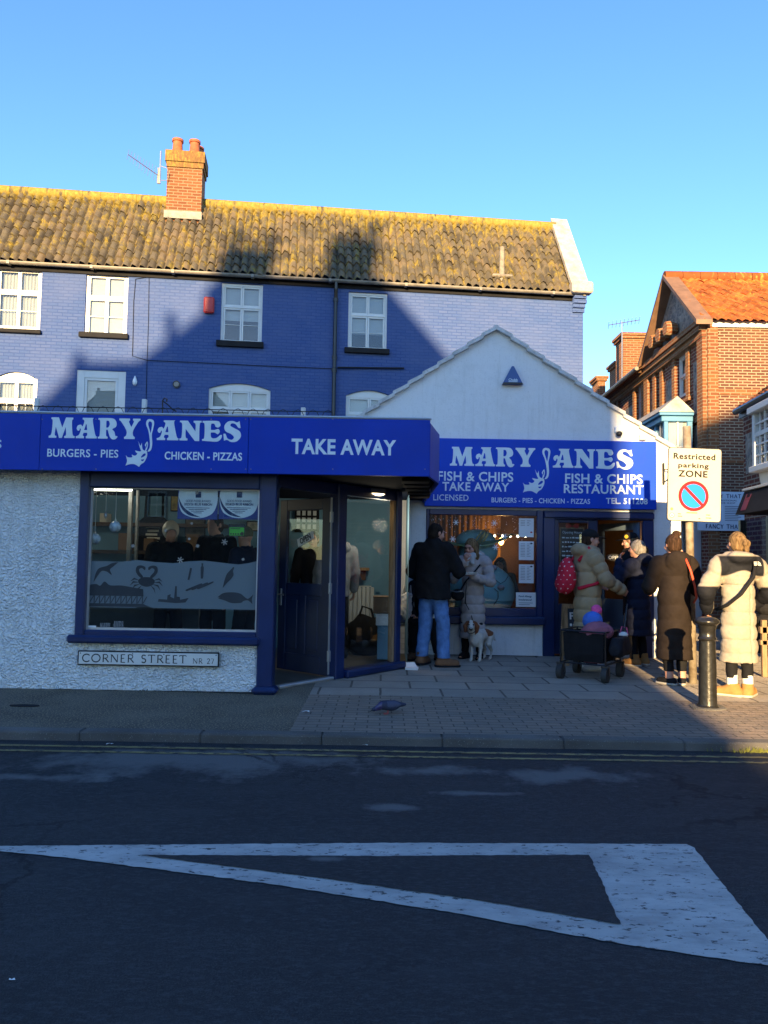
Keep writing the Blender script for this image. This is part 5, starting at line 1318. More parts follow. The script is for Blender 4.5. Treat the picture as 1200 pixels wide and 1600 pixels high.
# door bay
mb = MB(GF); e0 = w1 + .002; fx0, fx1 = gl(866, 900)[0], gl(934, 900)[0]; hd = gl(900, 812)[1]
dx0, dx1 = fx1 + .0, gl(1004, 900)[0]
mb.bbox(e0, fx0, -.03, .10, .1, top_zz, .008); mb.bbox(fx0, d1, -.025, .10, hd, top_zz, .008); mb.bbox(dx1, d1, -.03, .10, .1, hd, .008); mb.bbox(e0 + .01, d1 - .0, -.06, -.03, top_zz - .10, top_zz - .02, .008)
shopfront = mb.build('door_frame', M['blue_frame'], rest)
gx0, gx1_, gz0_, gz1_ = gl(873, 900)[0], gl(919, 900)[0], gl(895, 944)[1], gl(895, 817)[1]
mb = MB(GF); mb.bbox(fx0, gx0, .0, .05, .13, hd, .006); mb.bbox(gx1_, fx1, .0, .05, .13, hd, .006); mb.bbox(gx0, gx1_, .0, .05, gz1_, hd, .006); mb.bbox(gx0, gx1_, .0, .05, .13, gz0_, .006); mb.bbox(gx0 + .04, gx1_ - .04, -.012, .0, .25, gz0_ - .12, .01); dl = mb.build('side_door', M['blue_door'], rest)
mb = MB(GF); mb.box(gx0, gx1_, .022, .028, gz0_, gz1_); mb.build('pane', M['glass'], dl)
# chalked board seen through that pane
t = thing('menu_board', 'dark opening hours board with chalk lines and red bow behind the door glass', 'board', GF.world((gx0 + .03, .1, gz0_ + .35)))
mb = MB(GF); mb.bbox(gx0 + .03, gx1_ - .03, .09, .11, gz0_ + .30, gz1_ - .06, .006); mb.build('frame', M['wood'], t); mb = MB(GF); mb.box(gx0 + .05, gx1_ - .05, .084, .089, gz0_ + .32, gz1_ - .08); mb.build('slate', paint('brown_slate', (.05, .03, .022), .7), t)
mb = MB(GF); r_ = random.Random(12); text_fit(mb, 'Opening Hours', gx0 + .07, gx1_ - .07, gz1_ - .15, .035, .0815, .0, thick=.001)
for k in range(8):
    z = gz1_ - .22 - k * .065; x = gx0 + .065
    while x < gx1_ - .10:
        w = r_.uniform(.02, .06); mb.box(x, min(x + w, gx1_ - .065), .0815, .0825, z, z + r_.uniform(.012, .022)); x += w + .014
mb.build('chalk', M['paper'], t)
mb = MB(GF); c = ((gx0 + gx1_) / 2, gz1_ - .04); shape(mb, [[(0,0),(.5,.35),(.9,.3),(.9,-.25),(.5,-.3),(0,-.08),(-.5,-.3),(-.9,-.25),(-.9,.3),(-.5,.35)]], c[0], c[1], .10, .072, .006); mb.build('bow', M['red_plastic'], t)
# open glazed door folded back into the room
F2 = Frame(gl(1003, 900)[0], GY + .06, R(118)); mb = MB(F2); L2 = .8
mb.bbox(0, .1, 0, .045, .13, hd - .02, .005); mb.bbox(L2 - .1, L2, 0, .045, .13, hd - .02, .005); mb.bbox(.1, L2 - .1, 0, .045, hd - .13, hd - .02, .005); mb.bbox(.1, L2 - .1, 0, .045, .13, .9, .005)
od = mb.build('open_door', paint('grey_blue_door', (.10, .14, .2), .4), rest); mb = MB(F2); mb.box(.1, L2 - .1, .02, .026, .9, hd - .13); mb.build('pane', M['glass'], od)
p = at(960, 871, GY + .3); t = thing('open_sign', 'small dark oval OPEN plate hanging in the restaurant doorway', 'sign', (p.x, GY + .3, p.z))
mb = MB(Frame(0, GY + .3)); mb.lathe((p.x, 0, p.z), [(.085, 0), (.085, .012)], 20, 'y'); o = mb.build('plate', M['ink'], t)
for v in o.data.vertices: v.co.x *= 1.5; v.co.z *= .62
mb = MB(Frame(0, GY + .3)); text_fit(mb, 'OPEN', p.x - .09, p.x + .09, p.z - .024, .048, -.004, .02, thick=.002); mb.build('lettering', M['paper'], t)
# restaurant interior
mb = MB(); IY = 15.0
mb.quad((gx, IY, .1), (4.2, IY, .1), (4.2, IY, 2.6), (gx, IY, 2.6)); mb.quad((gx + .1, GY + .22, .1), (gx + .1, IY, .1), (gx + .1, IY, 2.6), (gx + .1, GY + .22, 2.6)); mb.quad((4.2, GY + .22, .1), (4.2, IY, .1), (4.2, IY, 2.6), (4.2, GY + .22, 2.6)); mb.build('back_wall', M['interior_brown'], rest)
mb = MB(); mb.quad((gx, GY + .1, .108), (4.2, GY + .1, .108), (4.2, IY, .108), (gx, IY, .108)); mb.build('shop_floor', M['floor_tile'], rest)
mb = MB(); mb.quad((gx, GY + .1, 2.55), (4.2, GY + .1, 2.55), (4.2, IY, 2.55), (gx, IY, 2.55)); mb.build('ceiling', M['interior_brown'], rest)
for px in (690, 728, 765):
    p = at(px, 830, 14.9); mb = MB(); n = 16
    V = [(p.x - .22 + .44 * i / n, 14.9 + .03 * math.sin(i * 1.6), z) for z in (.9, 2.4) for i in range(n + 1)]; mb.add(V, [(i, i + 1, n + 2 + i, n + 1 + i) for i in range(n)])
    tag(mb.build('curtain', paint('ochre_curtain', (.30, .17, .05), .85), None, True, (p.x, 14.9, .9)), 'ochre curtain on the far wall of the restaurant', 'curtain', 'curtains in the restaurant')
p = at(783, 846, 14.6); t = thing('wall_lantern', 'small glowing orange wall lantern inside the restaurant', 'lantern', (p.x, 14.6, p.z)); mb = MB(); mb.ball((p.x, 14.6, p.z), (.05, .05, .07), 12, 8); mb.build('globe', glow('lantern_glow', (1, .42, .10), 8), t, True)
mb = MB(); mb.lathe((p.x, 14.6, p.z + .075), [(.06, 0), (.03, .05), (.01, .07)], 10); mb.box(p.x - .015, p.x + .015, 14.62, 14.98, p.z + .08, p.z + .1); mb.build('cap', M['black_gloss'], t)
ld = bpy.data.lights.new('wall_lantern_light', 'POINT'); ld.energy = 6; ld.color = (1, .5, .16); ld.shadow_soft_size = .08
lo = bpy.data.objects.new('wall_lantern_light', ld); lo.location = (0, -.22, 0); lo.parent = t; COL.objects.link(lo)
p = at(810, 838, 13.0); t = thing('ceiling_spotlights', 'lit row of small lamps on a bar inside the restaurant', 'lights', (p.x, 13, p.z)); mb = MB(); mb.tube([(p.x - .45, 13, p.z + .03), (p.x + .2, 13, p.z + .03)], .01, 6); mb.build('bar', M['steel'], t)
for k in range(5):
    mb = MB(); mb.ball((p.x - .4 + k * .13, 13, p.z), .018, 8, 6); mb.build('bulb', glow('warm_bulb', (1, .8, .5), 7), t)
# fittings on the gable
c = gl(800, 589); t = thing('alarm_box', 'blue triangular alarm box high on the white gable', 'alarm box', GF.world((c[0], -.01, c[1] - .14)))
mb = MB(GF); s = .148; P = [(c[0] - s, c[1] - .12), (c[0] + s, c[1] - .12), (c[0] + .015, c[1] + .14), (c[0] - .015, c[1] + .14)]
mb.prism(P, -.075, -.003); mb.build('case', paint('alarm_blue', (.012, .07, .25), .35, .1), t)
mb = MB(GF); mb.prism([(c[0] - s - .004, c[1] - .125), (c[0] + s + .004, c[1] - .125), (c[0] + s - .02, c[1] - .098), (c[0] - s + .02, c[1] - .098)], -.082, -.0755); mb.build('base_strip', M['ink'], t)
mb = MB(GF); text_fit(mb, 'Chubb', c[0] - .062, c[0] + .068, c[1] - .075, .034, -.0775, .02, thick=.002); mb.box(c[0] - .062, c[0] + .068, -.0775, -.0757, c[1] - .09, c[1] - .082); mb.build('lettering', M['letter'], t)
c = gl(965, 676); t = thing('security_camera', 'small white and black security camera above the restaurant sign', 'camera', GF.world((c[0], -.02, c[1])))
mb = MB(GF); mb.bbox(c[0] - .055, c[0] + .06, -.09, -.003, c[1] - .01, c[1] + .085, .015); mb.build('housing', M['white_plastic'], t, R(30))
mb = MB(GF); mb.ball((c[0], -.075, c[1] - .03), (.045, .045, .04), 14, 9); mb.build('lens', M['ink'], t, True)
c = gl(1003, 684); t = thing('junction_box', 'small cream junction box beside the verge of the white gable', 'box', GF.world((c[0], -.02, c[1])))
mb = MB(GF); mb.bbox(c[0] - .05, c[0] + .05, -.06, -.003, c[1] - .04, c[1] + .04, .008); mb.build('case', M['cream'], t); mb = MB(GF); mb.tube([(c[0], -.02, c[1] - .04), (c[0], -.02, c[1] - .1)], .006, 5); mb.build('cable', M['gutter'], t)
# hanging bracket at the corner
c = gl(1036, 740); t = thing('sign_bracket', 'black scrolled iron bracket on the corner of the white gable wall', 'bracket', GF.world((c[0], -.02, c[1] - .2)))
mb = MB(GF); mb.bbox(c[0] - .015, c[0] + .015, -.03, -.002, c[1] - .16, c[1] + .15, .005); mb.tube([(c[0], -.03, c[1] + .05), (c[0] + .12, -.36, c[1] + .05)], .008, 6); mb.tube([(c[0], -.03, c[1] - .13), (c[0] + .05, -.16, c[1] - .06), (c[0] + .11, -.32, c[1] + .05), (c[0] + .13, -.36, c[1] + .02), (c[0] + .125, -.34, c[1] - .01)], .007, 6); mb.build('scroll', M['black_gloss'], t)

# teal round fish figure standing behind the restaurant glass
t = thing('fish_figure', 'round pale teal display figure with a wide brimmed hat in the restaurant window', 'figure', GF.world((gl(752, 930)[0], .5, sill_z)))
teal = paint('teal_figure_paint', (.22, .42, .42), .55, .08); pk = paint('pink_figure_paint', (.38, .28, .28), .6, .1); gr = paint('hat_green', (.16, .26, .13), .6, .1)
c = gl(752, 928, .45); mb = MB(GF); mb.ball((c[0], .55, c[1] + .02), (.52, .32, .44), 26, 18); mb.build('body', teal, t, True)
h = gl(748, 858, .45); mb = MB(GF); mb.ball((h[0], .55, h[1] - .04), (.30, .22, .22), 22, 14); mb.build('head', teal, t, True)
mb = MB(GF); V = []; n = 36
for k in range(n):
    w = 2 * math.pi * k / n; V.append((h[0] + .52 * math.cos(w), .55 + .3 * math.sin(w), h[1] + .10 + .07 * math.cos(2 * w) - .10 * math.cos(w) * -.6))
V2 = [(x, y, z + .022) for x, y, z in V]; mb.add(V + V2, [tuple(range(n - 1, -1, -1)), tuple(range(n, 2 * n))] + [(k, (k + 1) % n, (k + 1) % n + n, k + n) for k in range(n)]); mb.build('hat_brim', gr, t, R(30))
mb = MB(GF); mb.ball((h[0] - .03, .55, h[1] + .13), (.30, .2, .17), 20, 12); mb.build('hat_crown', teal, t, True)
mb = MB(GF)
for px, py in ((783, 918), (772, 887)):
    q = gl(px, py, .25); mb.ball((q[0], .27, q[1]), (.055, .06, .04), 12, 8)
mb.build('fin', pk, t, True)
mb = MB(GF)
for P in (((773, 905), (783, 912), (790, 908), (795, 900)), ((772, 946), (779, 935), (779, 925), (773, 920))): mb.tube([(gl(*q, .2)[0], .245, gl(*q, .2)[1]) for q in P], .006, 5)
mb.build('seam', M['dark_print'], t)
q = gl(757, 842, .4); mb = MB(GF); P = [gl(x, y, .3) for x, y in ((744, 850), (754, 836), (762, 829), (760, 838), (752, 852))]
for dx in (-.03, 0, .03): mb.tube([(x + dx, .32 + dx, z + abs(dx)) for x, z in P], .014, 6)
mb.build('hat_ribbon', paint('gold_tinsel', (.55, .42, .18), .3, .2, metal=.4), t, True)
# ------------------------------------------------------------------ brick building at the right, end wall to the street and gabled front along the lane
RY = 16.0
RX = at(1105, 650, RY).x
RF = Frame(0, RY)                                   # end wall facing us
LF = Frame(RX, RY, R(-90 - 1.9))                    # lane front: x grows towards us
def rl(px, py, n=0.0): p = RF.px(px, py, n); return (p.x, p.z)
def ll(px, py, n=0.0): p = LF.px(px, py, n); return (p.x, p.z)
reav = rl(1110, 500)[1]
peak = ll(1055, 437); gl0, gl1 = ll(1026, 545)[0], 0.0
bk = thing('brick_building', 'red brick and flint building with orange tiled roof at the corner of the lane', 'building', (RX, RY, .1))
mb = MB(RF); mb.quad((RX, 0, 0), (RX + 9, 0, 0), (RX + 9, 0, reav), (RX, 0, reav)); mb.build('end_wall', M['end_brick'], bk)
FL = ll(933, 640)[0]
W = [(1058, 1075, 553, 620), (1027, 1034, 580, 637), (995, 1005, 597, 655), (957, 966, 625, 645)]
wops = []
for q in W:
    a, b, c, d = rect(LF, q); wops.append((a, b, c, d))
peave = ll(1000, 572)[1]
mb = MB(LF); wall_openings(mb, FL - 6, 0, 0, reav, [o + (0,) for o in wops if o[3] < reav], .10); mb.build('lane_wall', M['red_brick'], bk)
gm = peak[0]
mb = MB(LF); mb.add([(2 * gm, -.015, reav), (0, -.015, reav), (gm, -.015, peak[1])], [(0, 1, 2)]); mb.build('gable', M['flint'], bk)
mb = MB(LF)         # flint panels between the brick piers, each set proud of the wall by a trowel's width
def panel(a, b, c, d):
    mb = MB(LF); mb.quad((a, -.008, c), (b, -.008, c), (b, -.008, d), (a, -.008, d)); mb.build('flint_panel', M['flint'], bk)
ws = sorted(wops)
edges = [FL - 6] + [x for o in ws for x in (o[0] - .22, o[1] + .22)] + [-.35]
for k in range(0, len(edges), 2):
    a, b = edges[k] + .12, edges[k + 1] - .12
    if b - a > .15: panel(a, b, 3.3, 4.45); panel(a, b, 4.7, reav - .75)
mb = MB(LF)
mb.box(FL - 6, .0, -.10, -.002, reav - .35, reav - .22); mb.box(FL - 6, .0, -.16, -.002, reav - .21, reav - .10); mb.box(FL - 6, .0, -.20, -.002, reav - .095, reav + .02)
mb.box(FL - 6, .0, -.05, -.0095, 4.5, 4.64)
for x in (0, 2 * gm, gm * 2 - 3.2, gm * 2 - 6.5): mb.box(x - .32, x - .002, -.09, -.003, 2.9, reav - .36)
for a, b, c, d in wops:
    mb.box(a - .2, a - .01, -.06, -.0095, c - .1, d + .1); mb.box(b + .01, b + .2, -.06, -.0095, c - .1, d + .1); mb.box(a - .26, b + .26, -.07, -.0095, d + .105, d + .28); mb.box(a - .26, b + .26, -.09, -.0095, c - .2, c - .105)
mb.build('brick_dressings', M['orange_brick'], bk)
mb = MB(RF); mb.box(RX + .004, RX + .22, -.05, -.002, 0, reav - .1); mb.box(RX + .222, RX + 9, -.03, -.002, 5.0, 5.12); mb.box(RX + .222, RX + 9, -.03, -.002, 3.55, 3.67); mb.build('quoins', M['orange_brick'], bk)
mb = MB(RF); mb.box(RX + .1, RX + 9, -.06, -.002, reav - .16, reav - .02); mb.build('eaves_board', M['white_gloss'], bk)
# roof with ridge running back from the gable
gy = -gm            # depth of the ridge behind the end wall
pz = peak[1] + .05
roof2 = pantile_roof('roof', RF, RX - .15, RX + 9, (-.18, reav - .06), (gy, pz), bk, M['orange_tile'], .17, .21, .020, .022, .6, 6)
mb = MB(RF); mb.quad((RX - .15, gy, pz), (RX + 9, gy, pz), (RX + 9, gy * 2 + .18, reav - .06), (RX - .15, gy * 2 + .18, reav - .06)); mb.build('rear_roof_slope', M['orange_tile'], roof2)
mb = MB(RF); x = RX - .2
while x < RX + 9: mb.tube([(x, gy, pz + .02), (x + .40, gy, pz + .022)], .13, 10); x += .41
mb.build('ridge_tiles', M['orange_tile'], roof2, R(40))
mb = MB(LF)
for xa, xb in ((.24, gm), (2 * gm - .24, gm)):
    V = []
    for x, z in ((xa, reav - .16), (xb, peak[1] + .02)):
        for y in (-.30, .04):
            for h in (0, .10): V.append((x, y, z + h))
    mb.add(V, [(0, 1, 3, 2), (4, 6, 7, 5), (0, 4, 5, 1), (2, 3, 7, 6), (0, 2, 6, 4), (1, 5, 7, 3)])
mb.build('bargeboard', paint('brown_bargeboard', (.20, .11, .065), .7, .2, 6), bk)
# carved brackets in the gable
for k in range(3):
    mb = MB(LF); x = gm - .9 + k * .55; mb.lathe((x, -.32, reav + .32 - .0 * k), [(.16, 0), (.18, .1), (.12, .28)], 12, 'y')
    mb.build('carved_boss', M['orange_brick'], bk, R(40))
# lower part of the roof along the lane
mb = MB(LF); zz = reav + .02; mb.quad((FL - 6, -.32, zz - .1), (2 * gm, -.32, zz - .1), (2 * gm, 3.2, zz + 2.0), (FL - 6, 3.2, zz + 2.0)); mb.quad((FL - 6, -.32, zz - .16), (FL - 6, 3.2, zz + 1.9), (2 * gm, 3.2, zz + 1.9), (2 * gm, -.32, zz - .16)); mb.build('lane_roof', M['orange_tile'], bk)
mb = MB(LF); mb.tube([(FL - 6, -.36, zz - .12), (2 * gm, -.36, zz - .12)], .055, 8); mb.build('gutter', M['gutter'], bk)
for i, (a, b, c, d) in enumerate(wops):
    casement(bk, LF, a, b, c, d, .05, 1, ((),()), .5, mat='blue_window' if False else 'white_gloss', blind=('panel', .5), fw=.07, lw=.04, sash=True)
# chimneys behind
for k, (xa, xb, yt, yb, dep) in enumerate(((974, 1022, 521, 580, -3.2), (963, 973, 565, 600, -1.8), (934, 946, 588, 612, -1.2))):
    Yc = (24.2, 26.5, 29)[k]; a, b = at(xa, yb, Yc), at(xb, yt, Yc)
    mb = MB(); mb.box(a.x, b.x, Yc, Yc + .8, 5.6, b.z - .18); ch = mb.build('chimney', M['orange_brick'], bk)
    mb = MB(); mb.box(a.x - .06, b.x + .06, Yc - .06, Yc + .86, b.z - .178, b.z - .09); mb.box(a.x - .10, b.x + .10, Yc - .10, Yc + .90, b.z - .088, b.z); mb.build('chimney_cap', M['orange_brick'], ch)
    if k == 0:
        for q in range(4):
            x = a.x + .1 + q * (b.x - a.x - .2) / 3; mb = MB(); mb.lathe((x, Yc + .4, b.z), [(.07, 0), (.075, .05), (.06, .09)], 10); mb.build('chimney_pot', M['black_matt'], ch)
# blue oriel with a pediment
o0, o1 = ll(1085, 690)[0], ll(1010, 690)[0]
ozt = ll(1060, 665)[1]; ozb = ozt - 1.75
t = thing('oriel_window', 'light blue painted oriel window with pediment on the brick lane front', 'window', LF.world((o0, 0, ozb)), LF.rot)
light_blue = paint('light_blue_paint', (.06, .20, .36), .45, .1)
xa, xb = o1, o0 + .15
mb = MB(LF); pr = -.72
mb.box(xa, xb, pr, -.10, ozb - .25, ozb); mb.bbox(xa - .06, xb + .06, pr - .06, -.10, ozt - .12, ozt, .01)
mb.bbox(xa - .12, xb + .12, pr - .12, -.10, ozt + .003, ozt + .07, .01)
n = 6
for k in range(n + 1):
    x = xa + (xb - xa) * k / n; mb.bbox(x - .05, x + .05, pr, pr + .09, ozb, ozt - .12, .006)
for x in (xa, xb): mb.bbox(x - .05, x + .05, -.22, -.11, ozb, ozt - .12, .006)
f = mb.build('frame', light_blue, t)
mb = MB(LF); mb.box(xa + .06, xb - .06, pr + .04, pr + .05, ozb, ozt - .12); mb.box(xb - .01, xb - .0, pr + .1, -.2, ozb, ozt - .12); mb.build('pane', M['glass_house'], f)
mb = MB(LF); mb.box(xa + .1, xb - .03, pr + .12, -.12, ozb, ozt - .13); mb.build('blind', M['blind'], f)
mb = MB(LF)
for k in range(n):
    x = xa + (xb - xa) * (k + .5) / n; mb.box(x - .012, x + .012, pr + .02, pr + .038, ozb, ozt - .12)
for z in (.33, .66):
    zz_ = ozb + (ozt - .12 - ozb) * z; mb.box(xa + .06, xb - .06, pr + .018, pr + .036, zz_ - .012, zz_ + .012); mb.box(xb, xb + .012, pr + .1, -.22, zz_ - .012, zz_ + .012)
mb.box(xb, xb + .012, -.43, -.40, ozb, ozt - .12)
mb.build('glazing_bars', M['white_gloss'], f)
mb = MB(LF); V = [(xb + .14, pr - .14, ozt + .073), (xb + .14, -.10, ozt + .073), (xb + .14, (pr - .2) / 2, ozt + .42), (xa - .12, pr - .14, ozt + .073), (xa - .12, -.10, ozt + .073), (xa - .12, (pr - .2) / 2, ozt + .42)]
mb.add(V, [(0, 1, 2), (3, 5, 4), (0, 2, 5, 3), (1, 4, 5, 2), (0, 3, 4, 1)]); mb.build('pediment', M['stone'], t)
# shopfront on the ground floor of the lane front: pale door posts
sf = thing('lane_shopfront', 'pale painted shop door case beneath the brick lane front', 'doorway', LF.world((-.6, 0, .1)), LF.rot)
mb = MB(LF)
for x in (-.45, -1.5, -3.2, -5): mb.bbox(x - .09, x + .09, -.16, -.004, .1, 2.5, .012); mb.bbox(x - .13, x + .13, -.19, -.004, 2.5, 2.62, .012)
mb.bbox(-5.2, -.3, -.22, -.004, 2.63, 2.75, .012); mb.build('posts', M['white_gloss'], sf)
mb = MB(LF); mb.box(-5, -.45, -.05, -.0045, .5, 2.5); mb.build('pane', M['glass'], sf); mb = MB(LF); mb.box(-5, -.45, -.12, -.0045, .1, .5); mb.build('stall_riser', light_blue, sf)
# aerial
p = at(972, 520, 24); t = thing('television_aerial', 'thin rooftop aerial on a tall mast above the brick chimney', 'aerial', (p.x, 24, 6.5))
mb = MB(); mb.tube([(p.x, 24, 6.2), (p.x, 24, at(972, 502, 24).z)], .018, 6); mb.build('mast', M['steel'], t)
mb = MB(); a, b = at(951, 508, 24), at(999, 500, 24); mb.tube([(a.x, 24, a.z), (b.x, 24, b.z)], .014, 5)
for k in range(9):
    f = k / 8; c = Vector((a.x + (b.x - a.x) * f, 24, a.z + (b.z - a.z) * f)); mb.tube([c + Vector((-.05, -.22, .05)), c + Vector((.05, .22, -.05))], .007, 4)
mb.build('boom', M['steel'], t)
# shop name board on the end wall
a, b = rl(1090, 829, -.06), rl(1164.5, 769, -.06)
t = thing('shop_name_board', 'pale FANCY THAT sign board fixed to the brick end wall', 'sign', RF.world((a[0], -.05, a[1])))
RB = Frame(0, RY - .08); mb = MB(RB); mb.bbox(a[0], b[0], 0, .03, a[1], b[1], .006); mb.build('board', paint('pale_blue_board', (.55, .62, .68), .5, .05), t)
w, h = b[0] - a[0], b[1] - a[1]; mb = MB(RB)
serif_word(mb, 'FANCY THAT', a[0] + w * .16, a[0] + w * .90, a[1] + h * .06, h * .105, -.003, .10); mb.build('lettering', paint('navy_name', (.02, .035, .09), .6), t); mb = MB(RB); serif_word(mb, 'FANCY THAT', a[0] + w * .16, a[0] + w * .90, a[1] + h * .84, h * .095, -.003, .10)
text_fit(mb, 'THE TRADITIONAL', a[0] + w * .24, a[0] + w * .82, a[1] + h * .76, h * .035, -.003, .01, thick=.001); text_fit(mb, 'SEASIDE SHOP', a[0] + w * .32, a[0] + w * .78, a[1] + h * .695, h * .035, -.003, .01, thick=.001)
for k in range(9):
    z = a[1] + h * (.62 - k * .045); mb.box(a[0] + w * .1, a[0] + w * (.40 - .05 * (k % 3)), -.003, -.0005, z, z + h * .012); mb.box(a[0] + w * .56, a[0] + w * (.9 - .06 * (k % 2)), -.003, -.0005, z, z + h * .012)
mb.build('lettering', paint('navy_lettering', (.02, .035, .09), .6), t)

# ------------------------------------------------------------------ shop with a sash bay at the right edge
QX = at(1163, 800, 12.5).x
QF = Frame(QX, 12.5, R(-90 - 6))
def ql(px, py, n=0.0): p = QF.px(px, py, n); return (p.x, p.z)
qs = thing('corner_shop', 'shop with white sash bay and black fascia at the right edge', 'shop', (QX, 12.5, .1), QF.rot)
qe = ql(1165, 631, -.27)[1]; qx = ql(1151, 637, -.27)[0]
mb = MB(QF); mb.quad((0, 0, 0), (8, 0, 0), (8, 0, qe), (0, 0, qe)); mb.quad((0, 0, 0), (0, 0, qe), (0, 6, qe), (0, 6, 0)); mb.build('wall', M['red_brick'], qs)
mb = MB(QF); mb.quad((.12, -.012, 2.9), (.62, -.012, 2.9), (.62, -.012, qe - .35), (.12, -.012, qe - .35)); mb.build('flint_panel', M['flint'], qs)
o = pantile_roof('roof', QF, qx, 8, (-.25, qe), (3.0, qe + 2.3), qs, M['orange_tile'], .17, .21, .020, .022, .3, 6)
mb = MB(QF); mb.tube([(qx, -.29, qe - .05), (8, -.29, qe - .05)], .05, 8); mb.box(qx, 8, -.24, -.2, qe - .16, qe - .01); mb.build('gutter', M['black_gloss'], qs)
b0 = ql(1179, 690, -.38)[0]; bz0, bz1 = ql(1184, 728, -.38)[1], ql(1184, 634, -.38)[1]
mb = MB(QF); L_ = 2.2; pr = -.38
mb.bbox(b0 - .08, b0 + L_ + .08, pr - .08, -.014, bz1 - .10, bz1, .012); mb.bbox(b0 - .06, b0 + L_ + .06, pr - .07, -.014, bz0 - .09, bz0, .012)
for k in range(4):
    x = b0 + L_ * k / 3; mb.bbox(x - .045, x + .045, pr - .02, pr + .07, bz0, bz1 - .10, .006)
mb.bbox(b0 - .04, b0 + .04, -.10, -.014, bz0, bz1 - .1, .006)
f = mb.build('sash_bay', M['white_gloss'], qs)
mb = MB(QF)
for k in range(12):
    x = b0 + L_ * k / 12; mb.box(x - .012, x + .012, pr + .0, pr + .02, bz0, bz1 - .1)
for k in range(1, 5):
    z = bz0 + (bz1 - .1 - bz0) * k / 5; t_ = .03 if k == 3 else .012; mb.box(b0, b0 + L_, pr - .003, pr + .018, z - t_, z + t_); mb.box(b0 - .01, b0 + .005, pr + .07, -.1, z - t_, z + t_)
mb.box(b0 - .012, b0 + .006, -.24, -.21, bz0, bz1 - .1)
mb.build('glazing_bars', M['white_gloss'], f)
mb = MB(QF); mb.box(b0 + .01, b0 + L_, pr + .03, pr + .035, bz0, bz1 - .1); mb.box(b0 + .012, b0 + .017, pr + .06, -.1, bz0, bz1 - .1); mb.build('pane', M['glass_house'], f)
mb = MB(QF); mb.box(b0 + .1, b0 + L_ - .1, pr + .2, -.016, bz0, bz1 - .1); mb.build('blind', M['blind'], f)
mb = MB(QF); mb.prism([(b0, bz0 - .09), (b0 + L_, bz0 - .09), (b0 + L_ - .1, bz0 - .3), (b0 + .1, bz0 - .3)], pr + .05, -.014); mb.build('bay_corbel', M['cream'], qs)
c0 = ql(1151, 790, -.6)[0]; fz0, fz1 = ql(1160, 803, -.6)[1], ql(1160, 771, -.5)[1]
mb = MB(QF); V = [(c0, -.62, fz0 + .0), (8, -.62, fz0), (8, -.5, fz1), (c0, -.5, fz1), (c0, -.014, fz0), (8, -.014, fz0), (8, -.014, fz1 + .02), (c0, -.014, fz1 + .02)]
mb.add(V, [(0, 1, 2, 3), (4, 7, 6, 5), (0, 4, 5, 1), (3, 2, 6, 7), (0, 3, 7, 4), (1, 5, 6, 2)]); fb = mb.build('fascia', M['black_matt'], qs)
mb = MB(QF); mb.bbox(c0 - .02, 8, -.52, -.014, fz1 + .022, fz1 + .06, .006); mb.build('fascia_trim', M['cream'], fb)
mb = MB(QF); hx, hz = ql(1165, 790, -.57)[0], (fz0 + fz1) / 2; yy = -.575
fy = lambda z: -.62 + .12 * (z - fz0) / (fz1 - fz0)
for k, (dx, h) in enumerate(((-.055, .13), (-.02, .075), (.015, .075), (.05, .12))): mb.bbox(hx + dx * 1.6 - .022, hx + dx * 1.6 + .022, yy - .03, yy - .012, hz, hz + h, .006)
mb.bbox(hx - .11, hx + .105, yy - .032, yy - .010, hz - .11, hz + .03, .02); mb.v = [(x, fy(z) - .004 + (y - yy) * .1, z) for x, y, z in mb.v]; mb.build('hand_emblem', paint('dull_red_emblem', (.16, .015, .035), .7), fb)
mb = MB(QF)
for x in (.06, 1.2, 2.6): mb.bbox(x - .05, x + .05, -.10, -.014, .1, fz0 - .003, .006)
mb.build('shopfront_post', M['black_gloss'], qs)
mb = MB(QF); mb.box(.12, 7.9, -.05, -.045, .6, fz0 - .003); mb.build('shop_pane', M['glass'], qs); mb = MB(QF); mb.box(.12, 7.9, -.044, -.0145, .1, .6); mb.build('stall_riser', M['black_matt'], qs)
# low wooden display stand outside it
g = at(1196, 958, 9.3); t = thing('display_stand', 'low wooden stand with dark goods at the right edge of the lane', 'stand', (g.x + .35, 9.4, .1))
mb = MB(); x0, x1 = g.x - .06, g.x + .9
mb.bbox(x0, x1, 9.3, 9.36, .62, .70, .006); mb.bbox(x0, x1, 9.6, 9.66, .62, .70, .006); mb.bbox(x0, x1, 9.3, 9.36, .48, .54, .006); mb.build('rails', M['wood'], t)
for x, y in ((x0 + .05, 9.3), (x1 - .05, 9.3), (x0 + .05, 9.66), (x1 - .05, 9.66)): mb = MB(); mb.bbox(x - .03, x + .03, y, y + .05, .1, .78, .005); mb.build('leg', M['wood'], t)
mb = MB(); mb.bbox(x0 + .02, x1 - .02, 9.37, 9.6, .70, .84, .04); mb.ball((x0 + .15, 9.45, .92), (.13, .1, .1), 12, 8); mb.build('dark_goods', M['black_matt'], t)

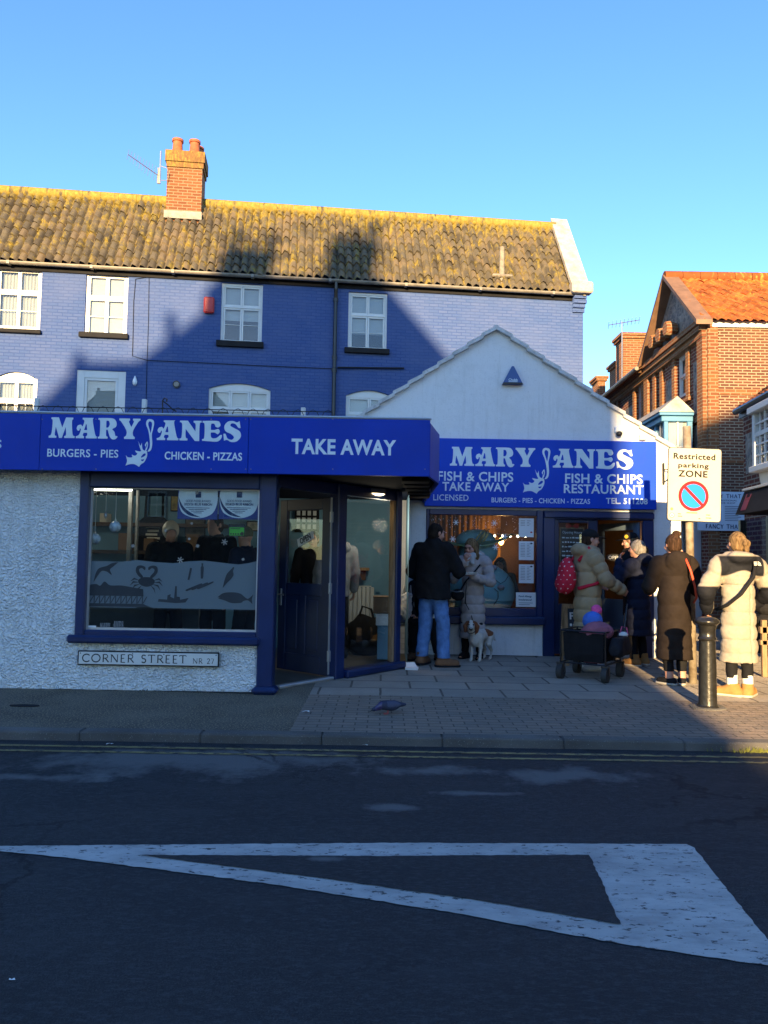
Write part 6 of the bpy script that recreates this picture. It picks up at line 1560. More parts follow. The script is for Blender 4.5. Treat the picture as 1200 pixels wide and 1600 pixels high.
# ------------------------------------------------------------------ houses on our own side of the road, behind the viewpoint: they throw the evening shade
OY = -25.0
def cast(P, Y0=OY):
    t = P.y - Y0; return (P.x - SUN_DX * t, P.z + math.tan(SUN_EL) * math.hypot(1, SUN_DX) * t)
def bw(x, y): return BF.world(BF.px(x, y))
prof = [cast(bw(*q)) for q in ((20, 640), (66, 632), (108, 590), (110, 570), (215, 569), (238, 552), (270, 530), (316, 494), (320, 462), (330, 448))]
ridge_l = cast(bw(345, 440)); ridge_r = cast(bw(600, 444)); s1 = cast(bw(700, 560))
sl = (s1[1] - ridge_r[1]) / (s1[0] - ridge_r[0]); xr = -1.66
house_m = brick_mat('stock_brick', (.46, .38, .30), (.40, .33, .26), (.5, .45, .38))
oh = thing('street_house', 'brick house with steep gable and chimneys opposite the takeaway', 'house', (-3, OY, .1))
pts = [(-22, .0), (-22, prof[0][1])] + prof + [ridge_l, ridge_r, (xr, ridge_r[1] + sl * (xr - ridge_r[0])), (xr, 0)]
mb = MB(); mb.prism([(x, z) for x, z in pts], OY, OY - 3.0); mb.build('wall', house_m, oh)
mb = MB()
for (xa, za), (xb, zb) in zip(pts[1:], pts[2:-1]):
    if abs(xb - xa) < .02: continue
    mb.add([(xa, OY + .1, za + .05), (xb, OY + .1, zb + .05), (xb, OY - 3.1, zb + .05), (xa, OY - 3.1, za + .05), (xa, OY + .1, za + .006), (xb, OY + .1, zb + .006), (xb, OY - 3.1, zb + .006), (xa, OY - 3.1, za + .006)], [(0, 1, 2, 3), (7, 6, 5, 4), (0, 4, 5, 1), (1, 5, 6, 2), (2, 6, 7, 3), (3, 7, 4, 0)])
mb.build('roof', M['pantile'], oh)
def roofpt(x, y):       # sighted point on the pantile slope
    o = BF.world((0, -.16, eave_z - .1)); e1 = BF.world((1, -.16, eave_z - .1)) - o; e2 = BF.world((0, ridge_d, ridge_z)) - o
    n = e1.cross(e2); d = ray(x, y); return CAM_LOC + d * ((o - CAM_LOC).dot(n) / d.dot(n))
for lst in (((338, 430), (345, 392), (422, 392), (430, 430)), ((505, 440), (512, 378), (583, 378), (586, 440))):
    c = [cast(roofpt(*q)) for q in lst]
    mb = MB(); xa, xb = (c[0][0] + c[1][0]) / 2, (c[2][0] + c[3][0]) / 2; zt = (c[1][1] + c[2][1]) / 2; zb_ = min(c[0][1], c[3][1]) - 1.5
    mb.box(xa, xb, OY - .6, OY - .02, zb_, zt); ch = mb.build('chimney', M['orange_brick'], oh)
    n = 3
    for k in range(n):
        x = xa + (xb - xa) * (k + .5) / n; mb = MB(); hh = (.9, .35, .8)[k] if lst[0][0] < 400 else (.35, .5, .95)[k]; mb.lathe((x, OY - .3, zt), [(.14, 0), (.12, hh * .9), (.15, hh)], 10); mb.build('chimney_pot', M['terracotta'], ch)
for q0, q1 in (((122, 575), (122, 548)), ((264, 540), (264, 488))):
    a, b = cast(bw(*q0)), cast(bw(*q1)); mb = MB(); mb.box(a[0] - .1, a[0] + .1, OY - .3, OY - .1, a[1] - .6, b[1]); mb.build('chimney_pot', M['terracotta'], oh)
mb = MB()
for x in (-12, -10, -8, -6, -4, -2):
    for z in (3.4, 6.0):
        if x > -1 and z > 5: continue
        mb.bbox(x - .5, x + .5, OY + .004, OY + .06, z, z + 1.4, .006)
mb.build('window', M['white_gloss'], oh)
mb = MB()
for x in (-12, -10, -8, -6, -4, -2):
    for z in (3.4, 6.0):
        if x > -1 and z > 5: continue
        for dx in (-.23, .23):
            for dz in (.35, 1.0): mb.box(x + dx - .19, x + dx + .19, OY + .062, OY + .07, z + dz - .28, z + dz + .28)
mb.build('pane', M['shade_dark'], oh)
mb = MB(); mb.box(-13, .6, OY + .02, OY + .07, .5, 2.4); mb.build('shop_window', M['shade_dark'], oh)
oh2 = thing('street_house', 'lower brick house across the lane mouth, opposite the sash bay shop', 'house', (6, OY, .1))
c1 = cast(at(1105, 664, RY)); c2 = cast(at(1165, 643, RY)); x0 = .95
h0 = c1[1] - .3; pts = [(x0, 0), (x0, h0), (c1[0], c1[1]), (c2[0], c2[1]), (c2[0] + 1.6, c2[1] + .25), (12, c2[1] + .25), (12, 0)]
mb = MB(); mb.prism(pts, OY, OY - 3.0); mb.build('wall', house_m, oh2)
mb = MB(); up = [(x, z + .07) for x, z in pts[1:-1]]; mb.prism(up + [(x, z + .006) for x, z in pts[1:-1]][::-1], OY + .1, OY - 3.1); mb.build('roof', M['pantile'], oh2)
# ------------------------------------------------------------------ soft bodies: a distance field of tapered limbs, meshed as one skin
class Vol:
    def __init__(s, lo, hi, h):
        s.h = h; s.lo = np.array(lo, np.float32)
        s.n = np.ceil((np.array(hi) - s.lo) / h).astype(int) + 1
        s.F = np.full(s.n, .3, np.float32)
        s.ax = [s.lo[i] + np.arange(s.n[i], dtype=np.float32) * h for i in range(3)]
    def sub(s, lo, hi):
        a = np.clip(np.floor((np.array(lo) - s.lo) / s.h).astype(int), 0, s.n - 1); b = np.clip(np.ceil((np.array(hi) - s.lo) / s.h).astype(int) + 1, 1, s.n)
        sl = tuple(slice(i, max(i + 1, j)) for i, j in zip(a, b))
        return sl, s.ax[0][sl[0]][:, None, None], s.ax[1][sl[1]][None, :, None], s.ax[2][sl[2]][None, None, :]
    def put(s, sl, d, k, op):
        F = s.F[sl]
        if op == 'cut': d = -d
        if k > 0:
            h = np.clip(.5 + .5 * ((F - d) if op == 'cut' else (d - F)) * (-1 if op == 'cut' else 1) / k, 0, 1)
            if op == 'cut':
                h = np.clip(.5 - .5 * (F - d) / k, 0, 1); s.F[sl] = F + (d - F) * h + k * h * (1 - h)
            else:
                h = np.clip(.5 + .5 * (F - d) / k, 0, 1); s.F[sl] = F + (d - F) * h - k * h * (1 - h)
        else: s.F[sl] = np.maximum(F, d) if op == 'cut' else np.minimum(F, d)
    def cone(s, a, b, ra, rb=None, k=.02, sy=1.0, quilt=None, op='add', t0=None):
        rb = ra if rb is None else rb
        a = np.array(a, np.float32); b = np.array(b, np.float32); m = max(ra, rb) + k + .03
        sl, X, Y, Z = s.sub(np.minimum(a, b) - m, np.maximum(a, b) + m)
        d = b - a; L2 = max(1e-9, d[0] ** 2 + (d[1] * sy) ** 2 + d[2] ** 2)
        px, py, pz = X - a[0], (Y - a[1]) * sy, Z - a[2]
        h = np.clip((px * d[0] + py * d[1] * sy + pz * d[2]) / L2, 0, 1)
        q = np.sqrt((px - h * d[0]) ** 2 + (py - h * d[1] * sy) ** 2 + (pz - h * d[2]) ** 2)
        r = ra + (rb - ra) * h
        if quilt:
            p, amp = quilt; L = math.sqrt(L2); ph = (h * L + (t0 or 0)) / p
            r = r + amp * (np.sqrt(np.abs(np.sin(np.pi * ph))) - .7)
        dist = (q - r) / (1 if sy == 1 else (1 + sy) / 2)
        s.put(sl, dist, k, op); return s
    def ell(s, c, rad, k=.02, rot=None, op='add'):
        c = np.array(c, np.float32); rad = np.array(rad, np.float32); m = rad.max() + k + .03
        sl, X, Y, Z = s.sub(c - m, c + m)
        x, y, z = X - c[0], Y - c[1], Z - c[2]
        if rot is not None:
            r = np.array(rot.transposed() if hasattr(rot, 'transposed') else rot, np.float32)
            x, y, z = r[0, 0] * x + r[0, 1] * y + r[0, 2] * z, r[1, 0] * x + r[1, 1] * y + r[1, 2] * z, r[2, 0] * x + r[2, 1] * y + r[2, 2] * z
        k0 = np.sqrt((x / rad[0]) ** 2 + (y / rad[1]) ** 2 + (z / rad[2]) ** 2)
        k1 = np.sqrt((x / rad[0] ** 2) ** 2 + (y / rad[1] ** 2) ** 2 + (z / rad[2] ** 2) ** 2)
        s.put(sl, k0 * (k0 - 1) / np.maximum(k1, 1e-4), k, op); return s
    def plane(s, p, n, k=0.0):
        """keeps the side the normal points away from"""
        n = np.array(n, float); n /= np.linalg.norm(n)
        X, Y, Z = s.ax[0][:, None, None], s.ax[1][None, :, None], s.ax[2][None, None, :]
        s.F = np.maximum(s.F, ((X - p[0]) * n[0] + (Y - p[1]) * n[1] + (Z - p[2]) * n[2]).astype(np.float32)); return s
    def ripple(s, amp, sc, seed=0):
        """creases: a smooth wander of the surface"""
        r = random.Random(seed); X, Y, Z = s.ax[0][:, None, None], s.ax[1][None, :, None], s.ax[2][None, None, :]
        w = 0
        for i in range(4):
            a, b, c, p = r.uniform(-1, 1), r.uniform(-1, 1), r.uniform(-1, 1), r.uniform(0, 6)
            w = w + np.sin((X * a + Y * b + Z * c) * sc * (1 + .6 * i) + p + 1.3 * np.sin((X * b - Z * a) * sc * .7 + p))
        s.F = (s.F + amp * w / 2.5).astype(np.float32); return s
    def mesh(s):
        F = s.F.copy(); F[0] = F[-1] = .1; F[:, 0] = F[:, -1] = .1; F[:, :, 0] = F[:, :, -1] = .1
        ins = F < 0
        c = np.zeros(np.array(F.shape) - 1, np.int8); offs = [(i, j, k) for i in (0, 1) for j in (0, 1) for k in (0, 1)]
        sh = c.shape
        for o in offs: c += ins[o[0]:o[0] + sh[0], o[1]:o[1] + sh[1], o[2]:o[2] + sh[2]]
        act = (c > 0) & (c < 8); ijk = np.argwhere(act); idx = -np.ones(sh, np.int64); idx[act] = np.arange(len(ijk))
        acc = np.zeros((len(ijk), 3)); cnt = np.zeros(len(ijk))
        for a in offs:
            for ax in range(3):
                if a[ax]: continue
                b = list(a); b[ax] = 1
                fa = F[ijk[:, 0] + a[0], ijk[:, 1] + a[1], ijk[:, 2] + a[2]]; fb = F[ijk[:, 0] + b[0], ijk[:, 1] + b[1], ijk[:, 2] + b[2]]
                m = (fa < 0) != (fb < 0); t = np.where(m, fa / np.where(m, fa - fb, 1), 0)
                p = np.array(a, float)[None].repeat(len(ijk), 0); p[:, ax] += t
                acc[m] += p[m]; cnt[m] += 1
        V = (ijk + acc / cnt[:, None]) * s.h + s.lo
        quads = []
        for ax in range(3):
            u, v = [(1, 2), (2, 0), (0, 1)][ax]
            n0 = [slice(1, -1)] * 3; n0[ax] = slice(0, -1); n1 = list(n0); n1[ax] = slice(1, None)
            A = ins[tuple(n0)]; B = ins[tuple(n1)]
            e = np.argwhere(A != B); 
            if len(e) == 0: continue
            pos = e.copy(); pos[:, u] += 1; pos[:, v] += 1
            flip = A[tuple(e.T)]
            q = []
            for du, dv in ((-1, -1), (0, -1), (0, 0), (-1, 0)):
                p = pos.copy(); p[:, u] += du; p[:, v] += dv; q.append(idx[tuple(p.T)])
            q = np.stack(q, 1); q[~flip] = q[~flip][:, ::-1]; quads.append(q)
        return V, np.concatenate(quads)

class Person:
    """a figure in its own axes: x to its right, y where it faces, z up; metres"""
    def __init__(s, label, px, py, face, H=1.70, group=None, z=.1, pos=None, head=(0, 0, 0), build=1.0, sit=False):
        g = Vector(pos) if pos else ground(px, py, z)
        s.loc = (g.x, g.y, z); s.rot = face; s.k = H / 1.75; s.b = build
        s.root = thing('person', label, 'person', s.loc, face, group)
        s.fr = Frame(g.x, g.y, face, z)
        s.J = {'hip': .93, 'waist': 1.08, 'chest': 1.30, 'sh': 1.43, 'neck': 1.50, 'head': 1.635}
        s.lean = Vector((0, 0, 0)); s.head_rot = Matrix.Rotation(head[2], 3, 'Z') @ Matrix.Rotation(head[0], 3, 'X') @ Matrix.Rotation(head[1], 3, 'Y')
        s.arm = {1: (Vector((.25, .02, 1.14)), Vector((.27, .10, .90))), -1: (Vector((-.25, .02, 1.14)), Vector((-.27, .10, .90)))}
        s.leg = {1: (Vector((.10, .03, .50)), Vector((.11, 0, .08)), 0.15), -1: (Vector((-.10, .03, .50)), Vector((-.11, 0, .08)), -.15)}
        s.curl = {1: .5, -1: .5}; s.off = Vector((0, 0, 0)); s.palm = {1: None, -1: None}
        s.drop = 0.0
    def P(s, x, y=None, z=None):
        v = Vector((x, y, z)) if y is not None else Vector(x)
        return Vector(v)
    def L(s, z):   # leaning body line
        f = max(0, (z - .93) / .7); return s.off + Vector((s.lean.x * f, s.lean.y * f, z - s.drop))
    def sh(s, sd): c = s.L(s.J['sh']); return c + Vector((.185 * sd * (.9 + .1 * s.b), -.005, 0))
    def headc(s): return s.L(s.J['neck']) + s.head_rot @ Vector((0, .025, .135))
    def hp(s, x, y, z): return s.headc() + s.head_rot @ Vector((x, y, z))
    def emit(s, name, V, F, m, parent=None, midx=None):
        return mesh_object(name, s.fr.arr(np.asarray(V) * s.k), F, m, midx, parent or s.root, True)
    def vol(s, h, pad=.06, lo=None, hi=None):
        return Vol(lo or (-.75, -.6, -.03), hi or (.75, .75, 1.95), h)
    def body(s, h=.0085, face=True, mats=None):
        pts = [s.headc()] + [q for a in s.arm.values() for q in a] + [q for l in s.leg.values() for q in l[:2]]
        lo = [min(p[i] for p in pts) - .24 for i in range(3)]; hi = [max(p[i] for p in pts) + .24 for i in range(3)]
        lo[2] = -.02; v = Vol(lo, hi, h); L = s.L; b = s.b
        v.cone(L(.95), L(1.10), .115 * b, .115 * b, .03, 1.4); v.cone(L(1.10), L(1.34), .13 * b, .15 * b, .04, 1.4); v.cone(s.sh(-1) + Vector((.05, 0, -.02)), s.sh(1) + Vector((-.05, 0, -.02)), .07, .07, .05)
        v.cone(L(1.42), s.hp(0, -.02, -.06), .058, .052, .03)
        for sd in (1, -1):
            e, w = s.arm[sd]; S = s.sh(sd)
            v.cone(S, e, .052, .042, .03); v.cone(e, w, .041, .029, .015)
            kn, an, to = s.leg[sd]; hp_ = s.L(.90) + Vector((.07 * sd, 0, 0))
            v.cone(hp_, kn, .07, .052, .03); v.cone(kn, an, .056, .038, .02)
            f = Vector((math.sin(to), math.cos(to), 0)); v.cone(an + Vector((0, 0, -.035)) - f * .03, an + f * .14 + Vector((0, 0, -.05)), .036, .026, .02)
            s.hand(v, sd, e, w)
        H = s.head_rot; hp = s.hp
        v.ell(hp(0, -.012, .025), (.075, .096, .092), .02, H); v.ell(hp(0, .028, -.05), (.054, .062, .062), .03, H); v.ell(hp(0, .062, -.092), (.026, .024, .02), .02, H)
        if face:
            v.cone(hp(0, .090, .012), hp(0, .108, -.022), .009, .013, .010); v.ell(hp(0, .102, -.026), (.016, .012, .009), .008, H)
            v.ell(hp(0, .078, .03), (.055, .018, .014), .02, H)
            for sd in (1, -1):
                v.ell(hp(.031 * sd, .094, .008), (.019, .012, .012), .012, H, 'cut'); v.ell(hp(.031 * sd, .079, .007), (.014, .014, .012), .004, H)
                v.ell(hp(.045 * sd, .062, -.03), (.024, .02, .022), .03, H)
            v.ell(hp(0, .086, -.058), (.021, .010, .0055), .006, H); v.ell(hp(0, .085, -.068), (.017, .010, .006), .006, H)
        for sd in (1, -1): v.ell(hp(.077 * sd, -.008, -.004), (.010, .020, .031), .008, H)
        V, F = v.mesh()
        mi = None; mats = mats or [M['skin']]
        if face:
            C = V[F].mean(1); Hi = np.array(H.transposed()); q = (C - np.array(s.headc())) @ Hi.T
            lip = (((q[:, 0] / .024) ** 2 + ((q[:, 2] + .063) / .0125) ** 2) < 1) & (q[:, 1] > .075)
            eye = ((((np.abs(q[:, 0]) - .031) / .013) ** 2 + ((q[:, 2] - .007) / .006) ** 2) < 1) & (q[:, 1] > .07)
            brow = ((((np.abs(q[:, 0]) - .033) / .019) ** 2 + ((q[:, 2] - .027) / .005) ** 2) < 1) & (q[:, 1] > .06)
            mi = np.zeros(len(F), np.int32); mi[lip] = 1; mi[eye | brow] = 2
            mats = [mats[0], M['lip'], M['eye']]
        return s.emit('body', V, F, mats, None, mi)
    def hand(s, v, sd, e, w):
        d = (w - e).normalized(); pl = s.palm[sd]
        up = Vector(pl) if pl else Vector((-sd, 0, 0))           # the way the palm faces
        up = (up - d * up.dot(d)).normalized(); side = d.cross(up).normalized() * sd
        # thumb side is +side for the right hand hanging with palm inward (forward)
        if side.y < 0 and abs(d.z) > .6: side = -side
        c = w + d * .055
        for t in (-.026, -.009, .009, .026): v.cone(w + d * .01 + side * t * .6, w + d * .088 + side * t, .013, .0115, .010)
        cu = s.curl[sd]
        for t, l in ((.030, .068), (.010, .078), (-.010, .072), (-.030, .056)):
            a = w + d * .088 + side * t; p = a; ang = 0
            for seg, (f, r) in enumerate(((.45, .0098), (.32, .009), (.25, .008))):
                ang += cu * (.75 if seg == 0 else .95); q = p + (d * math.cos(ang) + up * math.sin(ang)) * l * f * 1.15
                v.cone(p, q, r, r * .93, .004); p = q
        a = w + d * .025 + side * .026; q = a + (d * .6 + side * .55 + up * .35).normalized() * .045; v.cone(a, q, .0125, .0105, .008)
        v.cone(q, q + (d * .85 + side * .05 + up * .5).normalized() * .036, .0105, .0088, .004)
    def legs_cloth(s, name, m, r0=.098, r1=.07, r2=.062, top=1.02, hem=.09, k=.03, rip=.004, h=.011, seat=2):
        pts = [q for l in s.leg.values() for q in l[:2]]; lo = [min(p[i] for p in pts) - .25 for i in range(3)]; hi = [max(p[i] for p in pts) + .25 for i in range(3)]; lo[2] = -.02; hi[2] = 1.15
        hi[1] = max(hi[1], s.off.y + .25); lo[1] = min(lo[1], s.off.y - .25)
        v = Vol(lo, hi, h); L = s.L
        if seat: q_ = .145 if seat == 1 else .122; v.cone(L(.92), L(top - .02), q_ * s.b, q_ * .95 * s.b, .03, 1.3)
        for sd in (1, -1):
            kn, an, to = s.leg[sd]; hp_ = L(.90) + Vector(((.082 if seat == 1 else .066) * sd, 0, 0))
            v.cone(hp_, kn, r0, r1, k); v.cone(kn, an + (an - kn).normalized() * -.0, r1, r2, .02)
            if seat == 1: v.ell(L(.90) + Vector((.07 * sd, -.07, 0)), (.085, .075, .09), .03)
        v.ripple(rip, 22, 3)
        V0 = v; v.plane((0, 0, top - s.drop), (0, 0, 1)); v.plane((0, 0, hem), (0, 0, -1))
        V, F = v.mesh(); return s.emit(name, V, F, m)
    def coat(s, name, m, hem=.55, r_top=.175, r_mid=.165, r_hem=.20, sleeve=.068, quilt=None, sq=None, hood=None, sy=1.3, h=.012, rip=.004, cuff=None, collar=.075, mfun=None, mats=None, extra=None, seed=1, slit=None, cut=True, grid=False):
        pts = [s.headc()] + [q for a in s.arm.values() for q in a]; lo = [min(p[i] for p in pts) - .3 for i in range(3)]; hi = [max(p[i] for p in pts) + .3 for i in range(3)]
        lo = [min(lo[i], (-.4, -.4, hem - .05)[i]) for i in range(3)]
        v = Vol(lo, hi, h); L = s.L; b = s.b
        v.cone(L(hem - .05), L(1.05), r_hem * b, r_mid * b, .03, sy, quilt, 'add', 0); v.cone(L(1.05), L(1.34), r_mid * b, r_top * b, .03, sy, quilt, 'add', 1.05 - hem + .05)
        v.cone(s.sh(-1) + Vector((.03, 0, -.03)), s.sh(1) + Vector((-.03, 0, -.03)), .088, .088, .06)
        if cut: v.plane((0, 0, hem - s.drop), (0, 0, -1))
        for sd in (1, -1):
            e, w = s.arm[sd]; S = s.sh(sd)
            v.cone(S, e, sleeve * 1.12, sleeve, .035, 1, sq or quilt); v.cone(e, w - (w - e).normalized() * .02, sleeve * .98, (cuff or sleeve * .72), .02, 1, sq or quilt)
        v.cone(L(1.43), L(1.50 if not hood else 1.47), .092, collar, .03)
        if hood: hood(v, s)
        if extra: extra(v, s)
        v.ripple(rip * 1.3, 20, seed); v.ripple(.0022, 62, seed + 3)
        if grid:
            X, Z = v.ax[0][:, None, None], v.ax[2][None, None, :]
            for gx_ in np.arange(-.21, .22, .14): v.F = v.F + ((.010 * np.exp(-((X - gx_) / .010) ** 2)) * (Z < 1.30)).astype(np.float32)
        v.cone(L(1.50), L(1.60) + Vector((0, .02, 0)), .058, .075, .01, op='cut')
        V, F = v.mesh(); mi = None
        if mfun is not None and mats: mi = mfun(V[F].mean(1), s)
        o = s.emit(name, V, F, mats or m, None, mi)
        if mfun is not None and not mats:
            a_ = o.data.attributes.new('panel', 'FLOAT', 'POINT'); a_.data.foreach_set('value', mfun(V, s).astype(np.float32))
        return o
    def hair(s, m, fn, h=.0075, name='hair', lo=None, hi=None, rip=.0025):
        c = s.headc(); v = Vol(lo or (c.x - .22, c.y - .24, c.z - .42), hi or (c.x + .22, c.y + .22, c.z + .26), h); fn(v, s)
        if rip: v.ripple(rip, 60, 5)
        V, F = v.mesh(); return s.emit(name, V, F, m)
    def cap_hair(s, v, back=-.05, low=-.055, r=.0):
        hp, H = s.hp, s.head_rot
        v.ell(hp(0, -.022, .03), (.084 + r, .100 + r, .098 + r), .01, H); v.ell(hp(0, -.045, -.03), (.078 + r, .07 + r, .07), .02, H)
        v.ell(hp(0, .10, -.035), (.10, .085, .075), .012, H, 'cut'); v.ell(hp(0, .03, -.14), (.12, .13, .075), .012, H, 'cut')
    def shoes(s, m, r=.048, L=.15, sole=None, hgt=.11, toe=1.0, name='shoe', cuffm=None):
        for sd in (1, -1):
            kn, an, to = s.leg[sd]; f = Vector((math.sin(to), math.cos(to), 0)); c = Vector((an.x, an.y, 0))
            v = Vol((c.x - .28, c.y - .28, -.01), (c.x + .28, c.y + .28, .30), .008)
            v.cone(c - f * .045 + Vector((0, 0, .05)), c + f * (L - .02) + Vector((0, 0, .042)), r, r * .92 * toe, .02); v.cone(c + Vector((0, 0, .05)) - f * .02, c + Vector((0, 0, hgt)) - f * .015, r * .98, r * .95, .02)
            v.cone(c + f * .05 + Vector((0, 0, .06)), c + Vector((0, 0, hgt - .02)), r * .8, r * .7, .03)
            v.plane((0, 0, .004), (0, 0, -1)); v.plane((0, 0, hgt), (0, 0, 1)); V, F = v.mesh()
            sh = s.emit(name, V, F, m)
            if sole is not None:
                w = Vol((c.x - .28, c.y - .28, -.01), (c.x + .28, c.y + .28, .1), .008); w.cone(c - f * .05 + Vector((0, 0, .03)), c + f * (L - .01) + Vector((0, 0, .03)), r + .005, r * .95 * toe + .005, .01); w.plane((0, 0, 0.001), (0, 0, -1)); w.plane((0, 0, .028), (0, 0, 1))
                V, F = w.mesh(); s.emit('sole', V, F, sole, sh)
    def socks(s, m, z0=.09, z1=.2, r=.052):
        for sd in (1, -1):
            kn, an, to = s.leg[sd]; d = (kn - an).normalized(); v = Vol((an.x - .15, an.y - .15, z0 - .02), (an.x + .15, an.y + .15, z1 + .05), .008)
            v.cone(an, an + d * .2, r, r + .004, .01); v.plane((0, 0, z0), (0, 0, -1)); v.plane((0, 0, z1), (0, 0, 1)); V, F = v.mesh(); s.emit('sock', V, F, m)
    def strap(s, name, pts, m, r=.014, flat=.5, parent=None):
        mb = MB(); mb.tube([Vector(p) * s.k for p in pts], r, 6); V = s.fr.arr(np.array(mb.v)); return mesh_object(name, V, mb.p, m, None, parent or s.root, True)
    def mbuild(s, mb, name, m, parent=None, smooth=True):
        V = s.fr.arr(np.array(mb.v) * s.k); return mesh_object(name, V, mb.p, m, mb.mi, parent or s.root, smooth)

M['lip'] = paint('lips', (.42, .13, .11), .45, .05)
M['eye'] = paint('eye_and_brow', (.06, .035, .025), .4, .1)
M['hair_brown'] = paint('brown_hair', (.045, .024, .014), .8, .75, 60, .9, 90, spec=.12, stretch=(1, 1, .15))
M['hair_blond'] = paint('blond_hair', (.17, .105, .05), .8, .7, 60, .9, 90, spec=.12, stretch=(1, 1, .15))
M['hair_grey'] = paint('grey_hair', (.22, .20, .18), .8, .6, 60, .9, 90, spec=.12, stretch=(1, 1, .15))
M['hair_dark'] = paint('dark_hair', (.02, .015, .012), .8, .5, 60, .9, 90, spec=.12, stretch=(1, 1, .15))
M['denim'] = cloth('blue_denim', (.10, .20, .42), .9, .35, 0, .4, 300)
M['black_cloth'] = cloth('black_cloth', (.014, .014, .016), .9, .2)
M['black_knit'] = cloth('black_leggings', (.012, .012, .014), .8, .2)
M['taupe'] = cloth('taupe_puffer', (.37, .32, .30), .55, .1, 0, .35)
M['beige'] = cloth('beige_puffer', (.33, .25, .15), .6, .1, 0, .35)
M['navy'] = cloth('navy_puffer', (.016, .020, .042), .6, .2, 0, .35)
M['brown_coat'] = cloth('dark_brown_coat', (.022, .016, .0135), .85, .2, 0, .3)
M['cream_puffer'] = cloth('cream_puffer', (.52, .46, .38), .5, .08, 0, .3)
M['black_puffer'] = cloth('black_puffer', (.014, .015, .02), .6, .15, 0, .3)
M['tan_suede'] = cloth('tan_suede', (.36, .19, .065), .9, .2)
M['brown_leather'] = cloth('brown_leather', (.17, .085, .045), .6, .25)
M['white_cloth'] = cloth('white_cloth', (.66, .65, .62), .9, .08)
M['khaki'] = cloth('khaki_trousers', (.34, .28, .18), .9, .15)
M['rubber'] = paint('pale_rubber', (.45, .42, .36), .8, .1)

# ---- man in black jacket and jeans eating beside the door, back to us
pA = Person('man in black jacket and blue jeans standing with his back to us by the entrance', 675, 1040, R(-32), 1.80, build=1.12, head=(R(-8), 0, R(-28)))
pA.leg = {1: (Vector((.13, .03, .50)), Vector((.17, -.03, .08)), .95), -1: (Vector((-.11, .02, .50)), Vector((-.14, -.02, .08)), -.05)}
pA.arm = {1: (Vector((.29, .12, 1.16)), Vector((.16, .33, 1.26))), -1: (Vector((-.31, .03, 1.15)), Vector((-.26, .25, 1.02)))}
pA.palm = {1: (-1, 0, 0), -1: (1, 0, 0)}; pA.curl[1] = .7
pA.body(); pA.legs_cloth('jeans', M['denim'], .108, .083, .078, 1.0, .11, rip=.006, seat=1)
pA.coat('jacket', M['black_cloth'], .82, .19, .19, .215, .084, rip=.007, cuff=.062, collar=.10, seed=4)
pA.hair(M['hair_dark'], lambda v, s: s.cap_hair(v))
pA.shoes(M['brown_leather'], .056, .17, M['black_matt'], .17)
# ---- woman in the long taupe coat
pB = Person('blonde woman in long taupe puffer coat eating from a paper tray, facing us', 738, 1029, R(180 - 24), 1.64, head=(R(-18), 0, R(-14)))
pB.arm = {1: (Vector((.29, .04, 1.14)), Vector((.06, .25, 1.42))), -1: (Vector((-.29, .06, 1.12)), Vector((-.05, .28, 1.21)))}
pB.palm = {1: (-.3, -.7, .3), -1: (0, 0, 1)}; pB.curl = {1: .75, -1: .25}
pB.body(.0075); pB.legs_cloth('leggings', M['black_knit'], .085, .062, .055, 1.0, .10)
def bag_hood(v, s):
    c = s.L(1.47); v.ell(c + Vector((0, -.11, .02)), (.15, .09, .09), .03)
pB.coat('coat', M['taupe'], .30, .165, .16, .195, .074, (.135, .026), (.105, .020), bag_hood, 1.3, .011, .003)
def long_hair(v, s):
    s.cap_hair(v, r=.004)
    for sd in (1, -1):
        v.cone(s.hp(.07 * sd, -.005, .03), s.hp(.095 * sd, .02, -.12), .032, .034, .02); v.cone(s.hp(.095 * sd, .02, -.12), s.hp(.105 * sd, .055, -.26), .034, .016, .02)
    v.cone(s.hp(0, -.08, 0), s.hp(0, -.10, -.2), .07, .05, .03)
pB.hair(M['hair_blond'], long_hair, name='long_hair'); pB.shoes(M['black_cloth'], .046, .14, M['black_matt'], .13)
v = Vol((-.3, -.25, 1.3), (.3, .35, 1.65), .01); c = pB.L(1.47)
for k in range(14):
    a = 2 * math.pi * k / 14; b = 2 * math.pi * (k + 1) / 14
    v.cone(c + Vector((.095 * math.sin(a), .095 * math.cos(a) + .01, .035)), c + Vector((.095 * math.sin(b), .095 * math.cos(b) + .01, .035)), .036, .036, .02)
v.cone(c + Vector((.03, .11, .03)), c + Vector((.05, .16, -.10)), .036, .03, .02); v.cone(c + Vector((-.03, .11, .03)), c + Vector((-.03, .15, -.08)), .034, .03, .02)
V, F = v.ripple(.005, 45, 2).mesh(); pB.emit('scarf', V, F, cloth('pale_scarf', (.42, .42, .41), .9, .1))
pB.strap('bag_strap', [(-.17, -.02, 1.46), (-.10, .16, 1.30), (.05, .20, 1.12), (.13, .22, .98)], M['black_matt'], .011)
def own(name, label, cat, person, c, group=None): return thing(name, label, cat, person.fr.world(Vector(c) * person.k), person.rot, group)
t = own('shoulder_bag', 'small black shoulder bag hanging at the front of the taupe coat', 'bag', pB, (.16, .24, .86)); mb = MB(Frame(0, 0)); mb.ball((.16, .23, .93), (.105, .05, .085), 16, 10); pB.mbuild(mb, 'body', M['black_matt'], t)
mb = MB(); mb.tube([(.06, .26, .99), (.16, .285, .97), (.26, .26, .99)], .008, 6); pB.mbuild(mb, 'flap_edge', M['steel'], t)
t = own('paper_tray', 'white paper food tray held in the hand of the woman in taupe', 'tray', pB, (0, .36, 1.19)); mb = MB()
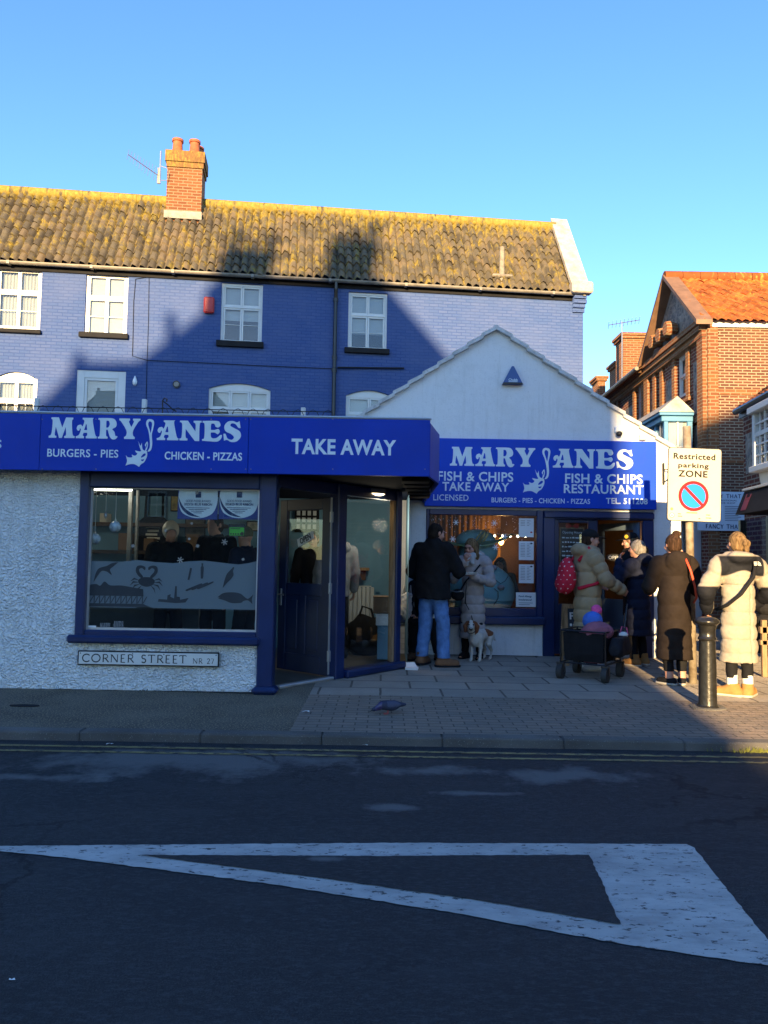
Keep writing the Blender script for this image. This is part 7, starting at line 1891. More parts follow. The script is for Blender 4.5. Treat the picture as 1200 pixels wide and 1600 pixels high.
W = [(-.16, .29, 1.262), (.10, .29, 1.262), (.10, .45, 1.262), (-.16, .45, 1.262)]; B_ = [(-.13, .31, 1.225), (.07, .31, 1.225), (.07, .43, 1.225), (-.13, .43, 1.225)]
mb.add(B_ + W, [(3, 2, 1, 0), (0, 1, 5, 4), (1, 2, 6, 5), (2, 3, 7, 6), (3, 0, 4, 7)]); W2 = [(x, y, z + .004) for x, y, z in B_] + [(x * .98 - .001, y * .99 + .004, z) for x, y, z in W]; mb.add(W2, [(0, 1, 2, 3), (0, 4, 5, 1), (1, 5, 6, 2), (2, 6, 7, 3), (3, 7, 4, 0)]); pB.mbuild(mb, 'tray', M['paper'], t, False)
mb = MB(); r_ = random.Random(3)
for _ in range(14):
    x, y = r_.uniform(-.11, .05), r_.uniform(.32, .42); a = r_.uniform(0, 3.1); mb.tube([(x - .025 * math.cos(a), y - .025 * math.sin(a), 1.24), (x + .025 * math.cos(a), y + .025 * math.sin(a), 1.25)], .006, 5)
pB.mbuild(mb, 'chips', paint('fried_chips', (.45, .27, .06), .6), t)
# ---- someone in dark clothes sitting on the sill behind the man in jeans
pS = Person('person in dark clothes sitting on the blue window ledge behind the man in jeans', 662, 1026, R(180 - 10), 1.68, head=(R(-15), 0, 0), pos=(at(668, 900, 10.62).x, 10.74, .1))
pS.drop = .42; pS.leg = {1: (Vector((.13, .42, .52)), Vector((.14, .42, .08)), .1), -1: (Vector((-.13, .44, .52)), Vector((-.22, .40, .08)), -.3)}
pS.arm = {1: (Vector((.27, .12, .76)), Vector((.16, .34, .62))), -1: (Vector((-.26, .12, .76)), Vector((-.10, .36, .66)))}; pS.palm = {1: (0, 0, 1), -1: (0, 0, 1)}
pS.body(.009); pS.legs_cloth('trousers', M['black_cloth'], .095, .072, .062, .62 + .42, .10)
pS.coat('coat', M['black_cloth'], .50, .17, .165, .175, .078, rip=.006, cut=False); pS.hair(M['hair_dark'], lambda v, s: s.cap_hair(v)); pS.shoes(M['brown_leather'], .05, .15, M['black_matt'], .13)
p = at(636, 945, 10.3); t = thing('carrier_bag', 'white plastic carrier bag hanging beside the entrance post', 'bag', (p.x, 10.35, p.z - .16)); p0, p1 = at(627, 964, 10.3), at(644, 927, 10.3)
v = Vol((p0.x - .05, 10.2, p0.z - .05), (p1.x + .05, 10.5, p1.z + .05), .008); v.ell(((p0.x + p1.x) / 2, 10.35, (p0.z + p1.z) / 2 - .02), ((p1.x - p0.x) * .55, .06, (p1.z - p0.z) * .58), .02); v.cone((p0.x + .02, 10.35, p1.z - .04), (p1.x - .02, 10.35, p1.z - .03), .03, .03, .03); v.ripple(.006, 40, 8); V, F = v.mesh(); mesh_object('body', V, F, M['white_cloth'], None, t, True)
for x in (p0.x + .03, p1.x - .02):
    mb = MB(); mb.tube([(x - .015, 10.33, p1.z - .02), (x, 10.35, p1.z + .10), (x + .012, 10.37, p1.z - .02)], .008, 6); mb.build('handle', M['white_cloth'], t, True)
t = thing('paper_tray', 'white paper food tray on the knees of the seated person', 'tray', (at(685, 963, 10.25).x, 10.3, .66)); c = at(683, 964, 10.28); mb = MB(); mb.prism_z([(c.x - .12, 10.2), (c.x + .1, 10.22), (c.x + .1, 10.36), (c.x - .12, 10.36)], c.z - .012, c.z + .02); mb.build('tray', M['paper'], t); mb = MB(); mb.ball((c.x, 10.28, c.z + .022), (.07, .05, .02), 10, 6); mb.build('food', M['cream'], t)
# ---- man in the beige puffer with the red rucksack, by the trolley
pC = Person('man in long beige puffer coat and black cap wearing a red rucksack', 918, 1047, R(-78), 1.74, build=1.08, head=(R(-6), 0, R(-6)))
pC.arm = {1: (Vector((.27, .10, 1.15)), Vector((.20, .36, 1.01))), -1: (Vector((-.27, .05, 1.14)), Vector((-.24, .28, 1.06)))}; pC.palm = {1: (-1, 0, 0), -1: (1, 0, 0)}; pC.curl = {1: 1.0, -1: .7}
pC.body(); pC.legs_cloth('trousers', M['black_cloth'], .10, .075, .07, 1.0, .08)
def big_hood(v, s):
    c = s.L(1.47); v.ell(c + Vector((0, -.11, .03)), (.165, .095, .09), .03); v.cone(c + Vector((-.10, .02, .02)), c + Vector((.10, .02, .02)), .06, .06, .03); v.cone(c + Vector((-.1, -.02, .04)), c + Vector((-.05, .10, .02)), .05, .045, .02); v.cone(c + Vector((.1, -.02, .04)), c + Vector((.05, .10, .02)), .05, .045, .02)
pC.coat('coat', M['beige'], .50, .18, .175, .185, .085, (.155, .028), (.12, .022), big_hood, 1.2, .011, .003, cuff=.07)
pC.hair(M['hair_brown'], lambda v, s: s.cap_hair(v, r=-.004))
def ball_cap(v, s):
    v.ell(s.hp(0, -.012, .055), (.088, .108, .085), .01, s.head_rot); v.ell(s.hp(0, -.0, -.04), (.14, .16, .083), .008, s.head_rot, 'cut'); v.ell(s.hp(0, .125, .042), (.07, .075, .010), .008, s.head_rot)
pC.hair(M['black_cloth'], ball_cap, .007, 'cap', rip=0); pC.shoes(M['white_cloth'], .05, .16, M['rubber'], .10)
t = own('rucksack', 'red rucksack with small white pattern on the back of the beige coat', 'rucksack', pC, (0, -.30, .95))
def in_fr(mb_pts): return mb_pts
red = cloth('red_rucksack', (.50, .02, .045), .7, .1)
v = Vol((-.25, -.5, .88), (.25, -.1, 1.42), .010); v.ell((0, -.285, 1.16), (.155, .105, .22), .02); v.ell((0, -.36, 1.08), (.125, .06, .12), .02); v.cone((0, -.27, 1.36), (0, -.27, 1.30), .05, .09, .03); v.plane((0, -.165, 0), (0, 1, 0)); v.ripple(.004, 30, 2); V, F = v.mesh()
q = V[F].mean(1); cell = (np.floor((q[:, 0] + q[:, 1] + 2) / .055) + np.floor(q[:, 2] / .055)).astype(int); fx_ = (q[:, 0] + q[:, 1] + 2) / .055 % 1; fz_ = q[:, 2] / .055 % 1
dots = ((np.abs(fx_ - .5) < .2) & (np.abs(fz_ - .5) < .13) & (cell % 2 == 0)).astype(np.int32); pC.emit('body', V, F, [red, M['white_cloth']], t, dots)
for sd in (1, -1):
    mb = MB(); mb.tube([(.09 * sd, -.17, 1.36), (.13 * sd, -.05, 1.53), (.14 * sd, .13, 1.40), (.17 * sd, .17, 1.24), (.20 * sd, .03, 1.09), (.14 * sd, -.2, 1.02)], .022, 6); pC.mbuild(mb, 'strap', red, t)
# ---- grey haired woman in navy
pE = Person('grey haired woman in long navy puffer coat with a hand to her face', 998, 1040, R(38), 1.63, head=(0, 0, R(14)))
pE.arm = {-1: (Vector((-.28, .14, 1.20)), Vector((-.13, .22, 1.46))), 1: (Vector((.27, .03, 1.12)), Vector((.25, .16, .92)))}; pE.palm = {-1: (.6, -.5, 0), 1: (-1, 0, 0)}
pE.body(.009); pE.legs_cloth('leggings', M['black_knit'], .09, .065, .058, 1.0, .10)
pE.coat('coat', M['navy'], .42, .172, .17, .195, .08, (.14, .022), (.11, .018), bag_hood, 1.25, .012, .003)
def bobbed(v, s): s.cap_hair(v, r=.006); v.ell(s.hp(0, -.085, -.02), (.06, .045, .06), .02, s.head_rot)
pE.hair(M['hair_grey'], bobbed); pE.shoes(M['tan_suede'], .056, .15, M['rubber'], .17)
# ---- man in the black cap with the yellow badge behind her
pF = Person('man in black cap with round yellow badge and hooded coat behind the navy coat', 990, 1028, R(58), 1.76, head=(R(-8), 0, R(10)))
pF.arm = {-1: (Vector((-.27, .14, 1.12)), Vector((-.20, .40, 1.02))), 1: (Vector((.27, 0, 1.14)), Vector((.27, .1, .9)))}; pF.palm = {-1: (1, 0, 0), 1: (-1, 0, 0)}
pF.body(.009); pF.legs_cloth('trousers', M['khaki'], .10, .078, .072, 1.0, .07)
def brown_hood(v, s): big_hood(v, s)
pF.coat('coat', None, .60, .18, .175, .18, .082, None, None, brown_hood, mats=[M['black_cloth'], M['brown_coat']], mfun=lambda C, s: ((C[:, 2] > 1.40) & (np.abs(C[:, 0]) < .2) & (C[:, 1] < .1)).astype(np.int32))
pF.hair(M['hair_blond'], lambda v, s: s.cap_hair(v)); pF.hair(M['black_cloth'], ball_cap, .007, 'cap', rip=0); pF.shoes(M['white_cloth'], .055, .17, M['rubber'], .11)
mb = MB(); c = pF.hp(-.086, .03, .075); n = pF.head_rot @ Vector((-1, .35, .2)); a = n.cross(Vector((0, 0, 1))).normalized(); b = a.cross(n).normalized(); n = n.normalized()
mb.add([c + n * .008 + (a * math.cos(2 * math.pi * k / 14) + b * math.sin(2 * math.pi * k / 14)) * .028 for k in range(14)], [tuple(range(14))]); pF.mbuild(mb, 'cap_badge', paint('yellow_badge', (.6, .38, .02), .5))
S = pF.sh(1); c = S + Vector((.095, -.03, -.10)); mb = MB()
for r_b, o_, i in ((.04, .0, 0), (.028, .004, 1)):
    mb.mat(i); nn = Vector((.85, -.5, .1)).normalized(); a = nn.cross(Vector((0, 0, 1))).normalized(); b = a.cross(nn); mb.add([c + nn * (.004 + o_) + (a * math.cos(2 * math.pi * k / 16) + b * math.sin(2 * math.pi * k / 16)) * r_b for k in range(16)], [tuple(range(16))])
pF.mbuild(mb, 'sleeve_badge', [M['white_cloth'], M['red_plastic']])
# ---- person further back in the queue
pG2 = Person('brown haired person mostly hidden behind the woman with a bun', 1054, 1014, R(200), 1.66, head=(0, 0, R(40)))
pG2.body(.010); pG2.legs_cloth('trousers', M['black_cloth'], .095, .07, .064, 1.0, .08); pG2.coat('coat', M['brown_coat'], .6, .17, .165, .175, .08); pG2.hair(M['hair_brown'], lambda v, s: long_hair(v, s), name='long_hair'); pG2.shoes(M['black_cloth'], .05, .15, None, .1)
# ---- woman with a bun
pG = Person('woman with brown bun in dark brown hooded coat with an orange strap', 1054, 1070, R(4), 1.66, build=1.05, head=(0, 0, R(8)))
pG.arm = {-1: (Vector((-.28, .05, 1.14)), Vector((-.20, .26, 1.08))), 1: (Vector((.32, .04, 1.13)), Vector((.27, .24, 1.03)))}; pG.leg = {1: (Vector((.09, .02, .5)), Vector((.09, .0, .08)), .5), -1: (Vector((-.08, .02, .5)), Vector((-.07, -.02, .08)), -.6)}
pG.body(.009); pG.legs_cloth('leggings', M['black_knit'], .09, .066, .056, 1.0, .16)
def bun_hood(v, s): c = s.L(1.47); v.ell(c + Vector((0, -.125, -.03)), (.15, .06, .13), .03); v.cone(c + Vector((-.09, -.03, .01)), c + Vector((.09, -.03, .01)), .055, .055, .03)
pG.coat('coat', M['brown_coat'], .30, .178, .172, .20, .084, (.17, .016), (.2, .010), bun_hood, 1.25, .012, .004, collar=.09, seed=9)
def bun(v, s): s.cap_hair(v, r=.003); v.ell(s.hp(.01, -.06, .125), (.048, .045, .045), .008); v.ell(s.hp(.03, -.085, .13), (.028, .028, .03), .006)
pG.hair(M['hair_brown'], bun); pG.shoes(M['black_cloth'], .043, .145, M['rubber'], .085); pG.socks(M['skin'], .075, .17, .046)
pG.strap('bag_strap', [(.06, .06, 1.515), (.065, -.17, 1.47), (.09, -.235, 1.34), (.14, -.235, 1.16), (.20, -.15, 1.02), (.24, .0, .96)], paint('orange_strap', (.62, .07, .03), .6), .013)
def two_tone(name, c1, c2):
    m = cloth(name, c1, .6, .1, 0, .35); nt = m.node_tree; b = next(n for n in nt.nodes if n.type == 'BSDF_PRINCIPLED')
    src = b.inputs['Base Color'].links[0].from_socket; at_ = nt.nodes.new('ShaderNodeAttribute'); at_.attribute_name = 'panel'
    sh = N(nt, 'Math', operation='MULTIPLY_ADD', _1=60.0, _2=.5, use_clamp=True); nt.links.new(at_.outputs['Fac'], sh.inputs[0])
    nt.links.new(mixc(nt, sh.outputs[0], src, c2), b.inputs['Base Color']); return m
# ---- woman in the long cream and black puffer
pH = Person('woman with blond ponytail in long cream puffer coat with black yoke', 1155, 1088, R(2), 1.67, build=.98, head=(0, 0, R(6)))
pH.arm = {-1: (Vector((-.34, .02, 1.12)), Vector((-.25, .20, .90))), 1: (Vector((.36, .02, 1.12)), Vector((.28, .22, .96)))}; pH.leg = {1: (Vector((.085, .0, .5)), Vector((.085, -.02, .08)), .75), -1: (Vector((-.08, .0, .5)), Vector((-.075, .0, .08)), -.95)}
pH.body(.009); pH.legs_cloth('leggings', M['black_knit'], .09, .066, .054, 1.0, .19)
def yoke(C, s):
    x, y, z = C.T; a = np.minimum(np.minimum(z - 1.315 - .03 * np.cos(x / .2 * 3.1), .235 - np.abs(x)), 1.50 - z)
    b = np.minimum(np.minimum(np.abs(x) - .23, 1.17 - z), z - .8); return np.maximum(a, b)
def cream_hood(v, s): c = s.L(1.47); v.ell(c + Vector((0, -.09, .01)), (.155, .10, .075), .03); v.cone(c + Vector((-.10, .02, .02)), c + Vector((.10, .02, .02)), .06, .06, .03)
pH.coat('coat', two_tone('cream_and_black_puffer', (.33, .285, .23), (.013, .014, .019)), .37, .178, .17, .205, .092, (.145, .022), (.15, .018), cream_hood, 1.22, .010, .004, grid=True, mfun=yoke, seed=6)
def pony(v, s): s.cap_hair(v, r=.002); v.cone(s.hp(.01, -.105, .055), s.hp(.03, -.135, .0), .026, .038, .02); v.cone(s.hp(.03, -.135, .0), s.hp(.05, -.12, -.14), .038, .014, .02); v.cone(s.hp(0, -.085, .055), s.hp(.012, -.115, .055), .022, .022, .006)
pH.hair(M['hair_blond'], pony); pH.shoes(M['tan_suede'], .062, .15, M['rubber'], .14); pH.socks(M['white_cloth'], .12, .235, .054)
pH.strap('bag_strap', [(.13, .05, 1.50), (.14, -.12, 1.46), (.06, -.212, 1.28), (-.08, -.225, 1.10), (-.19, -.15, .98), (-.23, .02, .92)], M['black_matt'], .018)
mb = MB()      # small white emblem of nested arcs and a word bar on the yoke
c = Vector((.125, -.148, 1.395)); a = Vector((.95, .3, 0)).normalized(); b = Vector((0, .12, 1)).normalized(); n = a.cross(b).normalized() 
for r0, r1 in ((.012, .020), (.026, .034), (.040, .047)):
    n_ = 8; P = []
    for k in range(n_ + 1): w = math.pi / 2 * k / n_; P.append((math.cos(w), math.sin(w)))
    base = [c + n * .022 + a * (x * r0) + b * (y * r0) for x, y in P] + [c + n * .022 + a * (x * r1) + b * (y * r1) for x, y in P]
    mb.add(base, [(k, k + 1, n_ + 2 + k, n_ + 1 + k) for k in range(n_)])
for z in (.005, .02, .035): mb.add([c + n * .022 + a * x + b * (z + dz) for x, dz in ((-.05, 0), (-.008, 0), (-.008, .009), (-.05, .009))], [(0, 1, 2, 3)])
pH.mbuild(mb, 'emblem', M['white_cloth'], None, False)

# ---- people dimly inside the takeaway; the last stands in for a door-glass reflection
for i, (px, Y, face, H, m, lab) in enumerate(((266, 9.3, R(200), 1.72, 'black_cloth', 'person in dark clothes standing nearest the middle of the takeaway window'), (338, 9.2, R(150), 1.82, 'black_cloth', 'tall person in black standing under the award notices'), (386, 9.0, R(60), 1.66, 'navy', 'person in navy with olive hat behind the green sticker'), (528, 10.3, R(20), 1.74, 'grey_hoodie', 'person in grey hooded top standing in the takeaway lobby'), (490, 10.9, R(175), 1.7, 'black_cloth', 'dark coated figure standing in for a reflection in the takeaway door glass'))):
    if m == 'grey_hoodie': M[m] = cloth('grey_hoodie', (.16, .17, .19), .9, .12)
    p = at(px, 850, Y); q = Person(lab, 0, 0, face, H, None, .112, (p.x, Y, .112), head=(R(-6), 0, 0))
    q.body(.011, face=(i == 4)); q.legs_cloth('trousers', M['black_cloth'], .095, .07, .064, 1.0, .08, h=.013); q.coat('coat', M[m], .82, .172, .168, .172, .08, h=.014, hood=bag_hood if i == 3 else None); q.shoes(M['black_cloth'], .05, .15, None, .1)
    if i == 2: q.hair(cloth('olive_knit', (.12, .12, .06), .9), lambda v, s: (v.ell(s.hp(0, -.015, .05), (.088, .105, .095), .01, s.head_rot), v.ell(s.hp(0, 0, -.06), (.14, .16, .08), .008, s.head_rot, 'cut')), .009, 'hat')
    elif i == 0: q.hair(M['cream'], lambda v, s: (v.ell(s.hp(0, -.02, .03), (.10, .115, .12), .01, s.head_rot), v.ell(s.hp(0, .12, -.04), (.10, .09, .09), .01, s.head_rot, 'cut')), .009, 'hat')
    else: q.hair(M['hair_dark'], lambda v, s: s.cap_hair(v), .009)
    if i == 4:
        q_ = q
# diner behind the restaurant window
p = at(782, 905, 12.2); q = Person('dark haired diner sitting inside the restaurant behind the round figure', 0, 0, R(160), 1.66, None, .108, (p.x, 12.2, .108), head=(R(-8), 0, 0)); q.drop = .30
q.leg = {1: (Vector((.12, .4, .52)), Vector((.12, .40, .08)), .1), -1: (Vector((-.12, .4, .52)), Vector((-.12, .4, .08)), -.1)}; q.arm = {1: (Vector((.26, .12, .88)), Vector((.12, .32, .95))), -1: (Vector((-.26, .12, .88)), Vector((-.12, .34, .92)))}
q.body(.011); q.legs_cloth('trousers', M['black_cloth'], .095, .07, .064, .75 + .3, .08, h=.013); q.coat('jumper', M['black_cloth'], .64, .17, .16, .165, .07, h=.014, cut=False); q.hair(M['hair_dark'], long_hair, .009, 'long_hair')
t = thing('dining_chair', 'wooden dining chair under the diner inside the restaurant', 'chair', (p.x, 12.25, .108)); mb = MB(); mb.bbox(p.x - .21, p.x + .21, 12.1, 12.5, .53, .57, .01); mb.build('seat', M['wood'], t); mb = MB(); mb.bbox(p.x - .2, p.x + .2, 12.48, 12.52, .75, 1.1, .01); mb.build('backrest', M['wood'], t)
for x in (-.18, .18):
    for y in (12.12, 12.48): mb = MB(); mb.bbox(p.x + x - .02, p.x + x + .02, y, y + .04, .108, .53 if y < 12.3 else .75, .004); mb.build('leg', M['wood'], t)

# ------------------------------------------------------------------ dog
g = ground(751, 1032, .1); DR = R(146)
dog = thing('dog', 'small white spaniel with reddish brown ears standing on the slabs, looking at us', 'dog', (g.x, g.y, .1), DR); dfr = Frame(g.x, g.y, DR, .1)
v = Vol((-.20, -.42, -.01), (.24, .48, .62), .008)     # y forward
v.cone((0, .13, .335), (0, -.14, .335), .092, .075, .03); v.ell((0, .14, .31), (.085, .10, .12), .03); v.cone((0, -.12, .34), (0, -.21, .33), .078, .065, .03)
v.cone((0, .18, .37), (.02, .27, .465), .068, .055, .03); hc = Vector((-.01, .30, .50)); hd = Vector((-.42, .88, -.16)).normalized(); hs = Vector((hd.y, -hd.x, 0)).normalized(); hu = hs.cross(hd).normalized()
v.ell(hc, (.060, .062, .058), .02); v.cone(hc + hd * .03 - hu * .012, hc + hd * .115 - hu * .03, .038, .028, .015); v.cone(hc + hd * .05 - hu * .035, hc + hd * .10 - hu * .05, .022, .016, .012); v.ell(hc + hd * .142 - hu * .018, (.013, .013, .011), .004)
for sd in (1, -1):
    v.cone(hc + hs * .052 * sd + hu * .022 - hd * .01, hc + hs * .078 * sd - hu * .03 + hd * .0, .020, .030, .010); v.cone(hc + hs * .078 * sd - hu * .03, hc + hs * .074 * sd - hu * .085, .030, .024, .010)
    v.ell(hc + hd * .055 + hs * .030 * sd + hu * .012, (.011, .011, .010), .002)
    x = .055 * sd; yy = .16 if sd == 1 else .13
    v.cone((x, yy, .30), (x * 1.05, yy - .015, .185), .046, .027, .02); v.cone((x * 1.05, yy - .015, .185), (x, yy + .005, .045), .025, .018, .01); v.cone((x, yy, .03), (x, yy + .035, .018), .020, .019, .01)
    yb = -.19 if sd == 1 else -.16
    v.cone((x, yb, .33), (x * 1.1, yb + .05, .215), .066, .038, .02); v.cone((x * 1.1, yb + .05, .215), (x, yb - .05, .125), .034, .021, .012); v.cone((x, yb - .05, .125), (x, yb - .03, .035), .020, .017, .008); v.cone((x, yb - .03, .03), (x, yb + .005, .018), .019, .018, .01)
v.cone((0, -.27, .35), (-.02, -.36, .28), .022, .016, .015); v.cone((-.02, -.35, .28), (-.03, -.37, .24), .018, .010, .01)
v.ripple(.0025, 70, 3); V, F = v.mesh(); q = V[F].mean(1); hq = q - np.array(hc); u = hq @ np.array(hu); s_ = hq @ np.array(hs); f_ = hq @ np.array(hd)
near = (np.linalg.norm(hq, axis=1) < .15)
mi = np.zeros(len(F), np.int32); mi[near & (np.abs(s_) > .047) & (f_ < .05)] = 1; mi[near & (np.abs(s_) > .022) & (u > .0) & (f_ < .045) & (f_ > -.08)] = 1; mi[near & (f_ > .128)] = 2
for sd in (1, -1): mi[(np.linalg.norm(hq - np.array(hd * .062 + hs * .032 * sd + hu * .013), axis=1) < .0135)] = 2
mi[(q[:, 2] > .31) & (np.hypot(q[:, 1] + .09, (q[:, 2] - .37) * 1.2) < .06) & (q[:, 0] < .0)] = 1; mi[(np.hypot(q[:, 1] + .22, q[:, 2] - .33) < .038) & (q[:, 0] < .0)] = 1; mi[(q[:, 1] < -.27) & (q[:, 2] > .3)] = 1
mesh_object('body', dfr.arr(V), F, [cloth('white_dog_fur', (.52, .48, .42), .9, .15, 0, .5, 120), cloth('chestnut_fur', (.20, .075, .035), .9, .2, 0, .5, 120), M['ink']], mi, dog, True)
mb = MB(dfr); a = Vector((.012, .225, .425)); ax = Vector((.2, .75, .72)).normalized(); e1 = ax.cross(Vector((1, 0, 0))).normalized(); e2 = ax.cross(e1)
mb.tube([a + (e1 * math.cos(2 * math.pi * k / 16) + e2 * math.sin(2 * math.pi * k / 16)) * .066 for k in range(17)], .008, 6); mb.build('collar', M['dark_print'], dog, True)
ld_pts = [dfr.world((.0, .20, .49)), pB.fr.world((-.05, .30, .75)), pB.fr.world((-.02, .24, 1.05))]
mb = MB(); mb.tube([dfr.world((.012, .20, .485)), Vector((g.x - .12, g.y + .12, .72)), pB.fr.world(Vector((.03, .27, .82)) * pB.k), pB.fr.world(Vector((.02, .25, 1.16)) * pB.k)], .006, 6)
tag(mb.build('dog_lead', M['black_matt'], None, True, (g.x, g.y, .5)), 'thin dark dog lead running up the front of the taupe coat', 'lead')

# ------------------------------------------------------------------ folding trolley with a child in it
g1, g2 = ground(884, 1060), ground(942, 1066); wb = Vector((g2.x - g1.x, g2.y - g1.y)); WR = math.atan2(wb.y, wb.x)
WL = .74; g1 = Vector((g1.x - .02, g1.y, .1))
tf = Frame(g1.x, g1.y, WR, .1); cart = thing('folding_trolley', 'black folding fabric trolley with thick wheels carrying a child', 'trolley', (g1.x, g1.y, .1), WR)
D = .50; W2_ = WL * .62
v = Vol((-.1, -.1, .1), (WL + .1, D + .1, .62), .012)
for z0, z1, e in ((.20, .56, .0),): pass
mb = MB(tf); n = 10
def ring(z, e, bulge): return [(-e, -e, z), (W2_ / 2, -e - bulge, z), (W2_ + e, -e, z), (W2_ + e + bulge, D / 2, z), (W2_ + e, D + e, z), (W2_ / 2, D + e + bulge, z), (-e, D + e, z), (-e - bulge, D / 2, z)]
rr_ = [ring(.21, -.01, .0), ring(.30, .0, .02), ring(.42, .005, .012), ring(.535, .01, .0), ring(.535, -.006, .0), ring(.25, -.02, 0)]
V = [p for r in rr_ for p in r]; m_ = 8
mb.add(V, [(i * m_ + k, i * m_ + (k + 1) % m_, (i + 1) * m_ + (k + 1) % m_, (i + 1) * m_ + k) for i in range(5) for k in range(m_)] + [tuple(range(m_ - 1, -1, -1)), tuple(range(5 * m_, 6 * m_))]); mb.build('fabric_tub', M['black_cloth'], cart)
mb = MB(tf)
for x, y in ((-.03, -.03), (W2_ + .03, -.03), (W2_ + .03, D + .03), (-.03, D + .03)): mb.tube([(x, y, .17), (x, y, .55)], .011, 8)
for a, b in (((-.03, -.03), (W2_ + .03, -.03)), ((W2_ + .03, -.03), (W2_ + .03, D + .03)), ((W2_ + .03, D + .03), (-.03, D + .03)), ((-.03, D + .03), (-.03, -.03))):
    for z in (.19, .555): mb.tube([(*a, z), (*b, z)], .010, 6)
mb.tube([(W2_ + .04, D / 2, .22), (W2_ + .12, D / 2 + .1, .5), (W2_ + .12, D / 2 + .26, .86)], .012, 8); fr_ = mb.build('frame', M['black_gloss'], cart, R(40))
for x, y in ((-.03, -.03), (W2_ + .03, -.03), (W2_ + .03, D + .03), (-.03, D + .03)):
    mb = MB(tf); mb.lathe((x - .035, y, .085), [(.03, 0), (.082, .004), (.085, .02), (.085, .05), (.082, .066), (.03, .07)], 20, 'x'); w_ = mb.build('wheel', paint('wheel_rubber', (.03, .03, .03), .8), cart, R(40))
    mb = MB(tf); mb.bbox(x - .045, x - .037, y - .015, y + .015, .08, .19, .003); mb.bbox(x + .037, x + .045, y - .015, y + .015, .08, .19, .003); mb.bbox(x - .045, x + .045, y - .02, y + .02, .165, .185, .003); mb.build('fork', M['black_gloss'], w_)
mb = MB(tf); v = Vol((W2_ + .0, -.02, .2), (W2_ + .32, D, .56), .012); v.cone((W2_ + .13, .06, .36), (W2_ + .13, .36, .36), .085, .085, .03); v.cone((W2_ + .13, .08, .45), (W2_ + .13, .34, .45), .07, .07, .04); v.plane((0, 0, .50), (0, 0, 1)); v.ripple(.006, 25, 2); V, F = v.mesh(); mesh_object('side_bag', tf.arr(V), F, M['black_puffer'], None, cart, True)
# child: mauve coat, blue hat with a pink pompom, lying back in the trolley
cb = tf.world((W2_ * .62, D * .45, 0)); kid = Person('small child in mauve coat and blue bobble hat riding in the trolley', 0, 0, WR + R(35), 1.05, None, .1, (cb.x, cb.y, .1), head=(R(-25), 0, R(25)))
kid.drop = .52 ; kid.J.update({'neck': 1.46, 'sh': 1.40, 'chest': 1.3}); kk = 1 / kid.k
kid.leg = {1: (Vector((.12, .30, .46)), Vector((.14, .55, .42)), .1), -1: (Vector((-.10, .30, .46)), Vector((-.12, .55, .42)), -.1)}
kid.arm = {1: (Vector((.30, .12, .60)), Vector((.20, .36, .62))), -1: (Vector((-.30, .12, .60)), Vector((-.18, .36, .62)))}
kid.lean = Vector((0, -.10, 0)); mauve = cloth('mauve_child_coat', (.27, .10, .14), .8, .12)
def bighead(v, s): pass
kid.body(.011, face=True); kid.legs_cloth('trousers', mauve, .10, .08, .07, .72 + .34, .30, h=.013)
kid.coat('coat', mauve, .9, .22, .21, .22, .10, None, None, lambda v, s: v.ell(s.L(1.44) + Vector((0, -.12, .0)), (.30, .22, .19), .06), 1.1, .014, .006, cut=False)
kid.hair(cloth('blue_knit_hat', (.06, .15, .52), .95, .15, 0, .6, 90), lambda v, s: (v.ell(s.hp(0, -.01, .05), (.185, .20, .185), .01, s.head_rot), v.ell(s.hp(0, .10, -.13), (.3, .3, .13), .01, s.head_rot, 'cut')), .011, 'hat', lo=(-.4, -.5, .5), hi=(.4, .4, 1.6))
kid.hair(cloth('pink_pompom', (.75, .10, .32), .95, .2, 0, .8, 60), lambda v, s: v.ell(s.hp(.10, -.10, .24), (.10, .10, .10), .01), .011, 'pompom', lo=(-.4, -.6, .5), hi=(.5, .4, 1.6), rip=.008)
kid.hair(M['hair_blond'], lambda v, s: (v.ell(s.hp(0, -.02, .0), (.14, .15, .12), .01, s.head_rot), v.ell(s.hp(0, .16, -.03), (.14, .12, .11), .01, s.head_rot, 'cut')), .011, lo=(-.4, -.5, .5), hi=(.4, .4, 1.6))
p = at(974, 1000, 8.9); t = thing('toy_bag', 'small pink and white drink bag hung on the end of the trolley', 'bag', (p.x, 8.9, p.z - .1)); mb = MB(); mb.lathe((p.x, 8.9, p.z - .09), [(.035, 0), (.055, .02), (.055, .11), (.04, .14)], 14); mb.build('body', paint('bright_pink', (.6, .03, .16), .5), t, R(40)); mb = MB(); mb.ball((p.x, 8.9, p.z + .06), (.055, .05, .035), 12, 8); mb.build('top', M['white_cloth'], t, True); mb = MB(); mb.tube([(p.x - .04, 8.9, p.z + .06), (p.x - .02, 8.9, p.z + .15), (p.x + .04, 8.9, p.z + .14), (p.x + .05, 8.9, p.z + .05)], .008, 6); mb.build('strap', paint('pink_strap', (.5, .08, .2), .6), t)
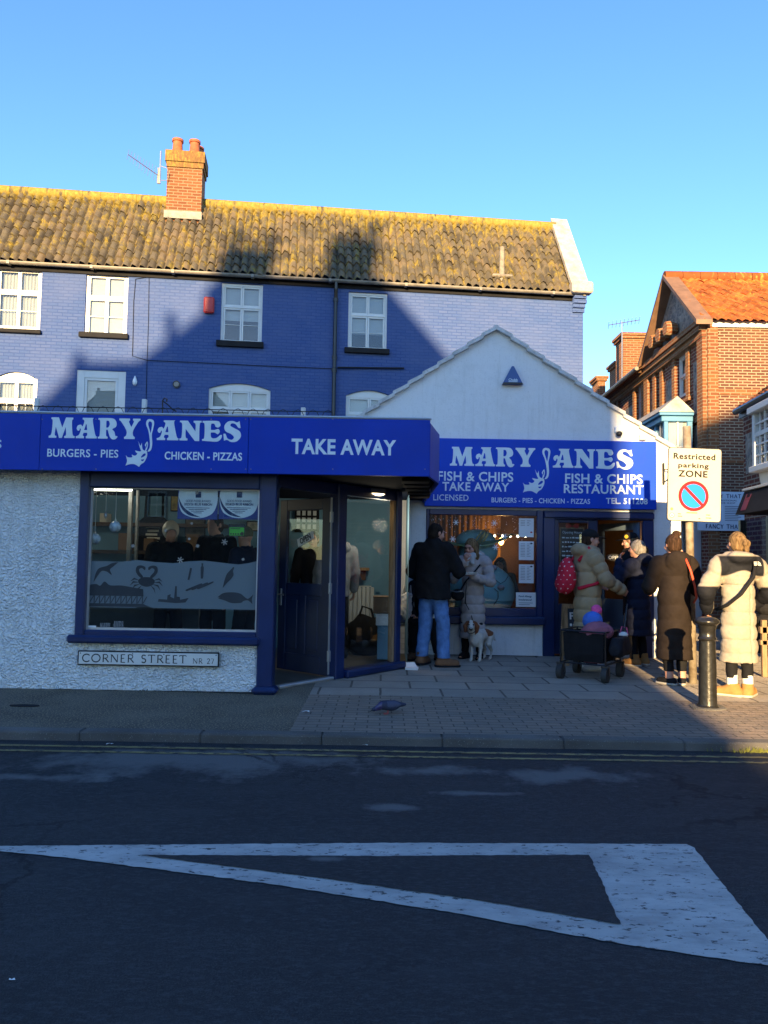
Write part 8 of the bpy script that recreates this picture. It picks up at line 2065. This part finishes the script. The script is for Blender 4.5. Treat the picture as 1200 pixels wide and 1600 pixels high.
# ------------------------------------------------------------------ street furniture and small things
# parking sign on its post
PY = 8.75
pp = at(1073, 680, PY); sx0, sx1 = at(1043, 758, PY - .08).x, at(1127, 758, PY - .08).x; sz0, sz1 = at(1084, 815, PY - .08).z, at(1084, 700, PY - .08).z
sg = thing('parking_sign', 'white restricted parking zone sign with red ringed blue roundel on a rusty post', 'sign', (pp.x, PY, .1))
mb = MB(); mb.tube([(pp.x + .05, PY, .1), (pp.x + .02, PY, 2.0), (pp.x, PY, pp.z + .10)], .045, 14); mb.build('post', paint('rusty_galvanised_post', (.22, .15, .085), .7, .4, 9, .3, 40, c2=(.34, .29, .22)), sg, True)
TQ = Frame(0, PY - .08); cx, cz = (sx0 + sx1) / 2, (sz0 + sz1) / 2; tl = R(1.4); w, h = sx1 - sx0, sz1 - sz0
def tilt(mb):       # the plate hangs a degree or so off plumb
    mb.v = [(cx + (x - cx) * math.cos(tl) + (z - cz) * math.sin(tl), y, cz + (z - cz) * math.cos(tl) - (x - cx) * math.sin(tl)) for x, y, z in mb.v]; return mb
def rrect(x0, x1, z0, z1, r, n=5):
    P = []
    for (ax, az, a0) in ((x1 - r, z0 + r, -90), (x1 - r, z1 - r, 0), (x0 + r, z1 - r, 90), (x0 + r, z0 + r, 180)):
        P += [(ax + r * math.cos(R(a0 + 90 * k / n)), az + r * math.sin(R(a0 + 90 * k / n))) for k in range(n + 1)]
    return P
mb = MB(TQ); mb.prism(rrect(sx0, sx1, sz0, sz1, .035), 0, .012); mb.prism(rrect(sx0 + .01, sx1 - .01, sz0 + .01, sz1 - .01, .03), .012, .03); tilt(mb).build('plate_edge', M['ink'], sg)
mb = MB(TQ); mb.prism(rrect(sx0 + .007, sx1 - .007, sz0 + .007, sz1 - .007, .03), -.003, -.0003); tilt(mb).build('plate', paint('sign_white', (.44, .42, .37), .7, .06, 3, spec=.15), sg)
dk = paint('sign_black', (.02, .02, .02), .8, .1, spec=.1)
for s_, a, b, zz, hh in (('Restricted', .10, .88, .845, .078), ('parking', .19, .76, .73, .062), ('ZONE', .19, .74, .605, .085)):
    mb = MB(TQ); text_fit(mb, s_, sx0 + w * a, sx0 + w * b, sz0 + h * zz, h * hh, -.0048, .028, 1.1, .0015); tilt(mb).build('lettering', dk, sg)
rc = (cx - w * .015, sz0 + h * .345); rad = h * .205
def disc(mb, r0, r1, y, n=40):
    V = [(rc[0] + r * math.cos(2 * math.pi * k / n), y, rc[1] + r * math.sin(2 * math.pi * k / n)) for r in (r0, r1) for k in range(n)]
    mb.add(V, [(k, (k + 1) % n, n + (k + 1) % n, n + k) for k in range(n)])
mb = MB(TQ); disc(mb, .001, rad * .84, -.0040); tilt(mb).build('blue_disc', paint('sign_light_blue', (.02, .22, .66), .7, .05, spec=.1), sg)
mb = MB(TQ); disc(mb, rad * .80, rad, -.0052)
c_, s2 = math.cos(R(-45)), math.sin(R(-45)); l, t_ = rad * .82, rad * .10
mb.add([(rc[0] + c_ * a * l - s2 * b * t_, -.0058, rc[1] + s2 * a * l + c_ * b * t_) for a, b in ((-1, -1), (1, -1), (1, 1), (-1, 1))], [(0, 1, 2, 3)]); tilt(mb).build('red_ring', paint('sign_red', (.5, .02, .025), .7, .05, spec=.1), sg)
mb = MB(TQ); mb.mat(0)
for px, pz, rr in ((.09, .075, .028), ): mb.lathe((sx0 + w * px, -.0045, sz0 + h * pz), [(rr, 0), (rr, .001)], 16, 'y')
mb.mat(1); mb.lathe((sx0 + w * .09, -.0052, sz0 + h * .075), [(.021, 0), (.021, .0006)], 16, 'y'); mb.mat(2); mb.lathe((sx0 + w * .085, -.0045, sz0 + h * .16), [(.017, 0), (.017, .001)], 12, 'y')
mb.mat(0); mb.box(sx0 + w * .075, sx0 + w * .105, -.0062, -.0056, sz0 + h * .065, sz0 + h * .085)
for a, b, z in ((.72, .80, .09), (.72, .82, .05), (.58, .62, .035), (.2, .26, .09), (.2, .28, .06)): mb.box(sx0 + w * a, sx0 + w * b, -.0045, -.0036, sz0 + h * z, sz0 + h * (z + .012))
mb.mat(2); mb.box(sx0 + w * .36, sx0 + w * .56, -.0045, -.0036, sz0 + h * .11, sz0 + h * .125)
tilt(mb).build('stickers', [M['dark_print'], M['paper'], paint('faded_orange', (.45, .2, .08), .6)], sg)
mb = MB(); 
for z in (sz0 + .12, sz1 - .12): mb.bbox(pp.x - .08, pp.x + .08, PY - .052, PY + .05, z - .018, z + .018, .004)
mb.build('clamp', M['steel'], sg)
# bollard
g = ground(1106, 1106); bo = thing('bollard', 'black cast iron bollard with domed cap on the sunlit paving', 'bollard', (g.x, g.y, .1))
H_ = at(1103, 963, g.y).z - .1
prof = [(.10, 0), (.10, .02), (.086, .03), (.082, .06), (.078, .4), (.072, .72 * H_), (.072, .735 * H_), (.082, .745 * H_), (.085, .76 * H_), (.076, .775 * H_), (.072, .79 * H_), (.072, .85 * H_), (.078, .865 * H_), (.078, .88 * H_), (.088, .905 * H_), (.108, .93 * H_), (.112, .945 * H_), (.108, .958 * H_), (.08, .985 * H_), (.04, .998 * H_), (.0, H_)]
mb = MB(); k = next(i for i, p in enumerate(prof) if p[0] > .086 and i > 13)
bm_ = paint('glossy_black_bollard', (.018, .017, .015), .28, .4, 14, .35, 30, dirt=.25)
mb.lathe((g.x, g.y, .1), prof[:k + 1], 32); mb.build('shaft', bm_, bo, R(35)); mb = MB(); mb.lathe((g.x, g.y, .1005), prof[k:], 32); mb.build('cap', bm_, bo, R(50))
mb = MB(); mb.prism_z(blob(g.x, g.y, .17, .15, 2, 26, .12), .1005, .112); mb.build('mortar_collar', M['kerb'], bo)
# chalk A-board
g = ground(897, 1040); gb = thing('chalk_board', 'wooden framed chalk A-board standing behind the trolley by the door', 'board', (g.x, 10.1, .1)); a, b = at(881.5, 1040, 10.1), at(914, 945, 10.1)
for k, (y0, y1) in enumerate(((10.0, 10.12), (10.34, 10.22))):
    V = []
    mb = MB(); x0, x1, z0, z1 = a.x, a.x + .46, .1, b.z
    for (xa, xb, za, zb) in ((x0, x0 + .045, z0, z1), (x1 - .045, x1, z0, z1), (x0 + .045, x1 - .045, z1 - .05, z1), (x0 + .045, x1 - .045, z0 + .1, z0 + .15)):
        f = lambda z: y0 + (y1 - y0) * (z - z0) / (z1 - z0)
        V = [(x, f(z) + d, z) for z in (za, zb) for d in (0, .02) for x in (xa, xb)]; mb.add(V, [(0, 2, 3, 1), (4, 5, 7, 6), (0, 1, 5, 4), (2, 6, 7, 3), (0, 4, 6, 2), (1, 3, 7, 5)])
    mb.build('frame', M['wood'], gb); mb = MB(); V = [(x, f(z) + .008 + d, z) for z in (z0 + .15, z1 - .05) for d in (0, .006) for x in (x0 + .045, x1 - .045)]; mb.add(V, [(0, 2, 3, 1), (4, 5, 7, 6), (0, 1, 5, 4), (2, 6, 7, 3), (0, 4, 6, 2), (1, 3, 7, 5)]); mb.build('slate', paint('slate_board', (.02, .03, .05), .7), gb)
    if k == 0:
        mb = MB(); r_ = random.Random(8)
        text_fit(mb, 'PIE', x0 + .07, x0 + .26, z1 - .19, .09, 0, .02, thick=.001)
        for q in range(6):
            z = z1 - .28 - q * .08; x = x0 + .07
            while x < x1 - .12:
                w_ = r_.uniform(.02, .05); mb.box(x, x + w_, 0, .001, z, z + r_.uniform(.018, .035)); x += w_ + .014
        mb.v = [(x, f(z) + .0035 + y, z) for x, y, z in mb.v]; mb.build('chalk', M['paper'], gb)
# pigeon
g = ground(604, 1116); PF_ = Frame(g.x, g.y, R(8), .1); pg = thing('pigeon', 'dark grey pigeon pecking at the block paving', 'pigeon', (g.x, g.y, .1), R(8))
v = Vol((-.22, -.1, -.01), (.22, .1, .16), .005)
v.ell((.02, 0, .075), (.085, .046, .045), .02, Matrix.Rotation(R(6), 3, 'Y')); v.cone((.07, 0, .085), (.16, 0, .082), .034, .012, .02); v.cone((-.045, 0, .075), (-.095, 0, .048), .034, .02, .02); v.ell((-.112, 0, .042), (.021, .017, .017), .01); v.cone((-.128, 0, .036), (-.150, 0, .022), .006, .003, .004)
V, F = v.mesh(); q = V[F].mean(1); mi = np.zeros(len(F), np.int32); mi[(q[:, 0] > .0) & (np.abs(q[:, 1]) > .02) & (q[:, 2] > .07)] = 1; mi[(q[:, 0] < -.045) & (q[:, 0] > -.10)] = 2; mi[q[:, 0] < -.129] = 3
mesh_object('body', PF_.arr(V), F, [cloth('pigeon_grey', (.04, .045, .075), .6), cloth('pigeon_wing', (.065, .07, .11), .6), paint('pigeon_neck', (.045, .035, .10), .3), M['ink']], mi, pg, True)
for y in (-.018, .018):
    mb = MB(PF_); mb.tube([(.01, y, .05), (.012, y, .01)], .005, 6); mb.tube([(.012, y, .008), (-.025, y - .006, .004)], .004, 5); mb.tube([(.012, y, .008), (-.025, y + .010, .004)], .004, 5); mb.build('leg', paint('pigeon_leg', (.3, .07, .07), .6), pg)
# litter
g = ground(643, 1046); t = thing('food_carton', 'open white food carton dropped at the foot of the entrance post', 'carton', (g.x, g.y, .1)); mb = MB(); mb.prism_z([(g.x - .08, g.y - .06), (g.x + .07, g.y - .08), (g.x + .09, g.y + .06), (g.x - .07, g.y + .07)], .102, .125); mb.build('base', M['paper'], t)
mb = MB(); mb.add([(g.x - .09, g.y + .065, .115), (g.x + .08, g.y + .06, .115), (g.x + .04, g.y + .14, .17), (g.x - .13, g.y + .13, .165), (g.x - .09, g.y + .07, .112), (g.x + .08, g.y + .065, .112), (g.x + .04, g.y + .145, .167), (g.x - .13, g.y + .135, .162)], [(0, 1, 2, 3), (7, 6, 5, 4), (0, 4, 5, 1), (1, 5, 6, 2), (2, 6, 7, 3), (3, 7, 4, 0)]); mb.build('lid', M['paper'], t)
r_ = random.Random(21)
for px, py, s_, lab in ((478, 1114, .035, 'crumpled scrap of white paper on the paving beside the tarmac joint'), (571, 1165, .02, 'small white scrap beside the yellow line, left of its pair'), (621, 1164, .022, 'small white scrap beside the yellow line, right of its pair'), (172, 1164, .025, 'white scrap of litter in the gutter near the left'), (18, 1533, .009, 'pale fleck of litter on the road at the lower left')):
    z = .1 if py < 1150 else RZ; g = ground(px, py, z); mb = MB(); P = blob(g.x, g.y, s_, s_ * .6, px, 7, .5); mb.add([(x, y, z + .004 + r_.uniform(0, s_ * .6)) for x, y in P] + [(g.x, g.y, z + s_ * .5)], [(k, (k + 1) % 7, 7) for k in range(7)])
    tag(mb.build('litter_scrap', M['paper'], None, False, (g.x, g.y, z)), lab, 'litter')
# weeds at the lit kerb
g = ground(1165, 1150); mb = MB(); r_ = random.Random(5)
for _ in range(160):
    x, y = g.x + r_.gauss(0, .14), KERB_Y - .01 - abs(r_.gauss(0, .02)); h_ = r_.uniform(.015, .05); w_ = .004; a = r_.uniform(-.03, .03)
    mb.add([(x - w_, y, RZ), (x + w_, y, RZ), (x + a, y - r_.uniform(0, .02), RZ + h_)], [(0, 1, 2)])
tag(mb.build('grass', paint('kerb_grass', (.16, .17, .03), .8, .3), None, False, (g.x, g.y, RZ)), 'tuft of yellowish grass growing at the sunlit kerb', kind='stuff')
